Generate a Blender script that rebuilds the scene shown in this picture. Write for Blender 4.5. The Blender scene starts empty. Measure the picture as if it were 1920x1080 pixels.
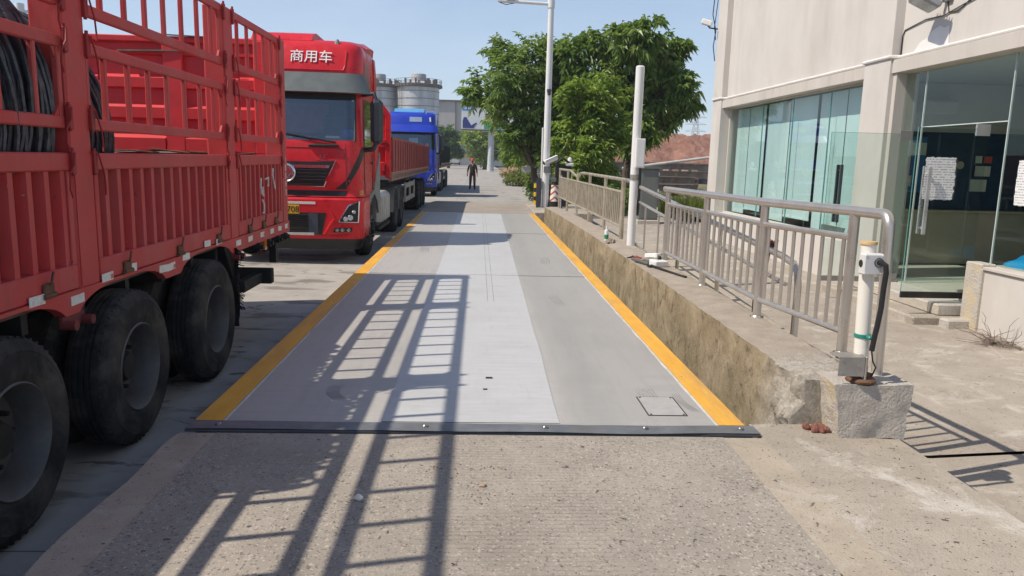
import bpy, bmesh, math, random
from mathutils import Vector, Matrix, Euler, noise
R = math.radians
random.seed(7)
S = bpy.context.scene
COL = S.collection

# ------------------------------------------------------------------ camera
CAMH = 1.88
cam_d = bpy.data.cameras.new('camera')
cam = bpy.data.objects.new('camera', cam_d); COL.objects.link(cam)
cam_d.sensor_width = 36.0
cam_d.lens = 1430.0 / 1920.0 * 36.0
cam_d.clip_start = 0.05; cam_d.clip_end = 5000
yaw, pitch, roll = R(2.672), R(9.595), 0.026
f_ = Vector((math.sin(yaw)*math.cos(pitch), math.cos(yaw)*math.cos(pitch), -math.sin(pitch)))
r_ = Vector((math.cos(yaw), -math.sin(yaw), 0))
u_ = r_.cross(f_)
c_, s_ = math.cos(roll), math.sin(roll)
r2 = c_*r_ + s_*u_; u2 = c_*u_ - s_*r_
m3 = Matrix((r2, u2, -f_)).transposed()
cam.matrix_world = Matrix.Translation((0, 0, CAMH)) @ m3.to_4x4()
S.camera = cam

# ------------------------------------------------------------------ light
SUN_EL = R(51.0)
SUN_AZ_FROM = Vector((-math.cos(R(13.0)), -math.sin(R(13.0)), 0))   # the sun stands to the left, a little behind
sun_dir = Vector((SUN_AZ_FROM.x*math.cos(SUN_EL), SUN_AZ_FROM.y*math.cos(SUN_EL), math.sin(SUN_EL)))
sl = bpy.data.lights.new('sun', 'SUN'); so = bpy.data.objects.new('sun', sl); COL.objects.link(so)
sl.energy = 4.2; sl.angle = R(0.53); sl.color = (1.0, 0.91, 0.78)
so.rotation_euler = (-sun_dir).to_track_quat('-Z', 'Y').to_euler()
so.location = (-20, -5, 30)
W = bpy.data.worlds.new('World'); S.world = W; W.use_nodes = True
nt = W.node_tree; nt.nodes.clear()
wo = nt.nodes.new('ShaderNodeOutputWorld'); bg = nt.nodes.new('ShaderNodeBackground')
sky = nt.nodes.new('ShaderNodeTexSky'); sky.sky_type = 'NISHITA'; sky.sun_disc = False
sky.sun_elevation = SUN_EL
sky.sun_rotation = math.atan2(sun_dir.x, sun_dir.y)
sky.air_density = 1.0; sky.dust_density = 0.4; sky.ozone_density = 2.5; sky.altitude = 50
bg.inputs['Strength'].default_value = 0.105
# thin veil of high cloud over the clear sky
tcw = nt.nodes.new('ShaderNodeTexCoord'); mpw = nt.nodes.new('ShaderNodeMapping'); mpw.inputs['Scale'].default_value = (1.0, 1.0, 3.5); mpw.inputs['Location'].default_value = (0.35, 0.2, 0.1)
nzw = nt.nodes.new('ShaderNodeTexNoise'); nzw.inputs['Scale'].default_value = 2.2; nzw.inputs['Detail'].default_value = 7; nzw.inputs['Roughness'].default_value = 0.6; nzw.inputs['Distortion'].default_value = 0.4
rpw = nt.nodes.new('ShaderNodeMapRange'); rpw.inputs[1].default_value = 0.42; rpw.inputs[2].default_value = 0.78; rpw.inputs[3].default_value = 0.0; rpw.inputs[4].default_value = 0.16
# the veil thickens towards the horizon as summer haze does
spw = nt.nodes.new('ShaderNodeSeparateXYZ'); elw = nt.nodes.new('ShaderNodeMapRange'); elw.interpolation_type = 'SMOOTHSTEP'; elw.inputs[1].default_value = 0.0; elw.inputs[2].default_value = 0.55; elw.inputs[3].default_value = 0.46; elw.inputs[4].default_value = 0.03
adw = nt.nodes.new('ShaderNodeMath'); adw.operation = 'ADD'
nt.links.new(tcw.outputs['Generated'], spw.inputs[0]); nt.links.new(spw.outputs[2], elw.inputs[0]); nt.links.new(elw.outputs[0], adw.inputs[0]); nt.links.new(rpw.outputs[0], adw.inputs[1])
mxw = nt.nodes.new('ShaderNodeMix'); mxw.data_type = 'RGBA'; mxw.inputs[7].default_value = (6.3, 7.4, 9.3, 1)
nt.links.new(tcw.outputs['Generated'], mpw.inputs[0]); nt.links.new(mpw.outputs[0], nzw.inputs['Vector']); nt.links.new(nzw.outputs['Fac'], rpw.inputs[0]); nt.links.new(adw.outputs[0], mxw.inputs[0])
nt.links.new(sky.outputs[0], mxw.inputs[6]); nt.links.new(mxw.outputs[2], bg.inputs[0]); nt.links.new(bg.outputs[0], wo.inputs[0])
S.view_settings.view_transform = 'Standard'; S.view_settings.look = 'None'
S.view_settings.gamma = 1.0; S.view_settings.use_curve_mapping = False
S.view_settings.exposure = 0.2
S.cycles.max_bounces = 8; S.cycles.transparent_max_bounces = 16
S.cycles.use_denoising = True
S.cycles.sample_clamp_indirect = 6.0

# ------------------------------------------------------------------ materials
MATS = {}
def lin(r, g, b):
    def c(v):
        v /= 255.0
        return v/12.92 if v <= 0.04045 else ((v+0.055)/1.055)**2.4
    return (c(r), c(g), c(b))
class NT:
    """small helper round a material node tree"""
    def __init__(s, name):
        s.m = bpy.data.materials.new(name); s.m.use_nodes = True
        s.t = s.m.node_tree; s.n = s.t.nodes; s.n.clear()
        s.out = s.n.new('ShaderNodeOutputMaterial')
        s.b = s.n.new('ShaderNodeBsdfPrincipled'); s.link(s.b.outputs[0], s.out.inputs[0])
        s._co = None
    def link(s, a, b): s.t.links.new(a, b)
    def co(s, kind='Object'):
        if s._co is None: s._co = s.n.new('ShaderNodeTexCoord')
        return s._co.outputs[kind]
    def mapping(s, scale=(1,1,1), rot=(0,0,0), src=None):
        n = s.n.new('ShaderNodeMapping'); n.inputs['Scale'].default_value = scale; n.inputs['Rotation'].default_value = rot
        s.link(src or s.co(), n.inputs[0]); return n.outputs[0]
    def noise(s, scale, detail=5, rough=0.55, vec=None, dist=0.0, out='Fac'):
        n = s.n.new('ShaderNodeTexNoise'); n.inputs['Scale'].default_value = scale
        n.inputs['Detail'].default_value = detail; n.inputs['Roughness'].default_value = rough
        n.inputs['Distortion'].default_value = dist
        s.link(vec or s.co(), n.inputs['Vector']); return n.outputs[out]
    def voro(s, scale, feat='F1', out='Distance', vec=None):
        n = s.n.new('ShaderNodeTexVoronoi'); n.feature = feat; n.inputs['Scale'].default_value = scale
        s.link(vec or s.co(), n.inputs['Vector']); return n.outputs[out]
    def ramp(s, fac, stops, interp='LINEAR'):
        n = s.n.new('ShaderNodeValToRGB'); n.color_ramp.interpolation = interp
        el = n.color_ramp.elements
        while len(el) > 1: el.remove(el[-1])
        el[0].position = stops[0][0]; el[0].color = col4(stops[0][1])
        for p, c in stops[1:]:
            e = el.new(p); e.color = col4(c)
        s.link(fac, n.inputs[0]); return n.outputs[0]
    def mix(s, fac, a, b, mode='MIX'):
        n = s.n.new('ShaderNodeMix'); n.data_type = 'RGBA'; n.blend_type = mode
        if isinstance(fac, (int, float)): n.inputs[0].default_value = fac
        else: s.link(fac, n.inputs[0])
        for v, i in ((a, 6), (b, 7)):
            if isinstance(v, tuple): n.inputs[i].default_value = col4(v)
            else: s.link(v, n.inputs[i])
        return n.outputs[2]
    def math(s, op, a, b=0.0, clamp=False):
        n = s.n.new('ShaderNodeMath'); n.operation = op; n.use_clamp = clamp
        for v, i in ((a, 0), (b, 1)):
            if isinstance(v, (int, float)): n.inputs[i].default_value = v
            else: s.link(v, n.inputs[i])
        return n.outputs[0]
    def sep(s, vec=None):
        n = s.n.new('ShaderNodeSeparateXYZ'); s.link(vec or s.co(), n.inputs[0]); return n.outputs
    def bump(s, h, strength=0.3, dist=0.01):
        n = s.n.new('ShaderNodeBump'); n.inputs['Strength'].default_value = strength; n.inputs['Distance'].default_value = dist
        s.link(h, n.inputs['Height']); s.link(n.outputs[0], s.b.inputs['Normal']); return n
    def set(s, **k):
        for a, v in k.items():
            i = s.b.inputs[{'rough': 'Roughness', 'metal': 'Metallic', 'col': 'Base Color', 'spec': 'Specular IOR Level', 'coat': 'Coat Weight',
                            'alpha': 'Alpha', 'emit': 'Emission Color', 'emits': 'Emission Strength', 'trans': 'Transmission Weight'}[a]]
            if isinstance(v, (int, float)): i.default_value = v
            elif isinstance(v, tuple): i.default_value = col4(v)
            else: s.link(v, i)
        return s
def col4(c):
    if isinstance(c, (int, float)): return (c, c, c, 1)
    return (c[0], c[1], c[2], 1) if len(c) == 3 else c
def mat(name, col, rough=0.5, metal=0.0, var=0.12, scale=4.0, bump=0.0, bscale=40.0, dirt=None, coat=0.0, spec=0.5, dirt_amt=0.5, dirt_scale=2.5, streak=False):
    if name in MATS: return MATS[name]
    k = NT(name)
    a = tuple(max(0, c*(1-var)) for c in col); b = tuple(min(1, c*(1+var)) for c in col)
    vec = k.mapping((1, 1, 0.18)) if streak else None
    c = k.ramp(k.noise(scale, 6, 0.6, vec), [(0.3, a), (0.7, b)])
    if dirt:
        d = k.ramp(k.noise(dirt_scale, 8, 0.68, vec, 0.4), [(0.62-0.3*dirt_amt, 0.0), (0.82-0.2*dirt_amt, 1.0)])
        c = k.mix(k.math('MULTIPLY', d, min(1, dirt_amt*1.4)), c, dirt)
    rr = k.ramp(k.noise(scale*2.3, 4), [(0.3, max(0.02, rough-0.08)), (0.7, min(1, rough+0.08))])
    k.set(col=c, rough=rr, metal=metal, spec=spec, coat=coat)
    if bump: k.bump(k.noise(bscale, 6, 0.65), bump, 0.01)
    MATS[name] = k.m
    return k.m
def glass(name, tint, refl=1.0, rough=0.02, base=0.045):
    if name in MATS: return MATS[name]
    k = NT(name); k.n.remove(k.b)
    tr = k.n.new('ShaderNodeBsdfTransparent'); tr.inputs[0].default_value = col4(tint)
    gl = k.n.new('ShaderNodeBsdfGlossy'); gl.inputs['Roughness'].default_value = rough; gl.inputs[0].default_value = col4((0.9, 0.95, 0.95))
    lw = k.n.new('ShaderNodeLayerWeight'); lw.inputs[0].default_value = 0.5
    gm = k.n.new('ShaderNodeNewGeometry')
    fr = k.math('ADD', k.math('MULTIPLY', k.math('POWER', lw.outputs['Facing'], 4.0), 0.9), base)
    fr = k.math('MULTIPLY', fr, k.math('SUBTRACT', 1.0, gm.outputs['Backfacing']))
    mx = k.n.new('ShaderNodeMixShader')
    k.link(k.math('MULTIPLY', fr, refl, True), mx.inputs[0]); k.link(tr.outputs[0], mx.inputs[1]); k.link(gl.outputs[0], mx.inputs[2]); k.link(mx.outputs[0], k.out.inputs[0])
    MATS[name] = k.m
    return k.m

# ------------------------------------------------------------------ mesh building
class MB:
    def __init__(s): s.v = []; s.f = []; s.mi = []; s.M = None; s.cur = 0; s.sm = []
    def add(s, vs, fs, smooth=True):
        o = len(s.v)
        if s.M is not None: vs = [s.M @ Vector(p) for p in vs]
        s.v.extend([tuple(p) for p in vs])
        for f in fs:
            s.f.append(tuple(i+o for i in f)); s.mi.append(s.cur); s.sm.append(smooth)
        return s
    def box(s, x0, x1, y0, y1, z0, z1, b=0.0):
        return s.obox(((x0+x1)/2, (y0+y1)/2, (z0+z1)/2), (abs(x1-x0), abs(y1-y0), abs(z1-z0)), None, b)
    def obox(s, c, d, rot=None, b=0.0):
        c = Vector(c); hx, hy, hz = d[0]/2, d[1]/2, d[2]/2
        rm = Matrix.Identity(3) if rot is None else rot
        if b <= 0:
            vs = [(sx*hx, sy*hy, sz*hz) for sx in (-1, 1) for sy in (-1, 1) for sz in (-1, 1)]
            fs = [(0, 1, 3, 2), (4, 6, 7, 5), (0, 4, 5, 1), (2, 3, 7, 6), (0, 2, 6, 4), (1, 5, 7, 3)]
        else:
            b = min(b, hx*0.9, hy*0.9, hz*0.9)
            vs = []; idx = {}
            for sx in (-1, 1):
                for sy in (-1, 1):
                    for sz in (-1, 1):
                        for ax in range(3):
                            idx[(sx, sy, sz, ax)] = len(vs)
                            p = [sx*(hx-b), sy*(hy-b), sz*(hz-b)]
                            p[ax] = (sx*hx, sy*hy, sz*hz)[ax]
                            vs.append(tuple(p))
            fs = []
            I = lambda sx, sy, sz, ax: idx[(sx, sy, sz, ax)]
            for q in (-1, 1):
                fs.append([I(q, -1, -1, 0), I(q, 1, -1, 0), I(q, 1, 1, 0), I(q, -1, 1, 0)][::q])
                fs.append([I(-1, q, -1, 1), I(-1, q, 1, 1), I(1, q, 1, 1), I(1, q, -1, 1)][::q])
                fs.append([I(-1, -1, q, 2), I(1, -1, q, 2), I(1, 1, q, 2), I(-1, 1, q, 2)][::q])
            for a in (-1, 1):
                for c2 in (-1, 1):
                    fs.append([I(a, c2, -1, 0), I(a, c2, -1, 1), I(a, c2, 1, 1), I(a, c2, 1, 0)][::a*c2])
                    fs.append([I(a, -1, c2, 2), I(a, -1, c2, 0), I(a, 1, c2, 0), I(a, 1, c2, 2)][::a*c2])
                    fs.append([I(-1, a, c2, 1), I(-1, a, c2, 2), I(1, a, c2, 2), I(1, a, c2, 1)][::a*c2])
                    for e in (-1, 1):
                        fs.append([I(a, c2, e, 0), I(a, c2, e, 1), I(a, c2, e, 2)][::a*c2*e])
        s.add([c + rm @ Vector(p) for p in vs], [tuple(f) for f in fs], smooth=False)
        return s
    def bar(s, p0, p1, w, h=None, b=0.0, up=(0, 0, 1)):
        p0 = Vector(p0); p1 = Vector(p1); d = p1-p0; L = d.length; d.normalize()
        up = Vector(up)
        if abs(d.dot(up)) > 0.99: up = Vector((1, 0, 0))
        x = d.cross(up).normalized(); z = x.cross(d)
        return s.obox((p0+p1)/2, (w, L, h or w), Matrix((x, d, z)).transposed(), b)
    def tube(s, pts, r, n=10, caps=True):
        pts = [Vector(p) for p in pts]; m = len(pts)
        rs = r if isinstance(r, (list, tuple)) else [r]*m
        T = []
        for i in range(m):
            a = pts[max(0, i-1)]; b = pts[min(m-1, i+1)]; T.append((b-a).normalized())
        ref = Vector((0, 0, 1)) if abs(T[0].z) < 0.9 else Vector((1, 0, 0))
        nx = (ref - T[0]*ref.dot(T[0])).normalized()
        vs = []; fs = []
        for i in range(m):
            nx = (nx - T[i]*nx.dot(T[i])).normalized(); ny = T[i].cross(nx)
            for j in range(n):
                a = 2*math.pi*j/n
                vs.append(pts[i] + (nx*math.cos(a)+ny*math.sin(a))*rs[i])
        for i in range(m-1):
            for j in range(n):
                k = (j+1) % n
                fs.append((i*n+j, i*n+k, (i+1)*n+k, (i+1)*n+j))
        if caps:
            fs.append(tuple(range(n))[::-1]); fs.append(tuple((m-1)*n+j for j in range(n)))
        return s.add(vs, fs)
    def cyl(s, p0, p1, r, r1=None, n=16, caps=True): return s.tube([p0, p1], [r, r if r1 is None else r1], n, caps)
    def lathe(s, prof, c=(0, 0, 0), axis='Z', n=32, ang=2*math.pi, closed=True):
        c = Vector(c); vs = []; fs = []; m = len(prof)
        N = n if closed else n+1
        for j in range(N):
            a = ang*j/n
            for (r, h) in prof:
                if axis == 'Z': p = (r*math.cos(a), r*math.sin(a), h)
                elif axis == 'X': p = (h, r*math.cos(a), r*math.sin(a))
                else: p = (r*math.cos(a), h, r*math.sin(a))
                vs.append(c+Vector(p))
        for j in range(n):
            k = (j+1) % N
            for i in range(m-1):
                q = (j*m+i, k*m+i, k*m+i+1, j*m+i+1)
                fs.append(q if axis != 'Y' else q[::-1])
        return s.add(vs, fs)
    def prism(s, poly, axis, a0, a1):
        """closed 2-D outline extruded along an axis"""
        def P(q, a):
            u, w = q
            return {'X': (a, u, w), 'Y': (u, a, w), 'Z': (u, w, a)}[axis]
        n = len(poly)
        vs = [P(q, a0) for q in poly] + [P(q, a1) for q in poly]
        fs = [tuple(range(n)), tuple(range(n, 2*n))[::-1]]
        for i in range(n):
            j = (i+1) % n
            fs.append((i, n+i, n+j, j))
        return s.add(vs, fs, smooth=False)
    def grid(s, fn, nu, nv, smooth=True):
        vs = [fn(i/nu, j/nv) for j in range(nv+1) for i in range(nu+1)]
        fs = [(j*(nu+1)+i, j*(nu+1)+i+1, (j+1)*(nu+1)+i+1, (j+1)*(nu+1)+i) for j in range(nv) for i in range(nu)]
        return s.add(vs, fs, smooth)
    def build(s, name, mats, parent=None, angle=35, recalc=True, loc=None):
        me = bpy.data.meshes.new(name)
        off = Vector(loc) if loc is not None else (worldloc(parent) if parent else Vector((0, 0, 0)))
        me.from_pydata([(p[0]-off.x, p[1]-off.y, p[2]-off.z) for p in s.v], [], s.f)
        if not isinstance(mats, (list, tuple)): mats = [mats]
        for m in mats: me.materials.append(m)
        for p, i, sm in zip(me.polygons, s.mi, s.sm):
            p.material_index = min(i, len(mats)-1); p.use_smooth = True
        if recalc:
            bm = bmesh.new(); bm.from_mesh(me); bmesh.ops.recalc_face_normals(bm, faces=bm.faces); bm.to_mesh(me); bm.free()
        me.set_sharp_from_angle(angle=R(angle))
        o = bpy.data.objects.new(name, me); COL.objects.link(o)
        if parent: o.parent = parent
        if loc is not None:
            o.location = off if parent is None else off - worldloc(parent)
        return o
def worldloc(o):
    v = Vector((0, 0, 0))
    while o is not None: v += o.location; o = o.parent
    return v
def tag(o, label, cat, group=None, kind=None):
    o['label'] = label
    if cat: o['category'] = cat
    if group: o['group'] = group
    if kind: o['kind'] = kind
    return o
def thing(name, label, cat, loc=(0, 0, 0), group=None):
    o = bpy.data.objects.new(name, None); COL.objects.link(o); o.location = loc; o.empty_display_size = 0.2
    return tag(o, label, cat, group)
def solo(mb, name, m, label, cat, loc, group=None, **k):
    return tag(mb.build(name, m, None, loc=loc, **k), label, cat, group)
def struct(mb, name, m, label=None, **k):
    o = mb.build(name, m, None, **k); o['kind'] = 'structure'
    o['label'] = label or name; o['category'] = name.replace('_', ' ')
    return o
def copy_tree(o, parent=None):
    c = o.copy(); COL.objects.link(c)
    if parent: c.parent = parent
    for ch in list(o.children): copy_tree(ch, c)
    return c
def text_mb(txt, size, mtx, depth=0.004, res=3, bold=0.0):
    """lettering as mesh; mtx takes the text plane (x right, y up) to the world"""
    cu = bpy.data.curves.new('txt', 'FONT'); cu.body = txt; cu.size = size; cu.extrude = depth/2; cu.align_x = 'CENTER'; cu.align_y = 'CENTER'
    cu.resolution_u = res; cu.offset = bold
    o = bpy.data.objects.new('txt', cu); COL.objects.link(o)
    dg = bpy.context.evaluated_depsgraph_get(); dg.update()
    me = bpy.data.meshes.new_from_object(o.evaluated_get(dg))
    mb = MB(); mb.M = mtx
    mb.add([v.co.copy() for v in me.vertices], [tuple(p.vertices) for p in me.polygons])
    bpy.data.objects.remove(o); bpy.data.curves.remove(cu); bpy.data.meshes.remove(me)
    return mb
def frame_mtx(o, x, y):
    x = Vector(x).normalized(); y = Vector(y); y = (y-x*x.dot(y)).normalized(); z = x.cross(y)
    m = Matrix((x, y, z)).transposed().to_4x4(); m.translation = Vector(o); return m
def lerp(a, b, t): return a+(b-a)*t
def interp(tab, z):
    if z <= tab[0][0]: return tab[0][1:]
    for a, b in zip(tab, tab[1:]):
        if z <= b[0]:
            t = (z-a[0])/(b[0]-a[0]); return tuple(lerp(p, q, t) for p, q in zip(a[1:], b[1:]))
    return tab[-1][1:]

# ================================================================== setting: ground, road, pavements
def m_concrete(name, base, agg=0.5, grooves=None, stain=(0.16, 0.13, 0.10), stain_amt=0.35, fine=90, bump=0.35, white=0.0):
    k = NT(name); pos = k.n.new('ShaderNodeNewGeometry').outputs['Position']
    big = k.noise(0.55, 6, 0.6, pos); mid = k.noise(3.5, 7, 0.65, pos)
    c = k.ramp(mid, [(0.25, tuple(x*0.82 for x in base)), (0.75, tuple(min(1, x*1.15) for x in base))])
    c = k.mix(k.math('MULTIPLY', k.ramp(big, [(0.42, 0.0), (0.72, 1.0)]), stain_amt), c, stain)
    hgt = k.noise(fine, 4, 0.7, pos)
    if agg:
        wv = k.mix(0.025, pos, k.noise(25, 3, 0.6, pos, out='Color'), 'LINEAR_LIGHT')
        v = k.voro(64, 'F1', 'Color', wv); vd = k.voro(64, 'F1', 'Distance', wv)
        sx = k.sep(v)[0]
        inside = k.ramp(vd, [(0.30, 1.0), (0.50, 0.0)])
        dens = k.ramp(k.noise(1.1, 4, 0.6, pos), [(0.35, 0.35), (0.65, 1.0)])
        light = k.math('MULTIPLY', k.math('MULTIPLY', k.ramp(sx, [(0.66, 0.0), (0.78, 1.0)]), inside), dens)
        dark = k.math('MULTIPLY', k.math('MULTIPLY', k.ramp(sx, [(0.22, 1.0), (0.34, 0.0)]), inside), dens)
        c = k.mix(k.math('MULTIPLY', light, agg*0.7), c, (0.56, 0.50, 0.42))
        c = k.mix(k.math('MULTIPLY', dark, agg*0.85), c, (0.12, 0.105, 0.095))
        pit = k.math('MAXIMUM', k.ramp(k.noise(19, 5, 0.75, pos), [(0.635, 0.0), (0.665, 1.0)]), k.ramp(k.noise(40, 3, 0.7, k.mapping((1, 1.5, 1), src=pos)), [(0.645, 0.0), (0.68, 1.0)]))
        c = k.mix(k.math('MULTIPLY', pit, 0.9), c, (0.04, 0.036, 0.032))
        hgt = k.math('SUBTRACT', k.math('ADD', hgt, k.math('MULTIPLY', inside, 0.5)), k.math('MULTIPLY', pit, 1.5))
    if white:
        wp = k.ramp(k.noise(2.2, 9, 0.75, pos, 0.7), [(0.52, 0.0), (0.66, 1.0)])
        c = k.mix(k.math('MULTIPLY', wp, white), c, (0.62, 0.585, 0.53))
    if grooves:
        y = k.sep(pos)[1]; x = k.sep(pos)[0]
        w = k.n.new('ShaderNodeTexWave'); w.wave_type = 'BANDS'; w.bands_direction = 'Y'; w.inputs['Scale'].default_value = grooves; w.inputs['Distortion'].default_value = 0.5; w.inputs['Detail Scale'].default_value = 2.0
        k.link(pos, w.inputs['Vector'])
        band = k.ramp(k.math('ABSOLUTE', k.math('SUBTRACT', x, 0.25)), [(0.25, 1.0), (0.6, 0.0)])
        g = k.math('MULTIPLY', k.ramp(w.outputs['Fac'], [(0.72, 0.0), (0.9, 1.0)]), band)
        g = k.math('MULTIPLY', g, k.ramp(k.noise(1.6, 5, 0.7, pos), [(0.40, 0.0), (0.62, 1.0)])); c = k.mix(k.math('MULTIPLY', g, 0.35), c, (0.15, 0.13, 0.11))
        hgt = k.math('SUBTRACT', hgt, k.math('MULTIPLY', g, 0.6))
    k.set(col=c, rough=0.88, spec=0.25)
    k.bump(hgt, bump, 0.006)
    MATS[name] = k.m
    return k.m
M_apron = m_concrete('apron_concrete', (0.345, 0.308, 0.265), 1.0, 9.0)
M_kerbc = m_concrete('trowelled_concrete', (0.42, 0.36, 0.285), 0.12, None, white=0.35)
M_shoulder = m_concrete('pale_concrete', (0.40, 0.35, 0.29), 0.18, None, white=0.7, bump=0.5)
M_yard = m_concrete('yard_concrete', (0.37, 0.325, 0.275), 0.10, None, white=0.5, stain=(0.24, 0.19, 0.15), stain_amt=0.5)

# road: pale worn concrete with slab joints and oily stains
k = NT('road_concrete'); pos = k.n.new('ShaderNodeNewGeometry').outputs['Position']
c = k.ramp(k.noise(2.2, 8, 0.68, pos), [(0.25, (0.30, 0.28, 0.25)), (0.75, (0.44, 0.41, 0.37))])
st = k.mapping((0.9, 2.6, 1), src=pos)
c = k.mix(k.math('MULTIPLY', k.ramp(k.noise(1.0, 5, 0.6, st), [(0.56, 0.0), (0.63, 1.0)]), 0.6), c, (0.10, 0.085, 0.07)); c = k.mix(k.math('MULTIPLY', k.ramp(k.noise(2.3, 7, 0.65, k.mapping((0.8, 1.6, 1), src=pos), 0.5), [(0.61, 0.0), (0.65, 1.0)]), 0.75), c, (0.075, 0.06, 0.05))
c = k.mix(k.math('MULTIPLY', k.ramp(k.noise(0.25, 4, 0.6, pos), [(0.5, 0.0), (0.7, 1.0)]), 0.4), c, (0.26, 0.25, 0.24))
sy = k.sep(pos)
jy = k.ramp(k.math('PINGPONG', k.math('ADD', sy[1], 1.3), 2.5), [(0.0, 1.0), (0.009, 0.0)])
jx = k.ramp(k.math('PINGPONG', k.math('ADD', sy[0], 0.95), 2.4), [(0.0, 1.0), (0.009, 0.0)])
c = k.mix(k.math('MAXIMUM', jy, jx), c, (0.05, 0.045, 0.04))
k.set(col=c, rough=0.85, spec=0.3); k.bump(k.noise(60, 5, 0.7, pos), 0.25, 0.006)
M_road = k.m
M_earth = mat('dry_earth', (0.20, 0.16, 0.11), 0.95, var=0.3, scale=0.6, bump=0.6, bscale=8, dirt=(0.10, 0.11, 0.045), dirt_amt=0.6, dirt_scale=0.8)

g = MB()
g.grid(lambda u, v: ((u-0.5)*3000, -300+v*2600, -0.45), 8, 8)
struct(g, 'ground', M_earth, 'bare dry earth reaching to the horizon')

def road_z(y):
    if y < 8: return -0.15
    if y < 13.5: return lerp(-0.15, 0.0, (y-8)/5.5)
    if y < 45: return lerp(0.0, 0.08, (y-13.5)/31.5)
    return 0.08
ys = [-14, 2, 8, 9, 10, 11, 12, 13.5, 18, 25, 33, 40, 45, 60, 100, 160, 260]
rd = MB()
rd.add([(x, y, road_z(y)) for y in ys for x in (-14.0, -1.715)], [(2*i, 2*i+1, 2*i+3, 2*i+2) for i in range(len(ys)-1)])
ys2 = [27.2, 30, 33, 40, 45, 60, 100, 160, 260]
def far_z(y): return lerp(0.30, road_z(33), min(1, (y-27.2)/5.8)) if y < 33 else road_z(y)
def far_x(y): return interp([(27, 2.05), (33, 2.9), (40, 3.3), (60, 3.4), (260, 3.6)], y)[0]
rd.add([p for y in ys2 for p in ((-1.715, y, far_z(y)), (far_x(y), y, far_z(y)))], [(2*i, 2*i+1, 2*i+3, 2*i+2) for i in range(len(ys2)-1)])
struct(rd, 'road', M_road, 'pale concrete road running along the truck queue and on into the distance')

# far approach slab beyond the weighbridge
fa = MB(); fa.box(-1.70, 1.66, 22.50, 27.2, -0.1, 0.300)
struct(fa, 'far_approach', m_concrete('far_slab', (0.36, 0.315, 0.27), 0.05, None), 'tan concrete slab beyond the far joint of the weighbridge')
# near approach: concrete ramp with trowelled edge strips, a ragged left edge
ap = MB()
ap.box(-1.47, 1.46, -6.0, 4.215, -0.3, 0.300)
struct(ap, 'approach_ramp', M_apron, 'pitted concrete approach in front of the weighbridge')
el = MB(); random.seed(3)
N = 60
top = [(-1.70+0.035*noise.noise(Vector((i*0.35, 2.2, 0)))+0.02*noise.noise(Vector((i*1.3, 7, 0)))-(0.03 if i < 30 else 0), -6.0+i*10.215/N) for i in range(N+1)]
vs = []
for (x, y) in top: vs += [(x-0.035, y, -0.3), (x-0.008, y, 0.262), (x+0.018, y, 0.297), (-1.472, y, 0.2985)]
el.add(vs, [(4*i+j, 4*i+j+1, 4*i+j+5, 4*i+j+4) for i in range(N) for j in range(3)])
struct(el, 'approach_edge', M_kerbc, 'smooth concrete strip along the broken left edge of the approach')
sr = MB(); sr.box(1.4625, 1.70, -6.0, 4.215, -0.3, 0.297)
struct(sr, 'approach_border', M_kerbc, 'smooth tan concrete strip along the right of the approach')
def sh_right(y): return 2.56 if y > 3.3 else lerp(2.56, 2.40, (3.3-y)/4)
sh = MB(); N = 40
vs = []
for i in range(N+1):
    y = -6+i*10.47/N
    x = sh_right(y)+0.012*noise.noise(Vector((y*2.5, 0, 3)))
    vs += [(1.703, y, 0.29), (2.1, y, 0.295+0.006*noise.noise(Vector((y, 1, 1)))), (x-0.02, y, 0.286), (x, y, 0.262), (x+0.02, y, -0.35)]
sh.add(vs, [(5*i+j, 5*i+j+1, 5*i+j+6, 5*i+j+5) for i in range(N) for j in range(4)])
sh.add([(1.703, 4.47, 0.29), (1.703, 4.47, -0.4), (2.56, 4.47, -0.4), (2.56, 4.47, 0.262)], [(0, 1, 2, 3)])
struct(sh, 'pavement', M_shoulder, 'pale concrete shoulder in front of the concrete block')
# yard on the right
yd = MB()
xs = [2.2, 3.2, 4.4, 5.2, 5.9, 9, 16, 40]; 
def yz(x, y): return lerp(-0.10, 0.0, max(0, min(1, (y-5.0)/3.2))) + lerp(0.15, 0.05, max(0, min(1, (y-4.7)/3.5)))*max(0, min(1, (x-3.5)/2.0)) + 0.012*noise.noise(Vector((x*0.7, y*0.7, 0)))
def yard_patch(y0, y1, dz=0.0):
    n = max(2, int((y1-y0)/1.2))
    yd.grid(lambda u, v: (interp([(i/(len(xs)-1), x) for i, x in enumerate(xs)], u)[0], lerp(y0, y1, v), yz(interp([(i/(len(xs)-1), x) for i, x in enumerate(xs)], u)[0], lerp(y0, y1, v))+dz), len(xs)-1, n)
yard_patch(-8, 4.915); yard_patch(4.965, 26.0); yard_patch(26.03, 31)
yd.add([(2.2, 4.8, -0.16), (40, 4.8, -0.0), (40, 5.1, -0.0), (2.2, 5.1, -0.16)], [(0, 1, 2, 3)])
struct(yd, 'yard', M_yard, 'dusty tan concrete yard in front of the office, with one open joint')

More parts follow.
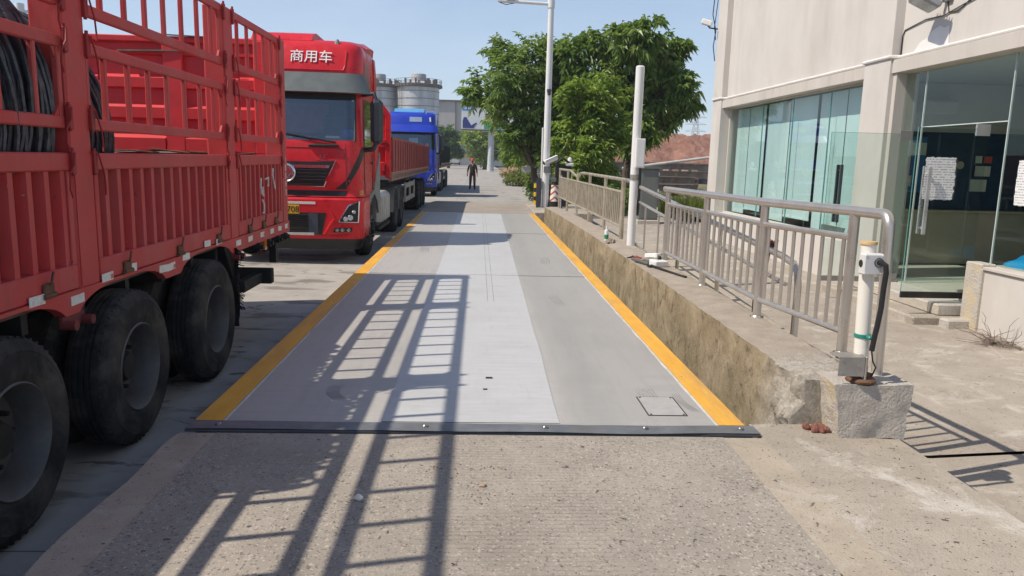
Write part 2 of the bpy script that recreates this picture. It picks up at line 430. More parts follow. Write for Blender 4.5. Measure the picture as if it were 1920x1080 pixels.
# ================================================================== weighbridge
k = NT('deck_paint'); pos = k.n.new('ShaderNodeNewGeometry').outputs['Position']; sp = k.sep(pos)
brush = k.noise(3.0, 8, 0.7, k.mapping((0.6, 9, 1), src=pos))
c = k.ramp(brush, [(0.3, (0.375, 0.36, 0.335)), (0.7, (0.455, 0.44, 0.415))])
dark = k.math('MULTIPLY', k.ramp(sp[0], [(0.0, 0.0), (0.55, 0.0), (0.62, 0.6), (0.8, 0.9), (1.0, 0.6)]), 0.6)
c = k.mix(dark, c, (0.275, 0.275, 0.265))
wear = k.ramp(k.noise(0.9, 8, 0.7, k.mapping((1.6, 0.5, 1), src=pos)), [(0.5, 0.0), (0.72, 1.0)])
c = k.mix(k.math('MULTIPLY', wear, 0.5), c, (0.28, 0.27, 0.255)); trk = k.ramp(k.noise(5, 7, 0.75, k.mapping((3, 0.22, 1), src=pos)), [(0.5, 0.0), (0.7, 1.0)]); c = k.mix(k.math('MULTIPLY', trk, 0.3), c, (0.25, 0.245, 0.24))
scr = k.ramp(k.noise(6, 9, 0.8, k.mapping((0.6, 6, 1), src=pos)), [(0.66, 0.0), (0.72, 1.0)])
c = k.mix(k.math('MULTIPLY', scr, 0.35), c, (0.20, 0.195, 0.19))
k.set(col=c, rough=k.ramp(brush, [(0.3, 0.42), (0.7, 0.6)]), spec=0.4)
k.bump(brush, 0.15, 0.004); M_deck = k.m
k = NT('fresh_grey_paint'); pos = k.n.new('ShaderNodeNewGeometry').outputs['Position']
brush = k.noise(3.0, 8, 0.7, k.mapping((0.7, 8, 1), src=pos))
c = k.ramp(brush, [(0.3, (0.44, 0.445, 0.445)), (0.7, (0.53, 0.535, 0.54))])
w2 = k.ramp(k.noise(1.3, 6, 0.7, pos), [(0.5, 0.0), (0.75, 1.0)]); c = k.mix(k.math('MULTIPLY', w2, 0.45), c, (0.37, 0.365, 0.36)); w3 = k.ramp(k.noise(7, 8, 0.8, k.mapping((2.5, 0.35, 1), src=pos)), [(0.55, 0.0), (0.68, 1.0)]); c = k.mix(k.math('MULTIPLY', w3, 0.3), c, (0.30, 0.30, 0.30))
k.set(col=c, rough=0.5, spec=0.4); k.bump(brush, 0.12, 0.004); M_band = k.m
k = NT('yellow_edge_paint'); pos = k.n.new('ShaderNodeNewGeometry').outputs['Position']
c = k.ramp(k.noise(4, 7, 0.7, k.mapping((2, 0.6, 1), src=pos)), [(0.3, (0.68, 0.33, 0.04)), (0.7, (0.82, 0.45, 0.055))])
c = k.mix(k.math('MULTIPLY', k.ramp(k.noise(1.6, 8, 0.7, k.mapping((3, 0.5, 1), src=pos)), [(0.48, 0.0), (0.66, 1.0)]), 0.7), c, (0.46, 0.29, 0.12)); c = k.mix(k.math('MULTIPLY', k.ramp(k.noise(9, 9, 0.8, k.mapping((2, 0.7, 1), src=pos)), [(0.60, 0.0), (0.67, 1.0)]), 0.8), c, (0.33, 0.30, 0.26))
c = k.mix(k.ramp(k.voro(4.5, vec=k.mapping((1, 0.6, 1), src=pos)), [(0.035, 0.85), (0.05, 0.0)]), c, (0.05, 0.04, 0.03))
k.set(col=c, rough=0.5, spec=0.4); M_yel = k.m
M_dsteel = mat('dark_steel', (0.17, 0.18, 0.19), 0.5, 0.25, var=0.25, scale=5, dirt=(0.16, 0.13, 0.10), dirt_amt=0.4)
M_rust = mat('rusty_steel', (0.16, 0.085, 0.05), 0.8, 0.3, var=0.35, scale=9, bump=0.3)
M_whiteline = mat('thin_pale_edge_paint', (0.60, 0.58, 0.54), 0.6, var=0.2, scale=9)
wb = thing('weighbridge', 'long grey steel weighbridge deck with yellow painted edges', 'weighbridge', (0, 13.4, 0))
d = MB(); d.box(-1.657, 1.657, 4.40, 22.44, 0.05, 0.300)
for i in range(9): d.box(-1.60, 1.60, 5.0+i*2.1, 5.08+i*2.1, -0.05, 0.05)
d.build('deck', [M_deck], wb)
b = MB(); N = 44
def bandx(y, s): return (0.52 if s > 0 else -0.56)+0.010*noise.noise(Vector((y*0.9, 3+s, 0)))+0.006*noise.noise(Vector((y*4, s, 0)))+(0.008*(y-4.4) if s > 0 else 0.0)
vs = []
for i in range(N+1):
    y = 4.42+i*(21.95-4.42)/N; vs += [(bandx(y, -1), y, 0.304), (bandx(y, 1), y, 0.304)]
b.add(vs, [(2*i, 2*i+1, 2*i+3, 2*i+2) for i in range(N)]); b.build('painted_strip', M_band, wb)
for s in (-1, 1):
    e = MB(); vs = []; N = 90
    for i in range(N+1):
        y = 4.41+i*18.0/N
        vs += [(s*1.6585, y, 0.304), (s*(1.497+0.010*noise.noise(Vector((y*5, s, 0)))+0.008*noise.noise(Vector((y*17, s, 3)))), y, 0.304)]
    e.add(vs, [(2*i, 2*i+1, 2*i+3, 2*i+2) for i in range(N)]); e.build('edge_stripe', M_yel, wb)
    e = MB(); vs = []
    for i in range(N+1):
        y = 4.41+i*18.0/N; q = 0.018+0.016*noise.noise(Vector((y*3, s*4, 1)))
        vs += [(s*1.494, y, 0.3025), (s*(1.494-max(0.003, q)), y, 0.3025)]
    e.add(vs, [(2*i, 2*i+1, 2*i+3, 2*i+2) for i in range(N)]); e.build('stripe_border', M_whiteline, wb)
cv = MB(); cv.obox((1.225, 4.775, 0.3025), (0.235, 0.37, 0.004)); 
cvr = cv.build('access_cover', mat('cover_paint', (0.40, 0.39, 0.375), 0.5, var=0.12, scale=10), wb)
fr = MB()
for (a, b2, c2, d2) in ((1.098, 1.352, 4.582, 4.588), (1.098, 1.352, 4.962, 4.968), (1.098, 1.104, 4.588, 4.962), (1.346, 1.352, 4.588, 4.962)): fr.box(a, b2, c2, d2, 0.3005, 0.3035)
for (x, y) in ((1.12, 4.60), (1.33, 4.60), (1.12, 4.945), (1.33, 4.945)): fr.cyl((x, y, 0.303), (x, y, 0.3068), 0.008, n=8)
fr.build('cover_joint', mat('black_gap', (0.03, 0.03, 0.03), 0.8), wb)
M_mark = mat('tyre_rub_mark', (0.29, 0.285, 0.275), 0.6, var=0.25, scale=14)
for (cx, cy, ln, n, cur, gap) in ((1.395, 4.86, 0.42, 5, 0.06, 0.012), (-0.95, 5.0, 0.34, 6, 0.10, 0.016), (1.20, 5.02, 0.30, 6, 0.0, 0.022), (0.92, 8.6, 0.7, 4, 0.05, 0.03), (1.1, 12.0, 0.9, 4, -0.06, 0.04), (-0.9, 13.2, 0.9, 4, 0.06, 0.04)):
    e = MB()
    for j in range(n):
        vs = []
        for i in range(9):
            t = i/8-0.5; x = cx+(j-n/2)*gap+cur*t*t*2-cur*t*0.8; w_ = gap*0.28*(1-abs(2*t)**3)
            vs += [(x-w_, cy+t*ln, 0.3042 if abs(cx) < 0.5 else 0.3024), (x+w_, cy+t*ln, 0.3042 if abs(cx) < 0.5 else 0.3024)]
        e.add(vs, [(2*i, 2*i+1, 2*i+3, 2*i+2) for i in range(8)])
    e.build('tyre_mark', M_mark, wb)
M_seam = mat('plate_seam', (0.24, 0.235, 0.225), 0.7, var=0.2, scale=20)
for (x0, x1, y0, y1) in ((-1.48, 1.48, 10.338, 10.346), (-1.48, 1.48, 16.35, 16.358)):
    e = MB(); e.box(x0, x1, y0, y1, 0.3, 0.3062); e.build('plate_seam', M_seam, wb)
for x in (0.12, 0.19):
    e = MB(); e.box(x, x+0.004, 8.4, 21.8, 0.3, 0.3058); e.build('plate_seam', M_seam, wb)
# the flat steel strip over the joint, with bolts
stp = thing('steel_joint_strip', 'dark steel strip bolted across the near end of the weighbridge', 'steel strip', (0.02, 4.31, 0.3))
q = MB()
q.grid(lambda u, v: (lerp(-1.66, 1.70, u), lerp(4.25, 4.385, v)+0.006*math.sin(u*9)-(0.022*math.exp(-((u-0.78)/0.1)**2)), 0.310+0.004*noise.noise(Vector((u*6, v, 0)))), 40, 1)
q.box(-1.66, 1.70, 4.252, 4.383, 0.290, 0.303)
q.build('flat_bar', M_dsteel, stp)
for x in (-1.49, -0.29, 0.42, 1.02, 1.60):
    q = MB(); q.lathe([(0.0, 0.016), (0.012, 0.016), (0.018, 0.010), (0.019, 0.0)], (x, 4.318+0.003*math.sin(x*9), 0.309), n=14); q.build('bolt', mat('bolt_steel', (0.30, 0.30, 0.30), 0.35, 0.8, var=0.3, scale=40), stp)
# gap drain under the far joint is the dark slot left between deck and slab

# retaining wall on the right
k = NT('stained_wall_concrete'); pos = k.n.new('ShaderNodeNewGeometry').outputs['Position']; sp = k.sep(pos); nrm = k.sep(k.n.new('ShaderNodeNewGeometry').outputs['Normal'])
stv = k.noise(2.2, 8, 0.72, k.mapping((1, 0.8, 0.9), src=pos), 0.8)
side = k.ramp(stv, [(0.28, (0.17, 0.135, 0.08)), (0.5, (0.30, 0.245, 0.16)), (0.72, (0.46, 0.385, 0.27))])
side = k.mix(k.ramp(k.noise(7, 9, 0.8, k.mapping((1, 0.9, 0.7), src=pos), 0.8), [(0.53, 0.0), (0.63, 0.85)]), side, (0.09, 0.078, 0.05)); side = k.mix(k.math('MULTIPLY', k.ramp(k.noise(34, 6, 0.75, pos), [(0.55, 0.0), (0.66, 1.0)]), 0.6), side, (0.42, 0.37, 0.29)); side = k.mix(k.math('MULTIPLY', k.ramp(k.noise(24, 6, 0.8, k.mapping((1, 1, 0.4), src=pos)), [(0.62, 0.0), (0.67, 1.0)]), 0.8), side, (0.06, 0.05, 0.035))
topc = k.ramp(k.noise(5, 8, 0.7, pos), [(0.3, (0.30, 0.25, 0.205)), (0.7, (0.42, 0.37, 0.31))])
c = k.mix(k.ramp(nrm[2], [(0.35, 0.0), (0.65, 1.0)]), side, topc)
rb2 = k.math('SUBTRACT', 1.0, k.ramp(k.math('MULTIPLY', k.math('ADD', k.math('SUBTRACT', sp[1], 4.4), k.math('MULTIPLY', k.noise(5, 6, 0.7, pos), 0.5)), 1.0), [(0.55, 0.0), (0.85, 1.0)]))
rub = k.mix(0.5, k.ramp(k.voro(62, 'F1', 'Color', k.mix(0.05, pos, k.noise(20, 3, 0.6, pos, out='Color'), 'LINEAR_LIGHT')), [(0.2, (0.25, 0.23, 0.20)), (0.6, (0.42, 0.39, 0.34)), (0.9, (0.58, 0.55, 0.50))]), k.ramp(k.noise(18, 8, 0.8, pos), [(0.35, (0.22, 0.20, 0.17)), (0.65, (0.50, 0.46, 0.40))]))
c = k.mix(k.math('MULTIPLY', rb2, 0.85), c, rub)
k.set(col=c, rough=0.92, spec=0.2)
k.bump(k.math('ADD', k.noise(28, 8, 0.75, pos), k.math('MULTIPLY', k.noise(110, 3, 0.7, pos), 0.35)), 0.7, 0.02); M_wall = k.m
def wall_top(y): return interp([(4.4, 0.645), (8, 0.66), (13, 0.645), (18, 0.60), (22.6, 0.52)], y)[0]
wl = MB(); NY = 420; prof = 17
vs = []
for i in range(NY+1):
    t = i/NY; y = 4.47+(22.5-4.47)*(t**1.5)
    zt = wall_top(y)
    crumble = max(0.0, 1-(y-4.47)/0.62)
    for j in range(prof+1):
        if j <= 12:
            u = j/12; x = 1.935+0.02*u; z = lerp(0.0, zt-0.02, u)
        elif j <= 16:
            u = (j-12)/4; x = lerp(1.955, 2.34, u); z = zt-(0.012 if j == 13 else 0)
        else: x, z = 2.35, -0.15
        p = Vector((x, y, z))
        a = 0.008+0.075*crumble
        n1 = noise.noise(Vector((y*6, z*6, x*6)))+0.7*noise.noise(Vector((y*17, z*17, x*9)))+0.4*noise.noise(Vector((y*40, z*40, x*20)))
        if j < 17: p.x += a*n1+(0.16*crumble*crumble*max(0, z/0.65-0.35)); p.z += (a*0.6*noise.noise(Vector((x*11, y*9, 4)))-0.05*crumble*crumble) if 6 < j < 17 else 0
        vs.append(p)
wl.add(vs, [(i*(prof+1)+j, i*(prof+1)+j+1, (i+1)*(prof+1)+j+1, (i+1)*(prof+1)+j) for i in range(NY) for j in range(prof)])
wl.add([vs[j] for j in range(prof+1)], [tuple(range(prof+1))])
tag(wl.build('retaining_wall', M_wall, None, loc=(2.1, 13.4, 0), angle=60), 'low stained concrete wall along the right side of the weighbridge', 'wall')
# the block in front of the wall
k = NT('rough_render'); o_ = k.co(); nrm = k.sep(k.n.new('ShaderNodeNewGeometry').outputs['Normal'])
c = k.ramp(k.noise(6, 8, 0.7), [(0.3, (0.44, 0.40, 0.35)), (0.7, (0.60, 0.56, 0.50))])
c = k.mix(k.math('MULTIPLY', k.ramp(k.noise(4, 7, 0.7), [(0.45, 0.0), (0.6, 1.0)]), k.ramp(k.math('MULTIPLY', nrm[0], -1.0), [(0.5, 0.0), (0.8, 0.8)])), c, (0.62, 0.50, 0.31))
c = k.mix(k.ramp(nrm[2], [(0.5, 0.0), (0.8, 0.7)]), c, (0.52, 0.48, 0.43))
k.set(col=c, rough=0.9, spec=0.2); k.bump(k.math('ADD', k.noise(16, 8, 0.75, dist=1.2), k.noise(60, 4)), 0.8, 0.02); M_block = k.m
bk = MB()
bmx = bmesh.new(); bmesh.ops.create_cube(bmx, size=1.0); bmesh.ops.subdivide_edges(bmx, edges=bmx.edges, cuts=14, use_grid_fill=True)
for v in bmx.verts:
    p = v.co; t = p.z+0.5
    q = Vector((p.x*(0.395+0.075*t)*1.0, p.y*0.30, p.z))
    w = Vector((2.365+q.x-0.005*t, 4.395+q.y, 0.285+t*0.335))
    e = max(abs(p.x), abs(p.y)) > 0.47 and abs(p.z) > 0.4
    w += Vector((noise.noise(w*9), noise.noise(w*9+Vector((5, 0, 0))), noise.noise(w*9+Vector((0, 7, 0)))))*0.012
    w += Vector((noise.noise(w*30), noise.noise(w*30+Vector((5, 0, 0))), noise.noise(w*30+Vector((0, 7, 0)))))*0.005
    w.z -= 0.02*max(0, noise.noise(w*5)) if t > 0.9 else 0
    v.co = w
bk.add([v.co.copy() for v in bmx.verts], [tuple(v.index for v in f.verts) for f in bmx.faces]); bmx.free()
solo(bk, 'concrete_block', M_block, 'rough concrete block at the near end of the low wall', 'concrete block', (2.36, 4.39, 0.29), angle=50)

# raised platform at the far end of the wall, planting bed beyond it
pf = MB(); pf.box(1.665, 3.4, 22.52, 27.2, -0.1, 0.345, 0.02)
struct(pf, 'far_pavement', M_shoulder, 'concrete platform at the far end of the low wall')
bd = MB()
def vergez(x, y): return 0.16+0.10*noise.noise(Vector((x*0.3, y*0.3, 0)))+0.25*max(0, min(1, (x-4)/6))
bd.grid(lambda u, v: (lerp(far_x(lerp(27.2, 160, v*v))+0.35, 60, u*u), lerp(27.2, 160, v*v), vergez(lerp(3.6, 60, u*u), lerp(27.2, 160, v*v))-0.05), 20, 30)
struct(bd, 'verge', mat('verge_soil', (0.25, 0.20, 0.14), 0.95, var=0.3, scale=1.2, bump=0.5, bscale=10, dirt=(0.09, 0.12, 0.035), dirt_amt=0.75, dirt_scale=0.9), 'sandy planted verge to the right of the far road')
kb = MB()
for i in range(24):
    y0 = 27.4+i*2.0
    x = far_x(y0)+0.06
    kb.obox((x+0.11, y0+0.98, far_z(y0)+0.1), (0.20, 1.95, 0.30), Matrix.Rotation(-math.atan2(far_x(y0+2)-far_x(y0), 2.0), 3, 'Z'), 0.02)
struct(kb, 'kerb', M_kerbc, 'concrete kerb between the far road and the verge')
# ================================================================== the stake trailer in the foreground
def red(name, base, dusty=(0.22, 0.09, 0.08), amt=0.35, rough=0.55):
    k = NT(name)
    c = k.ramp(k.noise(2.5, 7, 0.65), [(0.3, tuple(x*0.85 for x in base)), (0.7, tuple(x*1.12 for x in base))])
    c = k.mix(k.math('MULTIPLY', k.ramp(k.noise(3, 8, 0.7, k.mapping((1, 1, 0.22))), [(0.45, 0.0), (0.75, 1.0)]), amt), c, dusty)
    c = k.mix(k.math('MULTIPLY', k.ramp(k.noise(16, 8, 0.75), [(0.62, 0.0), (0.68, 1.0)]), 0.75), c, (0.09, 0.045, 0.035)); c = k.mix(k.math('MULTIPLY', k.ramp(k.noise(2.2, 9, 0.8, k.mapping((1, 1, 0.6))), [(0.55, 0.0), (0.68, 1.0)]), 0.45), c, (0.15, 0.06, 0.045)); c = k.mix(k.math('MULTIPLY', k.ramp(k.noise(30, 5, 0.7), [(0.68, 0.0), (0.71, 1.0)]), 0.6), c, (0.55, 0.42, 0.36))
    k.set(col=c, rough=k.ramp(k.noise(5), [(0.3, rough-0.08), (0.7, rough+0.12)]), spec=0.35)
    k.bump(k.noise(22, 6, 0.7), 0.12, 0.006)
    return k.m
M_red1 = red('worn_red_paint', (0.53, 0.056, 0.056), (0.42, 0.13, 0.115), 0.65)
M_red1b = red('bright_red_paint', (0.66, 0.036, 0.042), (0.50, 0.08, 0.08), 0.3)
M_red1d = red('dark_red_and_recess_shade', (0.33, 0.026, 0.03), (0.25, 0.05, 0.05), 0.4)  # dark red of latches and seams; on corrugation recesses it is painted-in shade
M_tyre = mat('tyre_rubber', (0.026, 0.026, 0.027), 0.85, var=0.35, scale=6, dirt=(0.10, 0.092, 0.082), dirt_amt=0.65, dirt_scale=3.5, bump=0.15, spec=0.25)
M_rim = mat('dusty_rim_steel', (0.115, 0.11, 0.108), 0.6, 0.2, var=0.25, scale=6, dirt=(0.07, 0.06, 0.05), dirt_amt=0.5)
M_under = mat('chassis_black', (0.018, 0.018, 0.018), 0.7, 0.1, var=0.3, scale=5, dirt=(0.06, 0.05, 0.042), dirt_amt=0.4)
M_rubber = mat('black_rubber', (0.014, 0.014, 0.015), 0.75, var=0.3, scale=7, spec=0.3)
M_refl = mat('reflective_sticker_white', (0.72, 0.72, 0.70), 0.35, var=0.1, scale=30, dirt=(0.45, 0.33, 0.28), dirt_amt=0.45, dirt_scale=25)
M_refr = mat('reflective_sticker_red', (0.55, 0.10, 0.09), 0.35, var=0.15, scale=30)
def wheel(parent, x, y, z, r=0.53, side=1, name='wheel', w=0.28, dish=0.17, rimmat=None, hub_out=None, n=56):
    """road wheel; outer sidewall at x, facing +x for side=1"""
    s = r/0.53
    X = lambda h: h*side
    pr = [(0.285, -0.02), (0.31, -0.004), (0.345, 0.004), (0.40, 0.008), (0.452, 0.004), (0.457, 0.0065), (0.462, 0.002), (0.495, -0.012), (0.516, -0.035), (0.526, -0.055)]
    e = -0.06; wt = w-0.12
    for i in range(4):
        a = e-wt*(i+0.72)/4.4; pr += [(0.53, a+wt*0.055), (0.53, a), (0.514, a-0.004), (0.514, a-0.011), (0.53, a-0.015)]
    pr += [(0.526, -w+0.055), (0.50, -w+0.02), (0.42, -w), (0.29, -w+0.02)]
    t = MB(); t.lathe([(a*s, X(b)) for a, b in pr], (x, y, z), 'X', n)
    for i in range(n):                      # shoulder lugs
        a = 2*math.pi*i/n
        ca, sa = math.cos(a), math.sin(a)
        t.obox((x+X(-0.045), y+ca*0.519*s, z+sa*0.519*s), (0.022, 0.020, 0.018), Matrix.Rotation(a, 3, 'X'), 0.003)
    wo_ = t.build(name, M_tyre, parent, loc=(x, y, z), angle=30)
    q = MB()
    q.lathe([(a*s, X(b)) for a, b in [(0.300, -0.035), (0.301, -0.006), (0.293, 0.002), (0.283, -0.008), (0.276, -0.035), (0.262, -0.055), (0.250, -dish*0.75), (0.243, -dish), (0.20, -dish-0.008), (0.14, -dish-0.006), (0.13, -dish), (0.0, -dish)]], (x, y, z), 'X', n)
    q.build('rim', rimmat or M_rim, wo_, angle=40)
    h = MB(); ho = hub_out if hub_out is not None else -dish+0.09
    h.lathe([(a*s, X(b)) for a, b in [(0.125, -dish), (0.12, -dish+0.03), (0.098, ho-0.02), (0.09, ho), (0.0, ho+0.006)]], (x, y, z), 'X', 20)
    for i in range(10):
        a = 2*math.pi*i/10; c = (x+X(-dish), y+math.cos(a)*0.168*s, z+math.sin(a)*0.168*s)
        h.cyl(c, (c[0]+X(0.045), c[1], c[2]), 0.017*s, 0.014*s, 6)
    h.build('hub', M_under, wo_, angle=40)
    return wo_
XT = -2.40
tr = thing('stake_trailer', 'worn red stake-sided trailer in the left foreground, carrying a wire coil', 'trailer', (-3.65, 5.0, -0.15))
POSTS = [(-1.05, -0.81), (1.80, 2.04), (4.66, 4.91), (7.50, 7.75), (9.51, 9.76)]
for (a, b) in POSTS:
    p = MB()
    p.box(XT-0.19, XT, a, b, 1.0, 3.225, 0.012)
    p.box(XT, XT+0.006, a+0.02, b-0.02, 1.05, 1.84)
    po = p.build('post', M_red1, tr)
    if a > 4:
        for z, ln in ((1.80, 0.16), (2.06, 0.15), (2.50, 0.15), (2.73, 0.15), (3.17, 0.14)):
            for y, sg in ((a-0.004, -1), (b+0.004, 1)):
                if sg > 0 and b > 9: continue
                h = MB()
                h.box(XT-0.005, XT+0.022, y-0.022, y+0.022, z-0.075, z+0.06, 0.004)
                h.cyl((XT+0.01, y, z-0.085), (XT+0.01, y, z+0.08), 0.011, n=8)
                if z < 2.9: h.tube([(XT+0.03, y+sg*0.012, z+0.05), (XT+0.036, y+sg*0.035, z-0.02), (XT+0.03, y+sg*0.075, z-0.07), (XT+0.03, y+sg*0.085, z-ln), (XT+0.035, y+sg*0.07, z-ln-0.05)], 0.006, 6)
                h.build('latch', M_red1d, po)
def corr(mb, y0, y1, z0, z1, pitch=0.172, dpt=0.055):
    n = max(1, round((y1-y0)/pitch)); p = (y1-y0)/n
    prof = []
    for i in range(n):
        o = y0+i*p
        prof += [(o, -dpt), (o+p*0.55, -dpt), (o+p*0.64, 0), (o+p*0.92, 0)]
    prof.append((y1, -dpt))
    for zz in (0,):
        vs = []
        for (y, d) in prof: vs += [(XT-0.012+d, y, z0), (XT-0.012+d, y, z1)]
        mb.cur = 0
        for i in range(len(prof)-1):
            mb.cur = 0 if (prof[i][1] == 0 and prof[i+1][1] == 0) or prof[i][1] != prof[i+1][1] else 1  # recess faces take the darker red, shade put into the colour
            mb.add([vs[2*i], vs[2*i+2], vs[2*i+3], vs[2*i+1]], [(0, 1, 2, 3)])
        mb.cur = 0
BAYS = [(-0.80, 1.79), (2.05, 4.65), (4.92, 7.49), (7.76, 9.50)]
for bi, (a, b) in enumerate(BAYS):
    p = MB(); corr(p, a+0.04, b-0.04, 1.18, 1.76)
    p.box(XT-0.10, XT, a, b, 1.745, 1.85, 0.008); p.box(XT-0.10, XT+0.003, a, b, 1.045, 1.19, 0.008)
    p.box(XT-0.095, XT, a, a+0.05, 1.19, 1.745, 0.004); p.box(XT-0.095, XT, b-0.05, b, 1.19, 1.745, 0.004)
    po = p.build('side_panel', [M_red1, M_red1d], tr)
    nh = 3
    for i in range(nh):
        y = lerp(a+0.35, b-0.35, i/(nh-1)); h = MB()
        h.box(XT+0.003, XT+0.022, y-0.05, y+0.05, 1.07, 1.13, 0.006); h.cyl((XT+0.018, y-0.06, 1.06), (XT+0.018, y+0.06, 1.06), 0.016, n=8)
        h.tube([(XT+0.03, y, 1.12), (XT+0.035, y+0.01, 1.17), (XT+0.03, y+0.03, 1.19)], 0.008, 6)
        h.build('hinge', M_rust, po)
    for (z0, z1, w) in ((2.025, 2.48, 0.042), (2.71, 3.19, 0.042)):
        f = MB(); zb = 0.072
        f.box(XT-0.052, XT-0.008, a+0.005, b-0.005, z0-zb/2, z0+zb/2, 0.008)
        f.box(XT-0.052, XT-0.008, a+0.005, b-0.005, z1-zb/2, z1+zb/2, 0.008)
        f.box(XT-0.050, XT-0.012, a+0.005, a+0.045, z0, z1, 0.006); f.box(XT-0.050, XT-0.012, b-0.045, b-0.005, z0, z1, 0.006)
        nb = 7 if (b-a) > 2 else 5
        for i in range(nb):
            y = lerp(a, b, (i+0.75)/(nb+0.5)) + 0.012*math.sin(i*5+bi)
            f.box(XT-0.047, XT-0.015, y-0.019, y+0.019, z0+zb/2-0.004, z1-zb/2+0.004, 0.006)
        for (y, sg) in ((a+0.045, 1), (b-0.045, -1)):
            for (z, sz) in ((z0+zb/2, 1), (z1-zb/2, -1)):
                q = [(y, z), (y+sg*0.045, z), (y, z+sz*0.06)]
                f.prism(q if sg*sz > 0 else q[::-1], 'X', XT-0.04, XT-0.022)
        f.build('fence_panel', M_red1, tr)
# edge rail with arches over the wheels
WH = (3.82, 5.26, 6.84); ZA = 0.39
pts = [(-1.1, 1.04), (-1.1, 0.90)]
yy = -1.1
for i in range(220):
    y = lerp(-1.1, 9.78, i/219); z = 0.905
    for wy in WH:
        z = max(z, 0.905+0.125*math.sqrt(max(0, 1-((y-wy)/0.62)**2)))
    pts.append((y, min(z, 1.02)))
pts += [(9.78, 1.04)]
p = MB()
for i in range(2, len(pts)-2):
    (ya, za), (yb, zb2) = pts[i], pts[i+1]
    for x in (XT+0.012, XT-0.05):
        p.add([(x, ya, za), (x, yb, zb2), (x, yb, 1.042), (x, ya, 1.042)], [(0, 1, 2, 3)])
    p.add([(XT+0.012, ya, za), (XT-0.05, ya, za), (XT-0.05, yb, zb2), (XT+0.012, yb, zb2)], [(0, 1, 2, 3)])
p.add([(XT+0.012, 9.78, 0.905), (XT-0.05, 9.78, 0.905), (XT-0.05, 9.78, 1.042), (XT+0.012, 9.78, 1.042)], [(0, 1, 2, 3)])
p.add([(XT+0.012, -1.1, 1.042), (XT+0.012, 9.78, 1.042), (XT-0.05, 9.78, 1.042), (XT-0.05, -1.1, 1.042)], [(0, 1, 2, 3)])
p.build('edge_rail', M_red1, tr)
for i, y in enumerate((2.5, 3.3, 4.18, 4.60, 4.98, 5.33, 5.86, 6.01, 6.32, 6.82, 7.12, 7.70, 8.10, 8.55, 8.95, 9.30, 9.62)):
    z = 0.985
    for wy in WH:
        z = max(z, 0.96+0.115*math.sqrt(max(0, 1-((y-wy)/0.62)**2)))
    z = min(z, 1.085)
    p = MB(); p.obox((XT+(0.0135 if z < 1.03 else 0.0145), y, z), (0.003, 0.15, 0.055), Matrix.Rotation(R(random.uniform(-3, 3)), 3, 'X')); p.cur = 1
    if i % 3 == 1: p.obox((XT+0.016, y+0.055, z-0.004), (0.002, 0.03, 0.03))
    p.build('reflective_sticker', [M_refl, M_refr], tr)
for (y, w) in ((4.56, 0.12), (7.62, 0.10)):
    p = MB(); p.obox((XT-0.01, y, 0.87), (0.04, w*2, 0.08), None, 0.01)
    for e in (-1, 1): p.cyl((XT-0.01, y+e*w*0.8, 0.855), (XT+0.07, y+e*w*0.8, 0.855), 0.030, n=12)
    p.build('tie_down_bracket', mat('dull_dark_red', (0.16, 0.03, 0.03), 0.7, var=0.3), tr)
for y in (8.35, 8.75, 9.15, 9.5):
    p = MB(); p.cyl((XT-0.10, y, 0.87), (XT+0.05, y, 0.87), 0.045, n=14); p.cyl((XT+0.045, y, 0.87), (XT+0.08, y, 0.87), 0.026, n=10); p.build('strap_winch', M_under, tr)
p = MB(); p.box(XT-0.02, XT+0.02, 8.62, 8.70, 0.80, 0.92, 0.004); p.build('side_marker_lamp', mat('amber_lamp', (0.55, 0.16, 0.03), 0.25), tr)
# bed floor, far side and cross members
p = MB(); p.box(-4.88, XT-0.055, -1.1, 9.70, 0.98, 1.045); p.build('bed_floor', mat('bed_planks', (0.12, 0.07, 0.055), 0.8, var=0.4, scale=4), tr)
p = MB(); p.box(-4.93, -4.88, -1.1, 9.76, 0.92, 1.85, 0.01); p.build('side_panel', M_red1b, tr)
p = MB()
for y in [i*0.62-0.8 for i in range(18)]: p.box(-4.85, XT-0.07, y, y+0.06, 0.86, 0.98)
for x in (-4.15, -3.15): p.box(x-0.06, x+0.06, -1.1, 9.7, 0.52, 0.86)
for wy in WH: p.cyl((-4.8, wy, ZA), (-2.5, wy, ZA), 0.07, n=12)
p.build('chassis', M_under, tr)
# tailgate with horizontal ribs
tg = MB(); x0, x1, y0 = -4.86, XT-0.20, 9.70
prof = [(0, 1.86), (-0.07, 1.875), (-0.075, 2.02), (-0.005, 2.075), (0, 2.24), (-0.055, 2.262), (-0.058, 2.385), (-0.004, 2.43), (0, 2.60), (-0.055, 2.622), (-0.058, 2.735), (-0.004, 2.775), (0, 3.00), (-0.05, 3.01), (-0.05, 3.045), (0.0, 3.05), (0.0, 3.15), (-0.06, 3.155), (-0.06, 3.215), (0.05, 3.215), (0.05, 1.86)]
for xa, xb in ((x0+0.06, -3.82), (-3.58, x1-0.14)):
    vs = [(x, y0+d, z) for x in (xa, xb) for d, z in prof]; n = len(prof)
    tg.add(vs, [(i, (i+1) % n, n+(i+1) % n, n+i) for i in range(n)])
tg.box(x0, x0+0.06, y0-0.078, y0+0.05, 1.86, 3.2, 0.01); tg.box(-3.82, -3.58, y0-0.068, y0+0.052, 1.865, 3.15, 0.012); tg.box(x1-0.14, x1, y0-0.078, y0+0.05, 1.86, 3.2, 0.01)
tg.box(x0, x1, y0-0.065, y0+0.055, 3.15, 3.222, 0.01)
tgo = tg.build('tailgate', M_red1b, tr)
p = MB(); p.box(x0, x1, y0-0.02, y0+0.055, 1.05, 1.85, 0.01); p.box(x0, x1, y0-0.07, y0-0.021, 1.74, 1.84, 0.01); p.build('lower_gate', M_red1b, tr)
p = MB()
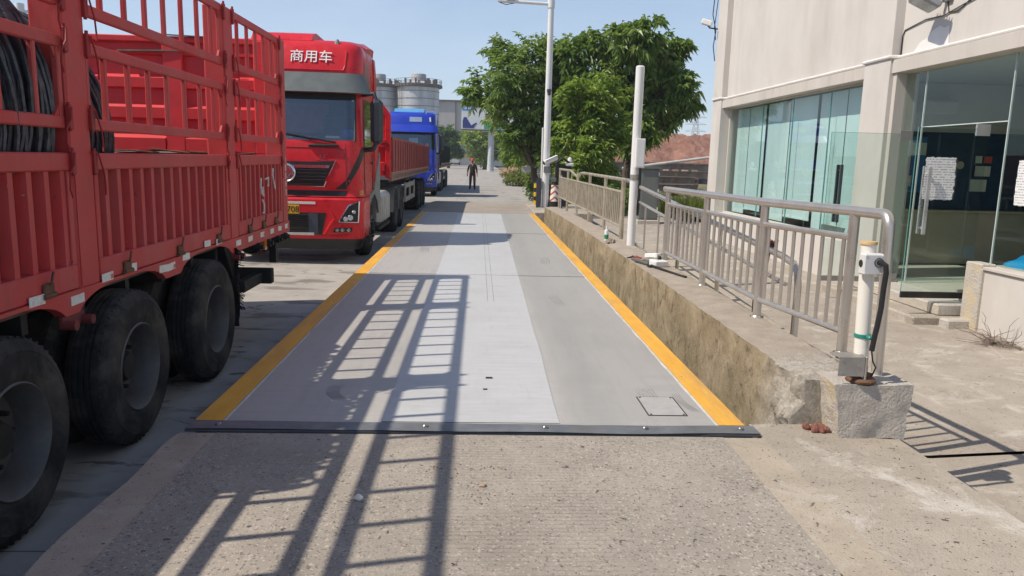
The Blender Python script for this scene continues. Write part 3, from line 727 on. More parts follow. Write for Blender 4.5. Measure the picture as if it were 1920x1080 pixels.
for i in range(7):
    p.obox((lerp(-4.3, -2.9, i/6), y0-0.085, 1.865+0.012*math.sin(i*4)), (0.32, 0.05, 0.02), Euler((0.2*math.sin(i*3), 0.1*math.sin(i*7), 0.1)).to_matrix(), 0.004)
p.build('bent_edge_strip', M_rust, tgo)
p = MB(); p.obox((-3.85, y0-0.03, 3.05), (0.95, 0.12, 0.018), Euler((0, R(-1.5), 0.03)).to_matrix()); p.obox((-3.55, y0-0.03, 3.235), (0.5, 0.16, 0.012), Euler((0.1, R(1.5), 0)).to_matrix()); p.build('loose_batten', mat('grey_wood', (0.22, 0.18, 0.14), 0.85, var=0.3, scale=8), tgo)
p = MB(); p.tube([(-3.0, y0-0.062, 2.82), (-2.93, y0-0.062, 2.90), (-2.87, y0-0.062, 2.81), (-3.0, y0-0.062, 2.825)], 0.004, 5); p.build('chalk_mark', M_red1, tgo)
# graffiti strokes on the last side panel, stencilled number on the last post
M_chalk = mat('white_chalk_paint', (0.72, 0.66, 0.64), 0.7, var=0.25, scale=30)
xg = XT-0.006
for st in ([(8.62, 1.60), (8.60, 1.52), (8.63, 1.43), (8.70, 1.40), (8.68, 1.50), (8.64, 1.44)], [(8.66, 1.36), (8.72, 1.30), (8.71, 1.22), (8.66, 1.21)], [(8.80, 1.585), (8.92, 1.60), (8.90, 1.50)], [(9.12, 1.70), (9.10, 1.62), (9.16, 1.54), (9.20, 1.46)]):
    p = MB(); p.tube([(xg, y, z) for y, z in st], 0.011, 6); p.build('graffiti', M_chalk, tr)
for i, ch in enumerate('18000'):
    t = text_mb(ch, 0.11, frame_mtx((XT+0.0085, 9.66, 1.80-i*0.10), (0, 1, 0), (0, 0, 1)), 0.003); t.build('stencil_digit', M_chalk, tr)
for wy in WH: wheel(tr, -2.325, wy, ZA, 0.54)
for wy in WH:
    q = MB(); q.lathe([(0.29, -0.02), (0.40, 0.0), (0.50, -0.02), (0.53, -0.06), (0.53, -0.22), (0.42, -0.28), (0.29, -0.26)], (-2.66, wy, ZA), 'X', 40); q.build('inner_tyre', M_tyre, tr)
# mudflap with frayed edge, and the rear bumper bar
p = MB(); N = 16
p.add([(x, 7.56+0.04*math.sin(i*0.7), 0.95-i*0.052) for i in range(N) for x in (-2.72, -2.36+0.014*noise.noise(Vector((i*2.3, 0, 0))))], [(2*i, 2*i+1, 2*i+3, 2*i+2) for i in range(N-1)])
random.seed(4)
for i in range(60):
    z = random.uniform(0.35, 0.95); p.tube([(-2.37, 7.55, z), (-2.34+random.uniform(0, 0.04), 7.57, z-random.uniform(0.02, 0.06))], 0.004, 4)
p.build('mudflap', M_rubber, tr)
p = MB(); p.prism([(7.45, 1.0), (7.30, 0.98), (7.46, 0.75), (7.60, 0.52), (7.66, 0.30), (7.72, 0.30), (7.74, 0.62), (7.66, 1.0)], 'X', -2.66, -2.40); p.build('mudguard', M_rubber, tr)
p = MB(); p.box(-4.5, -2.30, 8.55, 8.66, 0.43, 0.60, 0.01); p.box(-3.2, -3.1, 8.2, 8.58, 0.5, 0.9); p.box(-2.5, -2.4, 7.9, 8.57, 0.44, 0.56, 0.01); p.build('underrun_bar', M_under, tr)
p = MB(); p.box(-3.0, -2.55, 9.3, 9.72, 0.70, 0.95, 0.01); p.box(-2.55, -2.47, 9.4, 9.5, 0.55, 0.9); p.build('rear_crossmember', M_under, tr)

# ------------------------------------------------------------------ the coils of wire on the trailer
k = NT('wire_steel'); 
c = k.ramp(k.noise(18, 5, 0.6), [(0.3, (0.045, 0.05, 0.062)), (0.7, (0.12, 0.127, 0.15))])
c = k.mix(k.math('MULTIPLY', k.ramp(k.noise(2.2, 6, 0.6), [(0.5, 0.0), (0.7, 1.0)]), 0.5), c, (0.075, 0.05, 0.04))
wv = k.n.new('ShaderNodeTexNoise'); wv.inputs['Scale'].default_value = 70; k.link(k.co(), wv.inputs['Vector'])
k.set(col=c, rough=0.5, metal=0.45); k.bump(wv.outputs['Fac'], 0.6, 0.006); M_wire = k.m
def coil(name, label, yc, xc, zc, r, n, seed, ln):
    rnd = random.Random(seed); mb = MB()
    for i in range(n):
        y = yc-ln/2+ln*(i+0.5)/n
        for lay in range(4):
            rr = r-lay*0.028+rnd.uniform(-0.028, 0.016); ph = rnd.uniform(0, 6.28); ty = rnd.uniform(-0.05, 0.05); tx = rnd.uniform(-0.06, 0.06)
            pts = []
            m = 44
            for j in range(m+1):
                a = 2*math.pi*j/m
                pts.append((xc+math.cos(a)*(rr+0.012*math.sin(3*a+ph)), y+ty*math.cos(a)+tx*math.sin(a)+0.02*math.sin(2*a+ph), zc+math.sin(a)*(rr+0.014*math.sin(2*a+ph))))
            mb.tube(pts, 0.0145, 6, False)
    o = solo(mb, name, M_wire, label, 'wire coil', (xc, yc, 1.05), 'coils of steel wire on the trailer', recalc=False)
    return o
coil('wire_coil', 'dark coil of ribbed steel wire behind the near bars of the red trailer', 5.22, -3.62, 1.95, 0.93, 32, 5, 1.35)
coil('wire_coil', 'dark coil of ribbed steel wire at the far left edge of the red trailer', 3.85, -3.42, 2.08, 0.985, 36, 8, 1.5)
# ================================================================== the tractor units with their trailers
M_chrome = mat('chrome_trim', (0.75, 0.76, 0.78), 0.18, 1.0, var=0.08, scale=20)
M_blackp = mat('black_plastic', (0.016, 0.017, 0.018), 0.45, var=0.25, scale=8)
M_greyp = mat('grey_plastic', (0.24, 0.25, 0.24), 0.55, var=0.15, scale=5, dirt=(0.16, 0.14, 0.11), dirt_amt=0.4)
M_tank = mat('brushed_aluminium', (0.42, 0.43, 0.43), 0.42, 0.6, var=0.15, scale=4, dirt=(0.2, 0.18, 0.15), dirt_amt=0.4)
M_visor = mat('smoked_visor', (0.115, 0.13, 0.125), 0.35, var=0.15, scale=3, coat=0.3)
M_screen = glass('windscreen_glass', (0.66, 0.73, 0.77), 1.6, 0.02, 0.13)
M_inside = mat('cab_interior', (0.045, 0.048, 0.055), 0.8, var=0.2, scale=6)
M_lampg = mat('lamp_glass', (0.50, 0.52, 0.54), 0.12, 0.7, var=0.4, scale=30)
M_whitep = mat('white_sticker', (0.74, 0.74, 0.73), 0.4, var=0.1, scale=40)
M_letters = mat('white_lettering', (0.85, 0.85, 0.85), 0.45, var=0.05, scale=30)
M_plate = mat('yellow_plate', (0.62, 0.36, 0.02), 0.4, var=0.08, scale=25)
M_amber = mat('amber_lamp', (0.55, 0.16, 0.03), 0.25)
M_bluecloth = mat('blue_cloth', (0.03, 0.10, 0.42), 0.7, var=0.2, scale=12)
class Cab:
    def __init__(s, xc, y0, z0, lev, bow=0.05):
        s.xc, s.y0, s.z0, s.lev, s.bow = xc, y0, z0, lev, bow
    def tab(s, z): return interp(s.lev, z)
    def S(s, u, z, off=0.0):
        yo, hw, r = s.tab(z); a = hw-r; q = abs(u); sg = 1 if u >= 0 else -1
        if q <= 1: x = q*a; y = yo+s.bow*q*q; nx, ny = 0.06*q, -1
        elif q <= 2:
            th = (q-1)*math.pi/2; x = a+r*math.sin(th); y = yo+s.bow+r*(1-math.cos(th)); nx, ny = math.sin(th), -math.cos(th)
        else: x = hw; y = yo+s.bow+r+(q-2); nx, ny = 1, 0
        return Vector((s.xc+sg*(x+nx*off), s.y0+y+ny*off, s.z0+z))
    def ux(s, x, z):
        """front coordinate for a distance x from the centre line"""
        yo, hw, r = s.tab(z); a = hw-r; q = abs(x); sg = 1 if x >= 0 else -1
        if q <= a: return sg*q/a
        return sg*(1+math.asin(min(1, (q-a)/r))*2/math.pi)
    def uy(s, y, z, sg=1):
        yo, hw, r = s.tab(z); return sg*(2+max(0.0, y-(yo+s.bow+r)))
    def patch(s, mb, P, n=8, m=4, off=0.004, off2=None, base=-0.01):
        """P: four (u,z) corners: lower left, lower right, upper right, upper left; off at the bottom, off2 at the top"""
        o2 = off if off2 is None else off2
        (a, b, c, d) = P
        def uz(p, q): return (lerp(lerp(a[0], b[0], p), lerp(d[0], c[0], p), q), lerp(lerp(a[1], b[1], p), lerp(d[1], c[1], p), q))
        g = [[s.S(*uz(i/n, j/m), lerp(off, o2, j/m)) for i in range(n+1)] for j in range(m+1)]
        vs = [p for row in g for p in row]; fs = [(j*(n+1)+i, j*(n+1)+i+1, (j+1)*(n+1)+i+1, (j+1)*(n+1)+i) for j in range(m) for i in range(n)]
        edge = [(i, 0) for i in range(n)]+[(n, j) for j in range(m)]+[(i, m) for i in range(n, 0, -1)]+[(0, j) for j in range(m, 0, -1)]
        k0 = len(vs); E = len(edge)
        for (i, j) in edge: vs.append(s.S(*uz(i/n, j/m), base))
        for e in range(E):
            i, j = edge[e]; i2, j2 = edge[(e+1) % E]
            fs.append((j*(n+1)+i, k0+e, k0+(e+1) % E, j2*(n+1)+i2))
        mb.add(vs, fs)
def loft_shell(cab, zs, us, rear, hole=None, cap=True, floor=False):
    mb = MB(); n = len(us)
    rows = []
    for z in zs:
        row = [cab.S(u, z) for u in us]
        yr = cab.y0+rear
        row = [Vector((row[0].x, yr, row[0].z))]+row+[Vector((row[-1].x, yr, row[-1].z))]
        rows.append(row)
    N = n+2
    vs = [p for r in rows for p in r]; fs = []
    for j in range(len(zs)-1):
        for i in range(N-1):
            if hole and 0 < i < N-2:
                u = (us[i-1]+us[i])/2; z = (zs[j]+zs[j+1])/2
                if hole(u, z): continue
            fs.append((j*N+i, j*N+i+1, (j+1)*N+i+1, (j+1)*N+i))
        fs.append((j*N+N-1, j*N, (j+1)*N, (j+1)*N+N-1))
    mb.add(vs, fs)
    if cap: mb.add([p for p in rows[-1]], [tuple(range(N))])
    if floor: mb.add([p for p in rows[0]], [tuple(range(N))])
    return mb
def tractor(name, label, group, xc, y0, z0, paint, main=True):
    t = thing(name, label, 'truck', (xc, y0+1.5, z0), group)
    lev = [(0.30, .12, 1.18, .15), (0.45, .03, 1.25, .17), (0.62, .0, 1.275, .19), (1.12, .0, 1.275, .21), (1.20, .05, 1.25, .21), (1.28, .06, 1.245, .23), (1.45, .03, 1.24, .25), (2.05, .10, 1.235, .27), (2.13, .13, 1.23, .27), (2.90, .36, 1.20, .27), (3.0, .39, 1.195, .28), (3.35, .47, 1.19, .29), (3.68, .60, 1.165, .30), (3.78, .68, 1.13, .30), (3.86, .85, 1.04, .30)]
    C = Cab(xc, y0, z0, lev)
    us = [-2.55, -2.15, -2, -1.8, -1.6, -1.45, -1.3, -1.15, -1, -.75, -.5, -.25, 0, .25, .5, .75, 1, 1.15, 1.3, 1.45, 1.6, 1.8, 2, 2.15, 2.55]
    hole = lambda u, z: abs(u) < 1.45 and 2.13 < z < 2.90
    zs = [1.17, 1.20, 1.28, 1.36, 1.45, 1.65, 1.85, 2.05, 2.13, 2.3, 2.5, 2.7, 2.90, 3.0, 3.12, 3.24, 3.35, 3.46, 3.57, 3.68, 3.73, 3.78, 3.82, 3.86]
    body = loft_shell(C, zs, us, 2.35, hole, floor=True).build('cab', paint, t, angle=28)
    # inside of the cab
    p = MB(); w = 1.12; Y = lambda d: y0+d
    p.box(xc-w, xc+w, Y(1.9), Y(1.95), z0+1.3, z0+3.2)
    p.box(xc-w, xc+w, Y(0.45), Y(1.95), z0+1.6, z0+1.65)
    p.prism([(Y(0.38), z0+2.10), (Y(0.52), z0+2.16), (Y(0.95), z0+2.10), (Y(0.95), z0+1.7), (Y(0.38), z0+1.7)], 'X', xc-w, xc+w)
    p.box(xc-w, xc+w, Y(0.66), Y(1.9), z0+3.05, z0+3.1)
    for sx in (-0.62, 0.62):
        p.box(xc+sx-0.27, xc+sx+0.27, Y(1.45), Y(1.6), z0+1.9, z0+2.62, 0.05); p.box(xc+sx-0.12, xc+sx+0.12, Y(1.46), Y(1.56), z0+2.64, z0+2.85, 0.03)
    p.lathe([(0.19, -0.015), (0.21, 0), (0.19, 0.015)], (xc+0.62, Y(0.98), z0+2.22), 'Y', 20)
    p.build('dashboard_and_seats', M_inside, body)
    if main:
        p = MB(); p.obox((xc+0.55+0.42, Y(0.52), z0+2.24), (0.24, 0.14, 0.17), None, 0.05); p.obox((xc+0.28, Y(0.5), z0+2.17), (0.28, 0.14, 0.045), None, 0.02)
        p.build('blue_cloth', M_bluecloth, body)
        p = MB(); p.obox((xc+0.70, Y(0.45), z0+2.18), (0.26, 0.10, 0.05), Euler((0, 0, 0.3)).to_matrix(), 0.02); p.obox((xc-0.22, Y(0.46), z0+2.165), (0.45, 0.08, 0.02), None); p.build('papers', M_whitep, body)
        p = MB(); C.patch(p, [(-0.72, 2.32), (-0.50, 2.32), (-0.50, 2.42), (-0.72, 2.42)], 2, 2, -0.003, base=-0.006); C.patch(p, [(1.28, 2.80), (1.38, 2.80), (1.38, 2.87), (1.28, 2.87)], 2, 2, -0.003, base=-0.006); p.build('screen_sticker', M_whitep, body)
        p = MB(); p.box(xc-0.55, xc+0.42, Y(1.62), Y(1.64), z0+2.28, z0+2.82); p.build('pink_curtain', mat('faded_pink_curtain', (0.50, 0.16, 0.18), 0.8, var=0.25, scale=6), body)
    else:
        p = MB(); p.obox((xc+0.15, Y(0.62), z0+2.55), (0.42, 0.01, 0.26), Euler((R(-15), 0, 0)).to_matrix()); p.build('screen_sticker', mat('pale_blue_sheet', (0.45, 0.60, 0.68), 0.5), body)
        p = MB(); p.lathe([(0, 0.16), (0.07, 0.14), (0.10, 0.05), (0.085, -0.05), (0.0, -0.08)], (xc+0.80, Y(0.42), z0+2.28), 'Z', 14); p.build('pink_toy', mat('pink_plush', (0.62, 0.18, 0.24), 0.8), body)
    p = MB(); C.patch(p, [(-1.46, 2.125), (1.46, 2.125), (1.46, 2.905), (-1.46, 2.905)], 28, 8, 0.003, base=0.0); p.build('windscreen', M_screen, body, angle=50)
    p = MB(); C.patch(p, [(-1.47, 2.82), (1.47, 2.82), (1.47, 2.92), (-1.47, 2.92)], 24, 2, 0.008, base=0.0)
    for sg in (-1, 1): C.patch(p, sorted([(sg*1.47, 2.11), (sg*1.41, 2.11)])+sorted([(sg*1.47, 2.82), (sg*1.41, 2.82)], reverse=True), 2, 6, 0.008, base=0.0)
    p.build('windscreen_seal', M_blackp, body)
    # visor over the windscreen
    p = MB(); C.patch(p, [(-1.75, 2.93), (1.75, 2.93), (1.85, 3.27), (-1.85, 3.27)], 28, 5, 0.20, 0.035, base=-0.01); p.build('sun_visor', M_visor if main else paint, body, angle=40)
    # roof front panel outline and lettering
    if main:
        p = MB()
        for (ua, za, ub, zb) in ((-0.98, 3.32, 0.98, 3.32), (0.98, 3.32, 1.04, 3.40), (1.04, 3.40, 1.12, 3.66)):
            pts = [C.S(lerp(ua, ub, i/8), lerp(za, zb, i/8), 0.006) for i in range(9)]; p.tube(pts, 0.012, 6)
        p.build('roof_panel_bead', paint, body)
        o = C.S(C.ux(0.34, 3.53), 3.53, 0.012); up = C.S(0, 3.66)-C.S(0, 3.40)
        text_mb('商用车', 0.245, frame_mtx(o, (1, 0.03, 0), up), 0.012, 3, 0.0).build('lettering', M_letters, body)
    else:
        p = MB(); C.patch(p, [(-0.02, 3.40), (0.62, 3.40), (0.62, 3.62), (-0.02, 3.62)], 4, 2, 0.02, base=0.0); p.build('roof_sign', mat('pale_blue_sign', (0.28, 0.36, 0.52), 0.4), body)
        p = MB(); C.patch(p, [(1.02, 3.42), (1.16, 3.42), (1.16, 3.62), (1.02, 3.62)], 2, 2, 0.02, base=0.0); p.build('roof_lamp', M_whitep, body)
    # front panel: grille, emblem, stripe, gap
    p = MB(); C.patch(p, [(C.ux(-0.60, 1.36), 1.36), (C.ux(0.60, 1.36), 1.36), (C.ux(0.79, 1.76), 1.76), (C.ux(-0.79, 1.76), 1.76)], 16, 4, 0.012); gr = p.build('grille', M_blackp, body, angle=30)
    p = MB()
    for i in range(5):
        z = 1.40+i*0.055; wv_ = lerp(0.61, 0.74, (z-1.36)/0.36)
        p.tube([C.S(C.ux(lerp(-wv_, wv_, j/10), z), z, 0.02) for j in range(11)], 0.011, 6)
    p.build('grille_slat', mat('gloss_black', (0.03, 0.032, 0.036), 0.2, coat=0.5), gr)
    p = MB(); C.patch(p, [(C.ux(-0.70, 1.655), 1.655), (C.ux(0.70, 1.655), 1.655), (C.ux(0.72, 1.705), 1.705), (C.ux(-0.72, 1.705), 1.705)], 12, 2, 0.028); p.build('chrome_bar', M_chrome, gr)
    p = MB(); pts = [C.S(C.ux(a, z), z, 0.013) for a, z in ((-0.81, 1.78), (0.81, 1.78), (0.62, 1.345), (-0.62, 1.345), (-0.81, 1.78))]; p.tube(pts, 0.011, 6); p.build('grille_frame', M_chrome if main else paint, gr)
    ec = C.S(0, 1.57, 0.03)
    p = MB(); p.lathe([(0.150, 0.0), (0.158, -0.022), (0.140, -0.03), (0.126, -0.02), (0.128, 0.0)], ec, 'Y', 32)
    p.lathe([(0.127, -0.004), (0.0, -0.006)], ec, 'Y', 24)
    for sg in (-1, 1): p.tube([ec+Vector((sg*(0.02+0.075*math.sin(i/8*2.6)), -0.02, -0.10+0.2*i/8)) for i in range(9)], 0.014, 6)
    p.build('emblem', M_chrome, gr)
    if main:
        o = C.S(C.ux(0.60, 1.855), 1.855, 0.006); text_mb('KL', 0.10, frame_mtx(o, (1, 0.06, 0), (0, 0.1, 1)), 0.012).build('badge', M_chrome, body)
        p = MB(); C.patch(p, [(C.ux(0.80, 1.30), 1.30), (C.ux(0.98, 1.30), 1.30), (C.uy(0.62, 2.02), 2.02), (C.ux(1.22, 2.02), 2.02)], 8, 8, 0.005, base=-0.002); p.build('black_stripe', M_blackp, body)
        p = MB()
        for sg in (1,):
            pts = [C.S(1.0, lerp(1.28, 2.08, i/8), 0.0015) for i in range(9)]; p.tube(pts, 0.007, 5)
        p.tube([C.S(lerp(-1, 1, i/14), 2.0-0.02*abs(lerp(-1, 1, i/14))**6, 0.002) for i in range(15)], 0.008, 5)
        p.build('panel_seam', M_red1d if main else M_blackp, body)
    p = MB(); C.patch(p, [(-1.0, 1.185), (0.93, 1.185), (1.0, 1.275), (-1.0, 1.275)], 14, 2, 0.003); p.build('hood_gap', M_blackp, body)
    # bumper
    bz = [0.30, 0.36, 0.45, 0.55, 0.62, 0.8, 0.95, 1.06, 1.12, 1.155]
    bus = [-2.45, -2.2, -2, -1.8, -1.6, -1.4, -1.2, -1, -.75, -.5, -.25, 0, .25, .5, .75, 1, 1.2, 1.4, 1.6, 1.8, 2, 2.2, 2.45]
    bp = loft_shell(C, bz[2:], bus, 0.92, None, True, True).build('bumper', paint, t, angle=28)
    p = loft_shell(C, [0.26, 0.30, 0.36, 0.447], bus, 0.80, None, True, True); p.build('air_dam', M_blackp, t)
    p = MB(); C.patch(p, [(C.ux(-0.66, 0.52), 0.52), (C.ux(0.58, 0.52), 0.52), (C.ux(0.66, 0.90), 0.90), (C.ux(-0.66, 0.90), 0.90)], 12, 4, 0.004)
    for i in range(9):
        z = 0.555+i*0.038; p.tube([C.S(C.ux(lerp(-0.56, 0.36, j/6), z), z, 0.012) for j in range(7)], 0.008, 5)
    p.build('lower_grille', M_blackp, bp)
    p = MB(); C.patch(p, [(C.ux(0.36, 0.53), 0.53), (C.ux(0.52, 0.53), 0.53), (C.ux(0.52, 0.89), 0.89), (C.ux(0.36, 0.89), 0.89)], 3, 3, 0.014); p.build('intake_panel', mat('slate_plastic', (0.05, 0.06, 0.085), 0.5), bp)
    p = MB()
    p.tube([C.S(C.ux(a, z), z, 0.01) for a, z in ((0.62, 0.53), (0.74, 0.72), (0.80, 0.80), (0.74, 0.90))], 0.022, 6)
    p.tube([C.S(C.ux(a, z), z, 0.008) for a, z in ((-0.9, 0.505), (0.9, 0.50), (1.05, 0.52))], 0.02, 6); p.build('bumper_ridge', paint, bp)
    M_wr = mat('reflective_strip', (0.70, 0.68, 0.66), 0.35, var=0.15, scale=35)
    for z, xa, xb in ((1.065, -0.48, 0.48), (0.535, -0.45, 0.45)):
        p = MB(); C.patch(p, [(C.ux(xa, z), z-0.022), (C.ux(xb, z), z-0.022), (C.ux(xb, z), z+0.022), (C.ux(xa, z), z+0.022)], 10, 1, 0.034 if z < 0.6 else 0.006); p.build('reflective_strip', M_wr, bp)
    if main:
        o = C.S(0, 0.955, 0.05); p = MB(); p.obox(o, (0.44, 0.012, 0.15), None, 0.004); pl = p.build('number_plate', M_plate, bp)
        text_mb('708', 0.145, frame_mtx(o+Vector((0.115, -0.008, -0.004)), (1, 0, 0), (0, 0, 1)), 0.004).build('plate_lettering', M_blackp, pl)
    for sg in (-1, 1):
        def q(a): return sorted(a[:2], key=lambda e: e[0])+sorted(a[2:], key=lambda e: -e[0])
        P = [(C.ux(sg*0.86, 0.75), 0.745), (C.ux(sg*1.185, 0.75), 0.745), (C.ux(sg*1.20, 1.10), 1.10), (C.ux(sg*1.04, 1.02), 1.03)]
        p = MB(); C.patch(p, q(P), 5, 5, 0.004); hl = p.build('headlight', M_blackp, bp)
        p = MB(); p.tube([C.S(u, z, 0.010) for u, z in P+P[:1]], 0.012, 6); p.tube([C.S(u, z, 0.013) for u, z in (P[0], P[1], P[2])], 0.017, 6); p.build('headlight_trim', M_chrome if main else M_greyp, hl)
        p = MB()
        for (a, z, r) in ((0.98, 0.80, 0.045), (1.06, 0.82, 0.05), (1.12, 0.92, 0.035)):
            c = C.S(C.ux(sg*a, z), z, 0.004); p.lathe([(r, 0.0), (r*0.8, -0.012), (r*0.4, -0.02), (0, -0.022)], c, 'Y', 14)
        p.build('headlight_lens', M_lampg, hl)
        P = [(C.ux(sg*0.76, 0.57), 0.565), (C.ux(sg*1.08, 0.57), 0.575), (C.ux(sg*1.10, 0.66), 0.65), (C.ux(sg*0.80, 0.66), 0.645)]
        p = MB(); C.patch(p, q(P), 5, 2, 0.005); fl = p.build('fog_lamp', M_blackp, bp)
        p = MB()
        for a in (0.84, 0.93, 1.03):
            c = C.S(C.ux(sg*a, 0.608), 0.608, 0.006); p.lathe([(0.033, 0.0), (0.025, -0.012), (0, -0.014)], c, 'Y', 12)
        p.build('fog_lens', M_lampg, fl)
        if True:
            p = MB(); C.patch(p, q([(sg*1.55, 1.20), (sg*1.95, 1.20), (sg*1.95, 1.285), (sg*1.55, 1.285)]), 3, 2, 0.008); p.build('indicator', M_amber, body)
        # door window, side glass, door line
        ya, yb = 0.62, 1.42
        p = MB(); C.patch(p, q([(C.uy(0.56, 2.0, sg), 2.06), (C.uy(1.45, 2.0, sg), 1.98), (C.uy(1.45, 2.8, sg), 2.86), (C.uy(0.80, 2.8, sg), 2.86)]), 6, 5, 0.004, base=-0.002); p.build('door_window', mat('side_glass', (0.03, 0.04, 0.04), 0.03, var=0.1, coat=1.0), body)
        p = MB(); C.patch(p, q([(C.uy(0.85, 3.0, sg), 2.95), (C.uy(1.75, 3.0, sg), 2.95), (C.uy(1.45, 3.5, sg), 3.52), (C.uy(1.0, 3.5, sg), 3.52)]), 4, 4, 0.004, base=-0.002); p.build('upper_side_panel', mat('faded_side_panel', (0.30, 0.10, 0.085) if main else (0.02, 0.04, 0.12), 0.35, var=0.1), body)
        p = MB()
        for yy_ in (0.52, 1.52):
            p.tube([C.S(C.uy(yy_, z, sg), z, 0.001) for z in (1.2, 1.6, 2.0, 2.4, 2.85)], 0.008, 5)
        p.build('door_seam', M_blackp, body)
        p = MB(); p.bar(C.S(C.uy(1.3, 1.75, sg), 1.75, 0.03), C.S(C.uy(1.5, 1.75, sg), 1.75, 0.03), 0.03, 0.045, 0.01); p.build('door_handle', M_blackp, body)
        # mirror on its arm
        p = MB(); c = C.S(sg*1.75, 2.55); hx = xc+sg*1.46
        p.obox((hx, y0+0.52, z0+2.47), (0.22, 0.20, 0.78), Matrix.Rotation(R(6*sg), 3, 'Z'), 0.07)
        p.tube([(xc+sg*1.18, y0+0.66, z0+2.92), (hx-sg*0.04, y0+0.52, z0+2.95), (hx, y0+0.5, z0+2.82)], 0.035, 8)
        p.tube([(xc+sg*1.22, y0+0.62, z0+1.98), (hx-sg*0.06, y0+0.55, z0+2.0), (hx, y0+0.52, z0+2.12)], 0.045, 8)
        p.build('mirror', mat('dark_mirror_shell', (0.035, 0.042, 0.052), 0.35, var=0.15, scale=5), t)
        # rear corner fairing and lower side skirt
        p = MB(); C.patch(p, q([(C.uy(1.72, 1.3, sg), 1.22), (C.uy(2.36, 1.3, sg), 1.22), (C.uy(2.36, 3.6, sg), 3.72), (C.uy(2.10, 3.5, sg), 3.72)]), 4, 10, 0.022); p.build('corner_fairing', paint, body)
        p = MB(); p.prism([(y0+0.95, z0+1.16), (y0+1.04, z0+0.98), (y0+1.30, z0+1.13), (y0+1.62, z0+1.16), (y0+1.98, z0+1.02), (y0+2.20, z0+0.76), (y0+2.42, z0+0.95), (y0+2.42, z0+1.95), (y0+1.85, z0+1.55), (y0+1.55, z0+1.24)], 'X', *sorted((xc+sg*1.235, xc+sg*1.272))); p.build('side_skirt', M_greyp if main else M_blackp, body)
        p = MB(); p.box(*sorted((xc+sg*1.0, xc+sg*1.24)), y0+0.93, y0+1.02, z0+0.42, z0+1.1); p.box(*sorted((xc+sg*1.0, xc+sg*1.25)), y0+0.95, y0+1.0, z0+0.38, z0+0.44); p.build('step', M_blackp, t)
        wheel(t, xc+sg*1.20, y0+1.50, z0+0.52, 0.52, sg, w=0.28, dish=-0.03, hub_out=0.075, rimmat=mat('front_hub_steel', (0.09, 0.088, 0.085), 0.55, 0.3, var=0.3, scale=9))
        for yy_ in (6.1, 7.45):
            wheel(t, xc+sg*1.20, y0+yy_, z0+0.52, 0.52, sg, w=0.5, dish=0.15)
            p = MB(); p.lathe([(0.585, -0.42*sg), (0.585, 0.0), (0.60, 0.0), (0.60, -0.42*sg)], (xc+sg*1.20, y0+yy_, z0+0.54), 'X', 20, math.pi, False); p.build('wheel_fender', M_greyp, t)
    # wipers, grab bar
    for a in (-0.62, 0.40):
        p = MB(); p.tube([C.S(C.ux(a+0.42, 2.09), 2.09, 0.03), C.S(C.ux(a+0.1, 2.13), 2.135, 0.035), C.S(C.ux(a-0.42, 2.22), 2.22, 0.02)], 0.016, 6); p.build('wiper', M_blackp, body)
    p = MB(); p.bar(C.S(C.ux(0.36, 2.03), 2.03, 0.03), C.S(C.ux(0.86, 2.03), 2.04, 0.03), 0.05, 0.045, 0.015); p.build('grab_bar', M_blackp, body)
    # roof: air conditioner pod and deflector
    p = MB()
    M_pod = paint if main else mat('light_blue_pod', (0.10, 0.32, 0.62), 0.4, var=0.1)
    p.prism([(y0+0.80, z0+3.84), (y0+0.92, z0+3.96), (y0+1.2, z0+4.02), (y0+1.95, z0+4.0), (y0+2.0, z0+3.84)], 'X', xc-0.75, xc+0.30 if main else xc+0.62)
    bmq = p.build('roof_pod', M_pod, body)
    p = MB()
    pr = [(-1.13, 3.74), (-1.15, 3.86), (-0.8, 3.95), (-0.3, 3.99), (0.3, 3.99), (0.8, 3.97), (1.0, 3.99), (1.15, 3.90), (1.13, 3.74)]
    for i in range(4):
        ya, yb, e0, e1 = y0+1.35+i*0.27, y0+1.35+(i+1)*0.27, 0.10*(3-i)/3, 0.10*max(0, 2-i)/3
        n = len(pr); p.add([(xc+a, ya, z0+z-e0) for a, z in pr]+[(xc+a, yb, z0+z-e1) for a, z in pr], [(j, (j+1) % n, n+(j+1) % n, n+j) for j in range(n-1)])
    p.add([(xc+a, y0+1.35, z0+z-0.10) for a, z in pr], [tuple(range(len(pr)))]); p.add([(xc+a, y0+2.43, z0+z) for a, z in pr], [tuple(range(len(pr)))])
    p.build('roof_deflector', paint, body)
    p = MB(); c = C.S(0.9, 3.78); p.lathe([(0.05, 0), (0.045, 0.05), (0.02, 0.09), (0, 0.09)], (c.x, c.y+0.05, c.z), 'Z', 10); p.build('roof_marker', M_greyp, body)
    # fuel tank, chassis
    p = MB()
    for i in range(5):
        ya = y0+2.62+i*0.34; p.box(xc+0.82, xc+1.26, ya, ya+0.325, z0+0.45, z0+1.13, 0.09)
    p.build('fuel_tank', M_tank, t)
    p = MB(); p.box(xc+0.80, xc+1.24, y0+2.5, y0+4.4, z0+0.38, z0+0.44)
    for sx in (-0.42, 0.42): p.box(xc+sx-0.05, xc+sx+0.05, y0+0.9, y0+8.2, z0+0.75, z0+1.05)
    p.box(xc-1.1, xc+1.1, y0+1.46, y0+1.56, z0+0.45, z0+0.57)
    for yy_ in (6.1, 7.45): p.cyl((xc-1.0, y0+yy_, z0+0.52), (xc+1.0, y0+yy_, z0+0.52), 0.12, n=12)
    p.box(xc-0.8, xc+0.8, y0+2.5, y0+3.2, z0+1.0, z0+1.5)
    p.build('chassis', M_under, t)
    return t, C
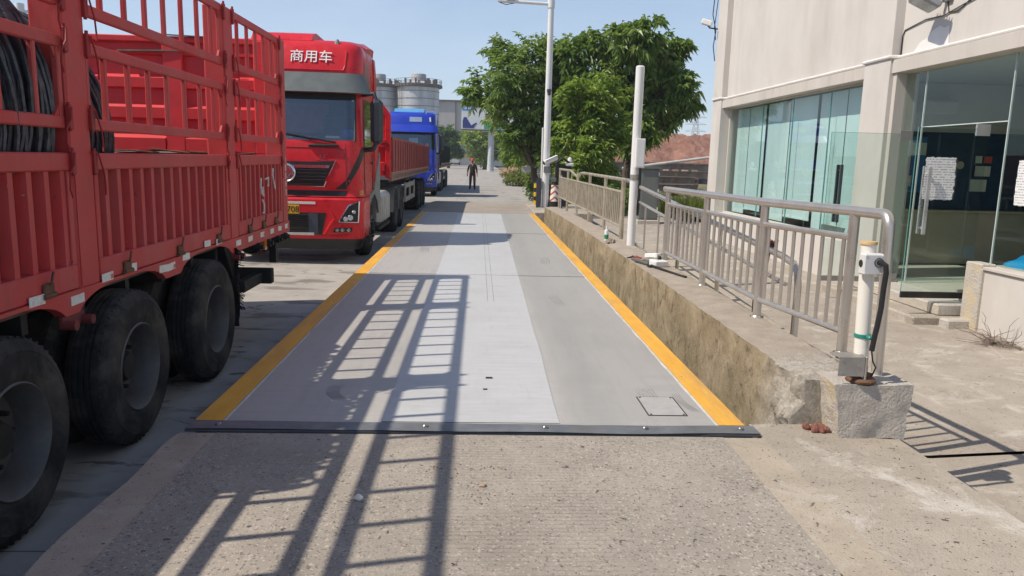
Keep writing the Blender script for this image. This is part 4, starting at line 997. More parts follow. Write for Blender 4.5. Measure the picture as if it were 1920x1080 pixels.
def flatbed(parent, xc, y0, z0, L, paint, dark, wheels, head=True, zt=2.27):
    hw = 1.25
    if head:
        p = MB()
        p.prism([(xc-hw, z0+1.40), (xc+hw, z0+1.40), (xc+hw, z0+2.78), (xc+hw-0.18, z0+3.0), (xc-hw+0.18, z0+3.0), (xc-hw, z0+2.78)][::-1], 'Y', y0+0.05, y0+0.11)
        for s_ in (-1, 1): p.box(xc+s_*(hw-0.05)-0.06, xc+s_*(hw-0.05)+0.06, y0-0.02, y0+0.16, z0+1.35, z0+2.80, 0.015)
        p.bar((xc+hw-0.03, y0+0.05, z0+2.75), (xc+hw-0.22, y0+0.05, z0+3.0), 0.12, 0.14, 0.01, up=(0, 1, 0)); p.bar((xc-hw+0.03, y0+0.05, z0+2.75), (xc-hw+0.22, y0+0.05, z0+3.0), 0.12, 0.14, 0.01, up=(0, 1, 0))
        p.box(xc-hw+0.2, xc+hw-0.2, y0-0.02, y0+0.14, z0+2.95, z0+3.04, 0.01)
        p.box(xc-hw, xc+hw, y0-0.02, y0+0.05, z0+2.05, z0+2.13, 0.01)
        p.box(xc+hw-0.25, xc+hw-0.1, y0-0.06, y0+0.04, z0+2.14, z0+2.24, 0.02); p.box(xc+hw-0.24, xc+hw-0.12, y0-0.06, y0+0.04, z0+1.5, z0+1.72, 0.02)
        p.build('headboard', paint, parent)
        p = MB(); p.lathe([(0.0, -0.05), (0.05, -0.04), (0.055, 0.0)], (xc+hw-0.3, y0+0.04, z0+2.83), 'Y', 12); p.build('work_lamp', M_lampg, parent)
    for s_ in (1, -1):
        p = MB(); x = xc+s_*hw
        p.box(x-0.03, x+0.03, y0+0.17, y0+L, z0+1.48, z0+zt, 0.006)
        n = int(L/0.62)
        for i in range(n+1):
            y = y0+0.2+(L-0.3)*i/n; p.box(*sorted((x+s_*0.03, x+s_*0.055)), y, y+0.07, z0+1.5, z0+zt-0.04, 0.004)
        p.box(x-0.04, x+0.04, y0+0.17, y0+L, z0+zt-0.05, z0+zt+0.02, 0.006)
        p.build('side_panel', dark, parent)
        p = MB(); p.box(x-0.05, x+0.035, y0+0.1, y0+L, z0+1.28, z0+1.465, 0.006)
        for i in range(2*n): y = y0+0.3+(L-0.5)*i/(2*n); p.box(*sorted((x+s_*0.035, x+s_*0.05)), y, y+0.06, z0+1.33, z0+1.42)
        p.build('edge_rail', mat('dusty_rail_paint', (0.30, 0.15, 0.11), 0.7, var=0.25, scale=4, dirt=(0.32, 0.25, 0.2), dirt_amt=0.7), parent)
        p = MB(); ya, yb = y0+L*0.34, y0+L*0.34+3.0
        for z in (0.62, 1.02): p.bar((x-s_*0.08, ya, z0+z), (x-s_*0.08, yb, z0+z), 0.05, 0.14, 0.008)
        for y in (ya, (ya+yb)/2, yb): p.bar((x-s_*0.08, y, z0+0.56), (x-s_*0.08, y, z0+1.12), 0.05, 0.14, 0.008, up=(0, 1, 0))
        p.build('side_guard', mat('pale_guard_paint', (0.46, 0.42, 0.37), 0.6, var=0.15, dirt=(0.25, 0.2, 0.15), dirt_amt=0.4), parent)
    p = MB(); p.box(xc-hw+0.06, xc+hw-0.06, y0+0.12, y0+L-0.02, z0+1.24, z0+1.30); p.box(xc-0.5, xc-0.38, y0, y0+L, z0+0.85, z0+1.24); p.box(xc+0.38, xc+0.5, y0, y0+L, z0+0.85, z0+1.24)
    p.box(xc-hw, xc+hw, y0+L-0.06, y0+L, z0+1.3, z0+zt)
    for wy in wheels: p.cyl((xc-1.0, wy, z0+0.52), (xc+1.0, wy, z0+0.52), 0.1, n=10)
    p.build('chassis', M_under, parent)
    for wy in wheels:
        for s_ in (-1, 1): wheel(parent, xc+s_*1.20, wy, z0+0.52, 0.52, s_, w=0.5, dish=0.15, n=36)
M_red2 = red('glossy_red_paint', (0.62, 0.022, 0.032), (0.46, 0.055, 0.06), 0.2, 0.3)
M_red2d = red('dusty_red_boards', (0.36, 0.075, 0.07), (0.34, 0.17, 0.14), 0.6, 0.7)
t2, C2 = tractor('tractor_truck', 'bright red truck with a grey sun visor, its cab facing the camera', 'trucks queueing beside the weighbridge', -3.26, 13.2, -0.01, M_red2)
flatbed(t2, -3.30, 17.9, 0.02, 13.2, M_red2, M_red2d, (27.2, 28.5, 29.8))
k = NT('blue_truck_paint'); c = k.ramp(k.noise(2, 5), [(0.3, (0.014, 0.04, 0.40)), (0.7, (0.022, 0.06, 0.52))]); k.set(col=c, rough=0.3, coat=0.3); M_blue = k.m
t3, C3 = tractor('tractor_truck', 'deep blue truck with a light blue roof pod, behind the red truck', 'trucks queueing beside the weighbridge', -3.22, 35.6, 0.06, M_blue, False)
flatbed(t3, -3.22, 39.8, 0.08, 11.0, M_under, mat('dark_green_grey_boards', (0.05, 0.055, 0.05), 0.8, var=0.2), (46.5, 47.8, 49.1), head=True, zt=2.5)
# ================================================================== railings
M_inox = mat('dull_stainless', (0.575, 0.535, 0.48), 0.33, 0.75, var=0.08, scale=3, dirt=(0.36, 0.29, 0.21), dirt_amt=0.3, dirt_scale=2, streak=True)
M_inox2 = mat('dusty_stainless', (0.52, 0.46, 0.36), 0.45, 0.5, var=0.15, scale=6, dirt=(0.30, 0.24, 0.17), dirt_amt=0.6, dirt_scale=4)
def rail_z(y): return interp([(4.2, 1.615), (6, 1.59), (9.4, 1.565)], y)[0]
def rail_x(y): return interp([(4.4, 2.49), (4.85, 2.45), (6.05, 2.30), (12, 2.30)], y)[0]
nr = thing('railing', 'near shiny steel railing ending in a bent corner beside the concrete block', 'railing', (2.30, 7.0, 0.63))
p = MB(); RZ = 1.605
arc = [(rail_x(4.5)-0.002, 4.575-0.075*math.sin(a), RZ-0.075*(1-math.cos(a))) for a in [i*math.pi/2/6 for i in range(7)]]
p.tube([(2.30, 9.38, rail_z(9.38)), (2.30, 7, rail_z(7)), (2.30, 6.05, rail_z(6)), (2.375, 5.45, 1.597), (2.45, 4.85, RZ)]+arc+[(2.492, 4.50, 1.1), (2.50, 4.50, 0.58)], 0.034, 14)
p.build('handrail', M_inox, nr)
NP = (9.22, 7.62, 6.05, 4.87)
for y in NP:
    p = MB(); x = rail_x(y)
    p.cyl((x, y, rail_z(y)-0.02), (x, y, 0.62 if y < 9 else 0.60), 0.033, n=14); p.lathe([(0.055, 0.02), (0.06, 0.0), (0.036, 0.03)], (x, y, 0.64), 'Z', 14); p.build('post', M_inox, nr)
for a, b in zip(NP, NP[1:]):
    p = MB(); za, zb = rail_z(a)-0.175, rail_z(b)-0.175; lo = 0.80
    xa, xb = rail_x(a), rail_x(b)
    p.cyl((xa, a-0.03, za), (xb, b+0.03, zb), 0.022, n=10); p.cyl((xa, a-0.03, lo), (xb, b+0.03, lo), 0.022, n=10)
    n = 9
    for i in range(n):
        t = (i+0.75)/(n+0.5); y = lerp(a, b, t); x = lerp(xa, xb, t); p.cyl((x, y, lerp(za, zb, t)), (x, y, lo), 0.0145, n=8)
    p.build('infill_panel', M_inox, nr)
FP = (12.25, 14.0, 16.0, 18.0, 20.0, 22.0)
fr_ = thing('railing', 'dusty beige railing with close bars, running back to the white lamp pole', 'railing', (2.32, 17, 0.6))
p = MB(); p.tube([(2.32, 12.0, 1.60), (2.32, 14, 1.605), (2.32, 17.0, 1.615), (2.32, 17.5, 1.60), (2.32, 17.85, 1.52)], 0.03, 10); p.build('handrail', M_inox2, fr_)
p = MB(); p.tube([(2.32, 18.0, 1.50), (2.32, 18.5, 1.54), (2.32, 19.4, 1.63), (2.32, 22.05, 1.63)], 0.03, 10); p.build('handrail', M_inox2, fr_)
for y in FP:
    p = MB(); p.cyl((2.32, y, 1.60), (2.32, y, wall_top(y)-0.05), 0.036 if y < 13 else 0.03, n=10); p.build('post', M_inox2, fr_)
for a, b in zip(FP, FP[1:]):
    p = MB(); hi, lo = 1.40, 0.84
    p.cyl((2.32, a, hi), (2.32, b, hi), 0.022, n=8); p.cyl((2.32, a, lo), (2.32, b, lo), 0.022, n=8)
    n = int((b-a)/0.19)
    for i in range(n): y = lerp(a, b, (i+1)/(n+1)); p.cyl((2.32, y, hi), (2.32, y, lo), 0.014, n=7)
    p.build('infill_panel', M_inox2, fr_)
rr_ = thing('railing', 'sloping steel handrail of the footpath ramp, behind the near railing', 'railing', (2.5, 9, 0.4))
def SR(y): t = (11.75-y)/(11.75-6.2); return lerp(2.36, 2.63, t), lerp(1.56, 1.10, t)
p = MB()
pts = [(2.33, 12.1, 1.60), (2.34, 11.95, 1.595)]+[(SR(y)[0], y, SR(y)[1]) for y in (11.6, 10, 8, 6.4)]
pts += [(2.635, 6.2, 1.08), (2.64, 6.12, 1.02), (2.645, 6.10, 0.9), (2.65, 6.10, 0.0)]
p.tube(pts, 0.030, 10); p.build('handrail', M_inox, rr_)
p = MB(); p.tube([(SR(y)[0], y, SR(y)[1]-0.22) for y in (11.6, 10, 8, 6.3)], 0.02, 8); p.build('mid_rail', M_inox, rr_)
p = MB(); p.tube([(SR(y)[0], y, SR(y)[1]-0.86) for y in (11.6, 10.6, 9.4)], 0.02, 8); p.build('bottom_rail', M_inox, rr_)
for y in (11.6, 9.3, 7.9, 6.9):
    x, z = SR(y); p = MB(); p.cyl((x, y, z), (x, y, 0.55 if y > 11 else 0.0), 0.032 if y > 11 else 0.024, n=10); p.build('post', M_inox, rr_)
for y in (10.9, 10.2):
    x, z = SR(y); p = MB(); p.cyl((x, y, z-0.22), (x, y, z-0.86), 0.013, n=8); p.build('baluster', M_inox, rr_)
rp = MB()
rp.grid(lambda u, v: (lerp(2.37, 3.4, u), lerp(6.0, 13, v), lerp(0.02, 0.33, v)), 3, 8)
rp.add([(2.37, 13, 0.33), (3.4, 13, 0.33), (3.4, 13, 0), (2.37, 13, 0)], [(0, 1, 2, 3)]); rp.add([(3.4, 6, 0.02), (3.4, 13, 0.33), (3.4, 13, -0.1), (3.4, 6, -0.1)], [(0, 1, 2, 3)])
struct(rp, 'path', M_kerbc, 'gently rising concrete footpath behind the near railing')
lb = MB(); lb.obox((2.60, 6.75, 1.16), (0.12, 0.09, 0.07), Euler((0.3, 0.2, 0.5)).to_matrix(), 0.02)
for i in range(9): lb.tube([(2.60+0.05*math.sin(i*2.1), 6.75+0.04*math.cos(i*2.1), 1.12), (2.63+0.06*math.sin(i*1.3), 6.74+0.05*math.cos(i*1.7), 1.22), (2.58+0.05*math.cos(i), 6.70, 1.16), (2.60, 6.72, 1.0-0.02*i)], 0.008, 5)
solo(lb, 'rag', mat('rusty_cloth', (0.16, 0.065, 0.045), 0.9, var=0.3, scale=20), 'bundle of rusty wire and rag tied to the sloping handrail', 'rag', (2.6, 6.75, 1.1))

# ================================================================== posts and poles
M_white = mat('white_pole_paint', (0.74, 0.74, 0.72), 0.42, var=0.05, scale=4, dirt=(0.50, 0.46, 0.40), dirt_amt=0.3, streak=True)
M_pvc = mat('white_pvc', (0.78, 0.75, 0.68), 0.35, var=0.06, scale=5, dirt=(0.56, 0.48, 0.38), dirt_amt=0.4, streak=True)
M_zinc = mat('galvanised_plate', (0.36, 0.34, 0.31), 0.45, 0.5, var=0.2, scale=7)
M_cable = mat('black_cable', (0.018, 0.018, 0.02), 0.5)
sp_ = thing('sensor_post', 'short white plastic post with junction box and black cable on the concrete block', 'post', (2.30, 4.36, 0.62))
p = MB(); p.cyl((2.315, 4.355, 0.66), (2.288, 4.355, 1.445), 0.043, n=20); p.build('pipe', M_pvc, sp_)
p = MB(); p.lathe([(0.0, 0.012), (0.046, 0.012), (0.049, 0.004), (0.049, -0.006), (0.043, -0.006)], (2.288, 4.355, 1.447), 'Z', 20); p.build('cap', mat('yellowed_cap', (0.55, 0.38, 0.18), 0.6), sp_)
p = MB(); p.box(2.225, 2.345, 4.265, 4.33, 1.27, 1.395, 0.008)
for (x, z) in ((2.237, 1.282), (2.333, 1.282), (2.237, 1.383), (2.333, 1.383)): p.cyl((x, 4.2655, z), (x, 4.262, z), 0.006, n=8)
jb = p.build('junction_box', mat('pale_box_plastic', (0.66, 0.65, 0.64), 0.4, var=0.05), sp_)
p = MB(); p.cyl((2.2245, 4.30, 1.335), (2.2225, 4.30, 1.335), 0.022, n=14); p.build('knockout_hole', M_cable, jb)
p = MB(); p.tube([(2.315, 4.27, 1.345), (2.318, 4.245, 1.348), (2.335, 4.23, 1.335), (2.345, 4.235, 1.29), (2.345, 4.245, 1.2), (2.345, 4.25, 1.08), (2.340, 4.26, 0.98), (2.335, 4.27, 0.90), (2.330, 4.275, 0.82)], 0.0155, 10); p.lathe([(0.026, 0.012), (0.030, 0.0), (0.026, -0.012)], (2.313, 4.268, 1.345), 'Y', 12); p.build('conduit', M_cable, sp_)
p = MB(); p.tube([(2.330, 4.275, 0.82), (2.340, 4.27, 0.76), (2.36, 4.265, 0.72), (2.345, 4.27, 0.67), (2.30, 4.28, 0.65)], 0.005, 6); p.build('wire', M_cable, sp_)
p = MB(); p.lathe([(0.044, -0.012), (0.048, -0.010), (0.048, 0.010), (0.044, 0.012)], (2.307, 4.355, 0.895), 'Z', 20); p.obox((2.33, 4.30, 0.895), (0.055, 0.06, 0.022), None, 0.006); p.build('tape', mat('green_tape', (0.02, 0.22, 0.17), 0.4), sp_)
br = thing('steel_bracket', 'folded grey bracket plate with a rusty flange on the concrete block', 'bracket', (2.25, 4.35, 0.62))
p = MB(); p.box(2.13, 2.285, 4.25, 4.256, 0.67, 0.785); p.box(2.13, 2.285, 4.256, 4.38, 0.779, 0.785); p.box(2.279, 2.285, 4.256, 4.36, 0.66, 0.779)
p.box(2.285, 2.335, 4.30, 4.36, 0.665, 0.72, 0.004); p.box(2.288, 2.30, 4.245, 4.33, 0.64, 0.79, 0.003)
for (x, z) in ((2.15, 0.765), (2.15, 0.69), (2.25, 0.73)): p.cyl((x, 4.2505, z), (x, 4.246, z), 0.007, n=8)
p.build('plate', M_zinc, br)
p = MB(); p.lathe([(0.085, -0.012), (0.088, 0.0), (0.075, 0.012), (0.03, 0.016), (0, 0.016)], (2.30, 4.31, 0.638), 'Z', 9); p.lathe([(0.035, 0.0), (0.03, 0.03), (0, 0.03)], (2.33, 4.30, 0.648), 'Z', 8); p.build('flange', M_rust, br)
p2 = thing('white_post', 'tall plain white post with a control box on the low wall', 'post', (2.29, 11.3, 0.58))
p = MB(); p.tube([(2.292, 11.3, 0.55), (2.30, 11.3, 3.235)], 0.064, 8); p.lathe([(0.0, 0.02), (0.05, 0.018), (0.066, 0.0)], (2.30, 11.3, 3.235), 'Z', 8); p.build('shaft', M_white, p2, angle=60)
p = MB(); p.box(2.27, 2.405, 11.16, 11.235, 1.80, 2.22, 0.006); p.box(2.285, 2.39, 11.153, 11.16, 1.82, 2.20); bx = p.build('control_box', M_white, p2)
p = MB(); p.cyl((2.30, 11.3, 1.70), (2.30, 11.3, 1.62), 0.071, n=16); p.build('clamp', M_zinc, p2)
p = MB(); p.tube([(2.36, 11.23, 1.80), (2.368, 11.25, 1.7), (2.37, 11.26, 1.4), (2.365, 11.28, 1.1)], 0.02, 8); p.build('cable', M_cable, p2)
p = MB(); p.cyl((2.31, 11.3, 3.25), (2.31, 11.3, 3.29), 0.022, n=8); p.build('top_cap', M_cable, p2)

PX, PY = 2.17, 25.0
lp = thing('lamp_pole', 'tall white lamp pole with side arm and cameras beyond the low wall', 'lamp pole', (PX, PY, 0.345))
p = MB(); p.tube([(PX, PY, 0.345), (PX, PY, 7.4)], [0.125, 0.085], 16); p.build('shaft', M_white, lp)
p = MB(); p.box(PX-0.2, PX+0.2, PY-0.2, PY+0.2, 0.34, 0.365); p.build('base_plate', M_zinc, lp)
p = MB(); p.tube([(PX, PY, 6.70), (1.2, PY, 6.73), (0.50, PY, 6.75)], 0.05, 10); p.lathe([(0.11, -0.12), (0.115, 0.12)], (PX, PY, 6.70), 'Z', 14); p.build('arm', M_white, lp)
p = MB(); p.box(0.72, 1.04, PY-0.12, PY+0.12, 6.80, 6.90, 0.02); p.box(0.86, 0.90, PY-0.03, PY+0.03, 6.74, 6.81); p.build('lamp_head', mat('grey_lamp_housing', (0.20, 0.20, 0.20), 0.5), lp)
p = MB(); p.tube([(0.55, PY, 6.70), (0.75, PY, 6.64), (1.0, PY, 6.69)], 0.012, 6); p.build('cable', M_cable, lp)
p = MB(); p.tube([(PX, PY-0.11, 3.95), (PX+0.02, PY-0.19, 3.95)], 0.05, 10); p.lathe([(0.0, -0.08), (0.05, -0.065), (0.075, 0.0), (0.07, 0.06), (0, 0.07)], (PX+0.0, PY-0.22, 4.03), 'Z', 14); p.build('dome_camera', mat('dark_camera', (0.07, 0.07, 0.075), 0.35), lp)
p = MB(); a = Vector((PX-0.09, PY-0.28, 1.78)); b = Vector((PX+0.33, PY-0.14, 1.96)); p.cyl(a, b, 0.075, n=14); p.bar(a+Vector((0.02, 0, 0.075)), b+Vector((0, 0, 0.075)), 0.15, 0.02, 0.006); p.cyl((PX, PY-0.1, 1.72), (PX+0.12, PY-0.2, 1.82), 0.03, n=8); bc = p.build('bullet_camera', M_white, lp)
p = MB(); p.cyl(a-(b-a)*0.02, a-(b-a)*0.05, 0.062, n=14); p.build('lens', M_cable, bc)
p = MB(); p.box(PX-0.09, PX+0.15, PY-0.16, PY-0.12, 1.47, 1.68, 0.01); sc_ = p.build('reader_box', mat('grey_reader', (0.16, 0.17, 0.18), 0.4), lp)
p = MB(); p.tube([(PX-0.14, PY-0.02, 1.0), (PX-0.14, PY-0.02, 2.9)], 0.03, 8); p.build('conduit', M_white, lp)
bo = thing('bollard', 'yellow and black banded bollard on the far platform', 'bollard', (1.98, 26.4, 0.345))
for i in range(5):
    p = MB(); z0 = 0.345+i*0.145; p.cyl((1.98, 26.4, z0), (1.98, 26.4, z0+0.145), 0.085, n=14, caps=True); p.build('band', mat('bollard_yellow', (0.68, 0.40, 0.02), 0.45) if i % 2 == 0 else M_blackp, bo)
p = MB(); p.lathe([(0, 0.05), (0.05, 0.04), (0.085, 0.0)], (1.98, 26.4, 1.07), 'Z', 14); p.build('cap', M_blackp, bo)
p = MB(); q = [(1.87, 0.345), (2.03, 0.345), (2.03, 1.24)]+[(1.95+0.08*math.cos(a), 1.24+0.07*math.sin(a)) for a in [i*math.pi/8 for i in range(9)]]+[(1.87, 1.24)]
p.prism(q[::-1], 'Y', 24.85, 24.93)
solo(p, 'signboard', mat('charcoal_board', (0.045, 0.05, 0.06), 0.5), 'narrow charcoal board with a rounded top, left of the white lamp pole', 'board', (1.95, 24.9, 0.345))
k = NT('cone_chevrons'); sp = k.sep(k.co()); v = k.math('SUBTRACT', k.math('MULTIPLY', sp[2], 5.2), k.math('MULTIPLY', k.math('ABSOLUTE', k.math('ADD', sp[0], 0.0)), -4.5))
w = k.math('FRACT', v); c = k.ramp(w, [(0.0, (0.74, 0.72, 0.66)), (0.62, (0.74, 0.72, 0.66)), (0.63, (0.42, 0.10, 0.07)), (1.0, (0.42, 0.10, 0.07))], 'CONSTANT'); k.set(col=c, rough=0.5)
co_ = thing('traffic_cone', 'white cone with red chevrons on a black foot, beside the white lamp pole', 'traffic cone', (2.47, 24.95, 0.345))
p = MB(); p.lathe([(0.16, 0.20), (0.115, 0.74), (0.0, 0.74)], (2.47, 24.95, 0.345), 'Z', 20); p.build('body', k.m, co_)
p = MB(); p.lathe([(0.115, 0.735), (0.09, 0.84), (0.06, 0.86), (0, 0.86)], (2.47, 24.95, 0.345), 'Z', 16); p.build('top', M_rubber, co_)
p = MB(); p.box(2.22, 2.72, 24.7, 25.2, 0.345, 0.385, 0.01); p.lathe([(0.20, 0.03), (0.165, 0.21)], (2.47, 24.95, 0.345), 'Z', 20); p.build('foot', M_rubber, co_)
w2_ = thing('white_post', 'short thin white post with a small box, at the end of the far railing', 'post', (2.62, 24.6, 0.345))
p = MB(); p.cyl((2.62, 24.6, 0.345), (2.62, 24.6, 1.40), 0.042, n=12); p.build('pipe', M_white, w2_)
p = MB(); p.box(2.56, 2.76, 24.52, 24.56, 1.12, 1.30, 0.01); p.build('box', M_white, w2_)
it = thing('intercom', 'dark card terminal with white cameras on top, behind the white lamp pole', 'terminal', (2.75, 25.6, 0.345))
p = MB(); p.box(2.58, 2.95, 25.5, 25.8, 0.345, 1.62, 0.03); p.build('body', M_blackp, it)
p = MB(); p.box(2.52, 3.05, 25.44, 25.55, 1.30, 1.75, 0.02); p.cyl((2.6, 25.5, 1.75), (2.6, 25.5, 1.95), 0.05, n=10); p.tube([(2.55, 25.45, 1.8), (2.75, 25.4, 1.95), (3.0, 25.45, 1.8)], 0.035, 8); p.build('bracket', M_under, it)
p = MB(); p.lathe([(0, 0.14), (0.07, 0.1), (0.09, 0.0), (0.05, -0.05)], (3.0, 25.5, 1.85), 'Z', 12); p.box(2.86, 3.12, 25.4, 25.5, 1.70, 1.80, 0.02); p.build('camera', M_white, it)

# ================================================================== things lying on the low wall and the approach
bt = thing('bottle', 'small clear bottle with a green label on the low wall', 'bottle', (2.03, 11.95, 0.645))
p = MB(); p.lathe([(0, 0.0), (0.032, 0.0), (0.034, 0.01), (0.034, 0.15), (0.030, 0.165), (0.014, 0.19), (0.013, 0.205)], (2.03, 11.95, 0.645), 'Z', 16); p.build('body', mat('milky_bottle', (0.72, 0.75, 0.74), 0.15), bt)
p = MB(); p.lathe([(0.0348, 0.03), (0.0352, 0.032), (0.0352, 0.095), (0.0348, 0.097)], (2.03, 11.95, 0.645), 'Z', 16); p.build('label', mat('green_label', (0.02, 0.24, 0.10), 0.4, var=0.3, scale=60), bt)
p = MB(); p.lathe([(0.016, 0.20), (0.016, 0.225), (0, 0.227)], (2.03, 11.95, 0.645), 'Z', 12); p.build('cap', M_whitep, bt)
p = MB(); p.grid(lambda u, v: (2.06+0.16*(u-0.5)+0.03*noise.noise(Vector((u*3, v*3, 1))), 11.70+0.22*(v-0.5), 0.64+max(0, 0.055*(1-abs(2*u-1)**2)*(1-abs(2*v-1)**2)+0.045*noise.noise(Vector((u*7, v*7, 4)))*(1-abs(2*u-1))*2)), 22, 22)
solo(p, 'rag', mat('grey_dirty_cloth', (0.24, 0.20, 0.16), 0.95, var=0.4, scale=14, bump=0.4), 'crumpled dirty rag beside the bottle on the low wall', 'rag', (2.06, 11.7, 0.64))
pl_ = thing('pliers', 'red-handled pliers lying on the low wall', 'pliers', (2.0, 9.75, 0.652))
p = MB(); p.tube([(1.93, 9.72, 0.66), (1.98, 9.73, 0.665), (2.03, 9.76, 0.665)], [0.006, 0.011, 0.012], 8); p.tube([(2.03, 9.76, 0.665), (2.06, 9.80, 0.67), (2.085, 9.80, 0.668), (2.10, 9.75, 0.665)], 0.009, 7); p.build('jaws', M_under, pl_)
p = MB(); p.tube([(2.03, 9.755, 0.668), (2.08, 9.72, 0.668), (2.12, 9.70, 0.662)], 0.011, 8); p.tube([(1.99, 9.735, 0.67), (2.02, 9.76, 0.678)], 0.012, 8); p.build('handle', mat('red_grip', (0.30, 0.04, 0.03), 0.5), pl_)
ft = thing('camera_unit', 'white camera unit with its box lying on the low wall beside the near railing', 'camera', (2.16, 9.05, 0.65))
p = MB(); p.obox((2.17, 8.98, 0.695), (0.17, 0.19, 0.075), Matrix.Rotation(R(12), 3, 'Z'), 0.012); p.build('box', M_white, ft)
p = MB(); p.obox((2.125, 9.12, 0.765), (0.09, 0.20, 0.06), Euler((R(-8), R(5), R(35))).to_matrix(), 0.012); bq = p.build('camera_body', M_white, ft)
p = MB(); p.cyl((2.185, 9.035, 0.75), (2.195, 9.02, 0.747), 0.028, n=12); p.build('lens', M_cable, bq)
p = MB(); p.obox((2.13, 8.96, 0.66), (0.18, 0.10, 0.02), Matrix.Rotation(R(10), 3, 'Z')); p.build('mount', M_under, ft)
p = MB(); p.tube([(1.965, 9.52, 0.672), (2.02, 9.25, 0.675), (2.07, 9.06, 0.672)], 0.021, 10); p.tube([(2.03, 9.20, 0.70), (2.10, 9.13, 0.69)], 0.018, 8)
solo(p, 'hose', mat('grey_foam_hose', (0.11, 0.105, 0.095), 0.8), 'short grey hose leaning against the white camera unit', 'hose', (2.0, 9.25, 0.65))
p = MB(); p.tube([(2.07, 8.92, 0.674), (2.15, 8.5, 0.672), (2.24, 8.10, 0.669)], 0.014, 8); p.cyl((2.235, 8.12, 0.669), (2.25, 8.05, 0.669), 0.017, n=8)
solo(p, 'steel_rod', M_under, 'dark rod lying on the low wall in front of the camera unit', 'rod', (2.15, 8.5, 0.655))
def pebble(name, m, label, cat, c, d, seed, group=None, sub=3):
    bmx = bmesh.new(); bmesh.ops.create_icosphere(bmx, subdivisions=sub, radius=0.5)
    mb = MB()
    mb.add([Vector((v.co.x*d[0], v.co.y*d[1], v.co.z*d[2]))*(1+0.35*noise.noise(v.co*2.2+Vector((seed, 0, 0)))) + Vector(c) for v in bmx.verts], [tuple(v.index for v in f.verts) for f in bmx.faces]); bmx.free()
    return solo(mb, name, m, label, cat, c, group, angle=50)
M_brick = mat('brick_fragment', (0.21, 0.085, 0.06), 0.9, var=0.35, scale=20, bump=0.4)
random.seed(9)
BR = [(2.03, 4.38, 0.045), (2.075, 4.355, 0.05), (2.115, 4.36, 0.05), (2.06, 4.33, 0.04), (2.10, 4.32, 0.035), (2.13, 4.33, 0.04)]
for i, (x, y, s_) in enumerate(BR): pebble('brick_fragment', M_brick, 'small reddish brick fragment in the heap between the block and the low wall', 'brick fragment', (x, y, 0.292+s_*0.45), (s_*1.1, s_, s_*1.05), i*3.1, 'brick fragments beside the concrete block')
pebble('stone', mat('white_stone', (0.78, 0.76, 0.70), 0.6), 'small white pebble lying in the trailer shadow on the approach', 'stone', (-0.532, 3.353, 0.315), (0.042, 0.03, 0.03), 2.0)
pebble('leaf_litter', mat('dry_leaf', (0.38, 0.27, 0.19), 0.8), 'single dry curled leaf on the approach', 'leaf', (0.046, 3.513, 0.306), (0.035, 0.028, 0.014), 5.0)
for i, (x, y) in enumerate(((0.10, 5.36), (0.07, 5.08))):
    p = MB(); p.obox((x, y, 0.309), (0.05 if i == 0 else 0.03, 0.018 if i == 0 else 0.008, 0.008), Matrix.Rotation(0.1*i, 3, 'Z'), 0.002)
    solo(p, 'metal_scrap', M_under, 'small dark rectangular scrap on the pale painted strip' if i == 0 else 'thin dark sliver on the pale strip close to the steel joint', 'scrap', (x, y, 0.304))
rnd = random.Random(12); gv = MB()
for i in range(420):
    x = rnd.uniform(-1.45, 2.4); y = rnd.uniform(2.4, 4.2); s_ = rnd.choice((0.003, 0.004, 0.005, 0.007)); 
    a = rnd.uniform(0, 3)
    gv.obox((x, y, 0.3005 if x < 1.7 else 0.294), (s_*1.5, s_, s_*0.7), Euler((a, a*1.3, a)).to_matrix(), s_*0.2)
for i in range(60):
    x = rnd.gauss(0.02, 0.06); y = rnd.gauss(3.42, 0.05) if i < 25 else rnd.gauss(3.72, 0.03); x += 0 if i < 25 else rnd.uniform(-0.25, 0.1); s_ = rnd.uniform(0.003, 0.008)
    gv.obox((x, y, 0.302), (s_*1.4, s_, s_), Euler((i, i*1.3, i)).to_matrix(), s_*0.2)
tag(gv.build('grit', mat('reddish_grit', (0.30, 0.22, 0.17), 0.9, var=0.5, scale=50), None, loc=(0, 3.3, 0.3)), 'fine loose grit scattered over the approach', 'grit', kind='stuff')
# ================================================================== the office on the right
k = NT('beige_render'); 
c = k.ramp(k.noise(0.9, 7, 0.62), [(0.3, (0.555, 0.52, 0.48)), (0.7, (0.625, 0.59, 0.55))])
c = k.mix(k.math('MULTIPLY', k.ramp(k.noise(1.3, 7, 0.7, k.mapping((1, 1, 0.25))), [(0.48, 0.0), (0.72, 1.0)]), 0.45), c, (0.43, 0.39, 0.345)); c = k.mix(k.math('MULTIPLY', k.ramp(k.noise(0.8, 8, 0.75), [(0.60, 0.0), (0.70, 1.0)]), 0.3), c, (0.40, 0.365, 0.325))
k.set(col=c, rough=0.9, spec=0.2); k.bump(k.noise(70, 5, 0.7), 0.18, 0.004); M_wallb = k.m
M_trimb = mat('beige_trim', (0.54, 0.495, 0.445), 0.85, var=0.08, scale=1.5, dirt=(0.36, 0.32, 0.28), dirt_amt=0.4, streak=True)
M_greyf = mat('grey_metal_frame', (0.27, 0.26, 0.245), 0.5, 0.2, var=0.1)
M_glass = glass('greenish_glass', (0.86, 0.915, 0.905), 0.9)
M_glass2 = glass('clear_door_glass', (0.88, 0.93, 0.915), 0.9)
M_edge = mat('glass_edge', (0.10, 0.30, 0.27), 0.2)
M_blind = mat('pale_teal_blind', (0.70, 0.80, 0.805), 0.8, var=0.05, scale=2.5, streak=True)
bl = thing('office_building', 'beige two-storey office with full-height glass, on the right', 'building', (6, 11, 0))
XP = 5.80
p = MB()
p.box(XP+0.14, XP+0.40, 11.70, 18.64, 3.40, 7.6); p.box(XP+0.14, XP+0.40, 1.5, 10.96, 3.40, 7.6)
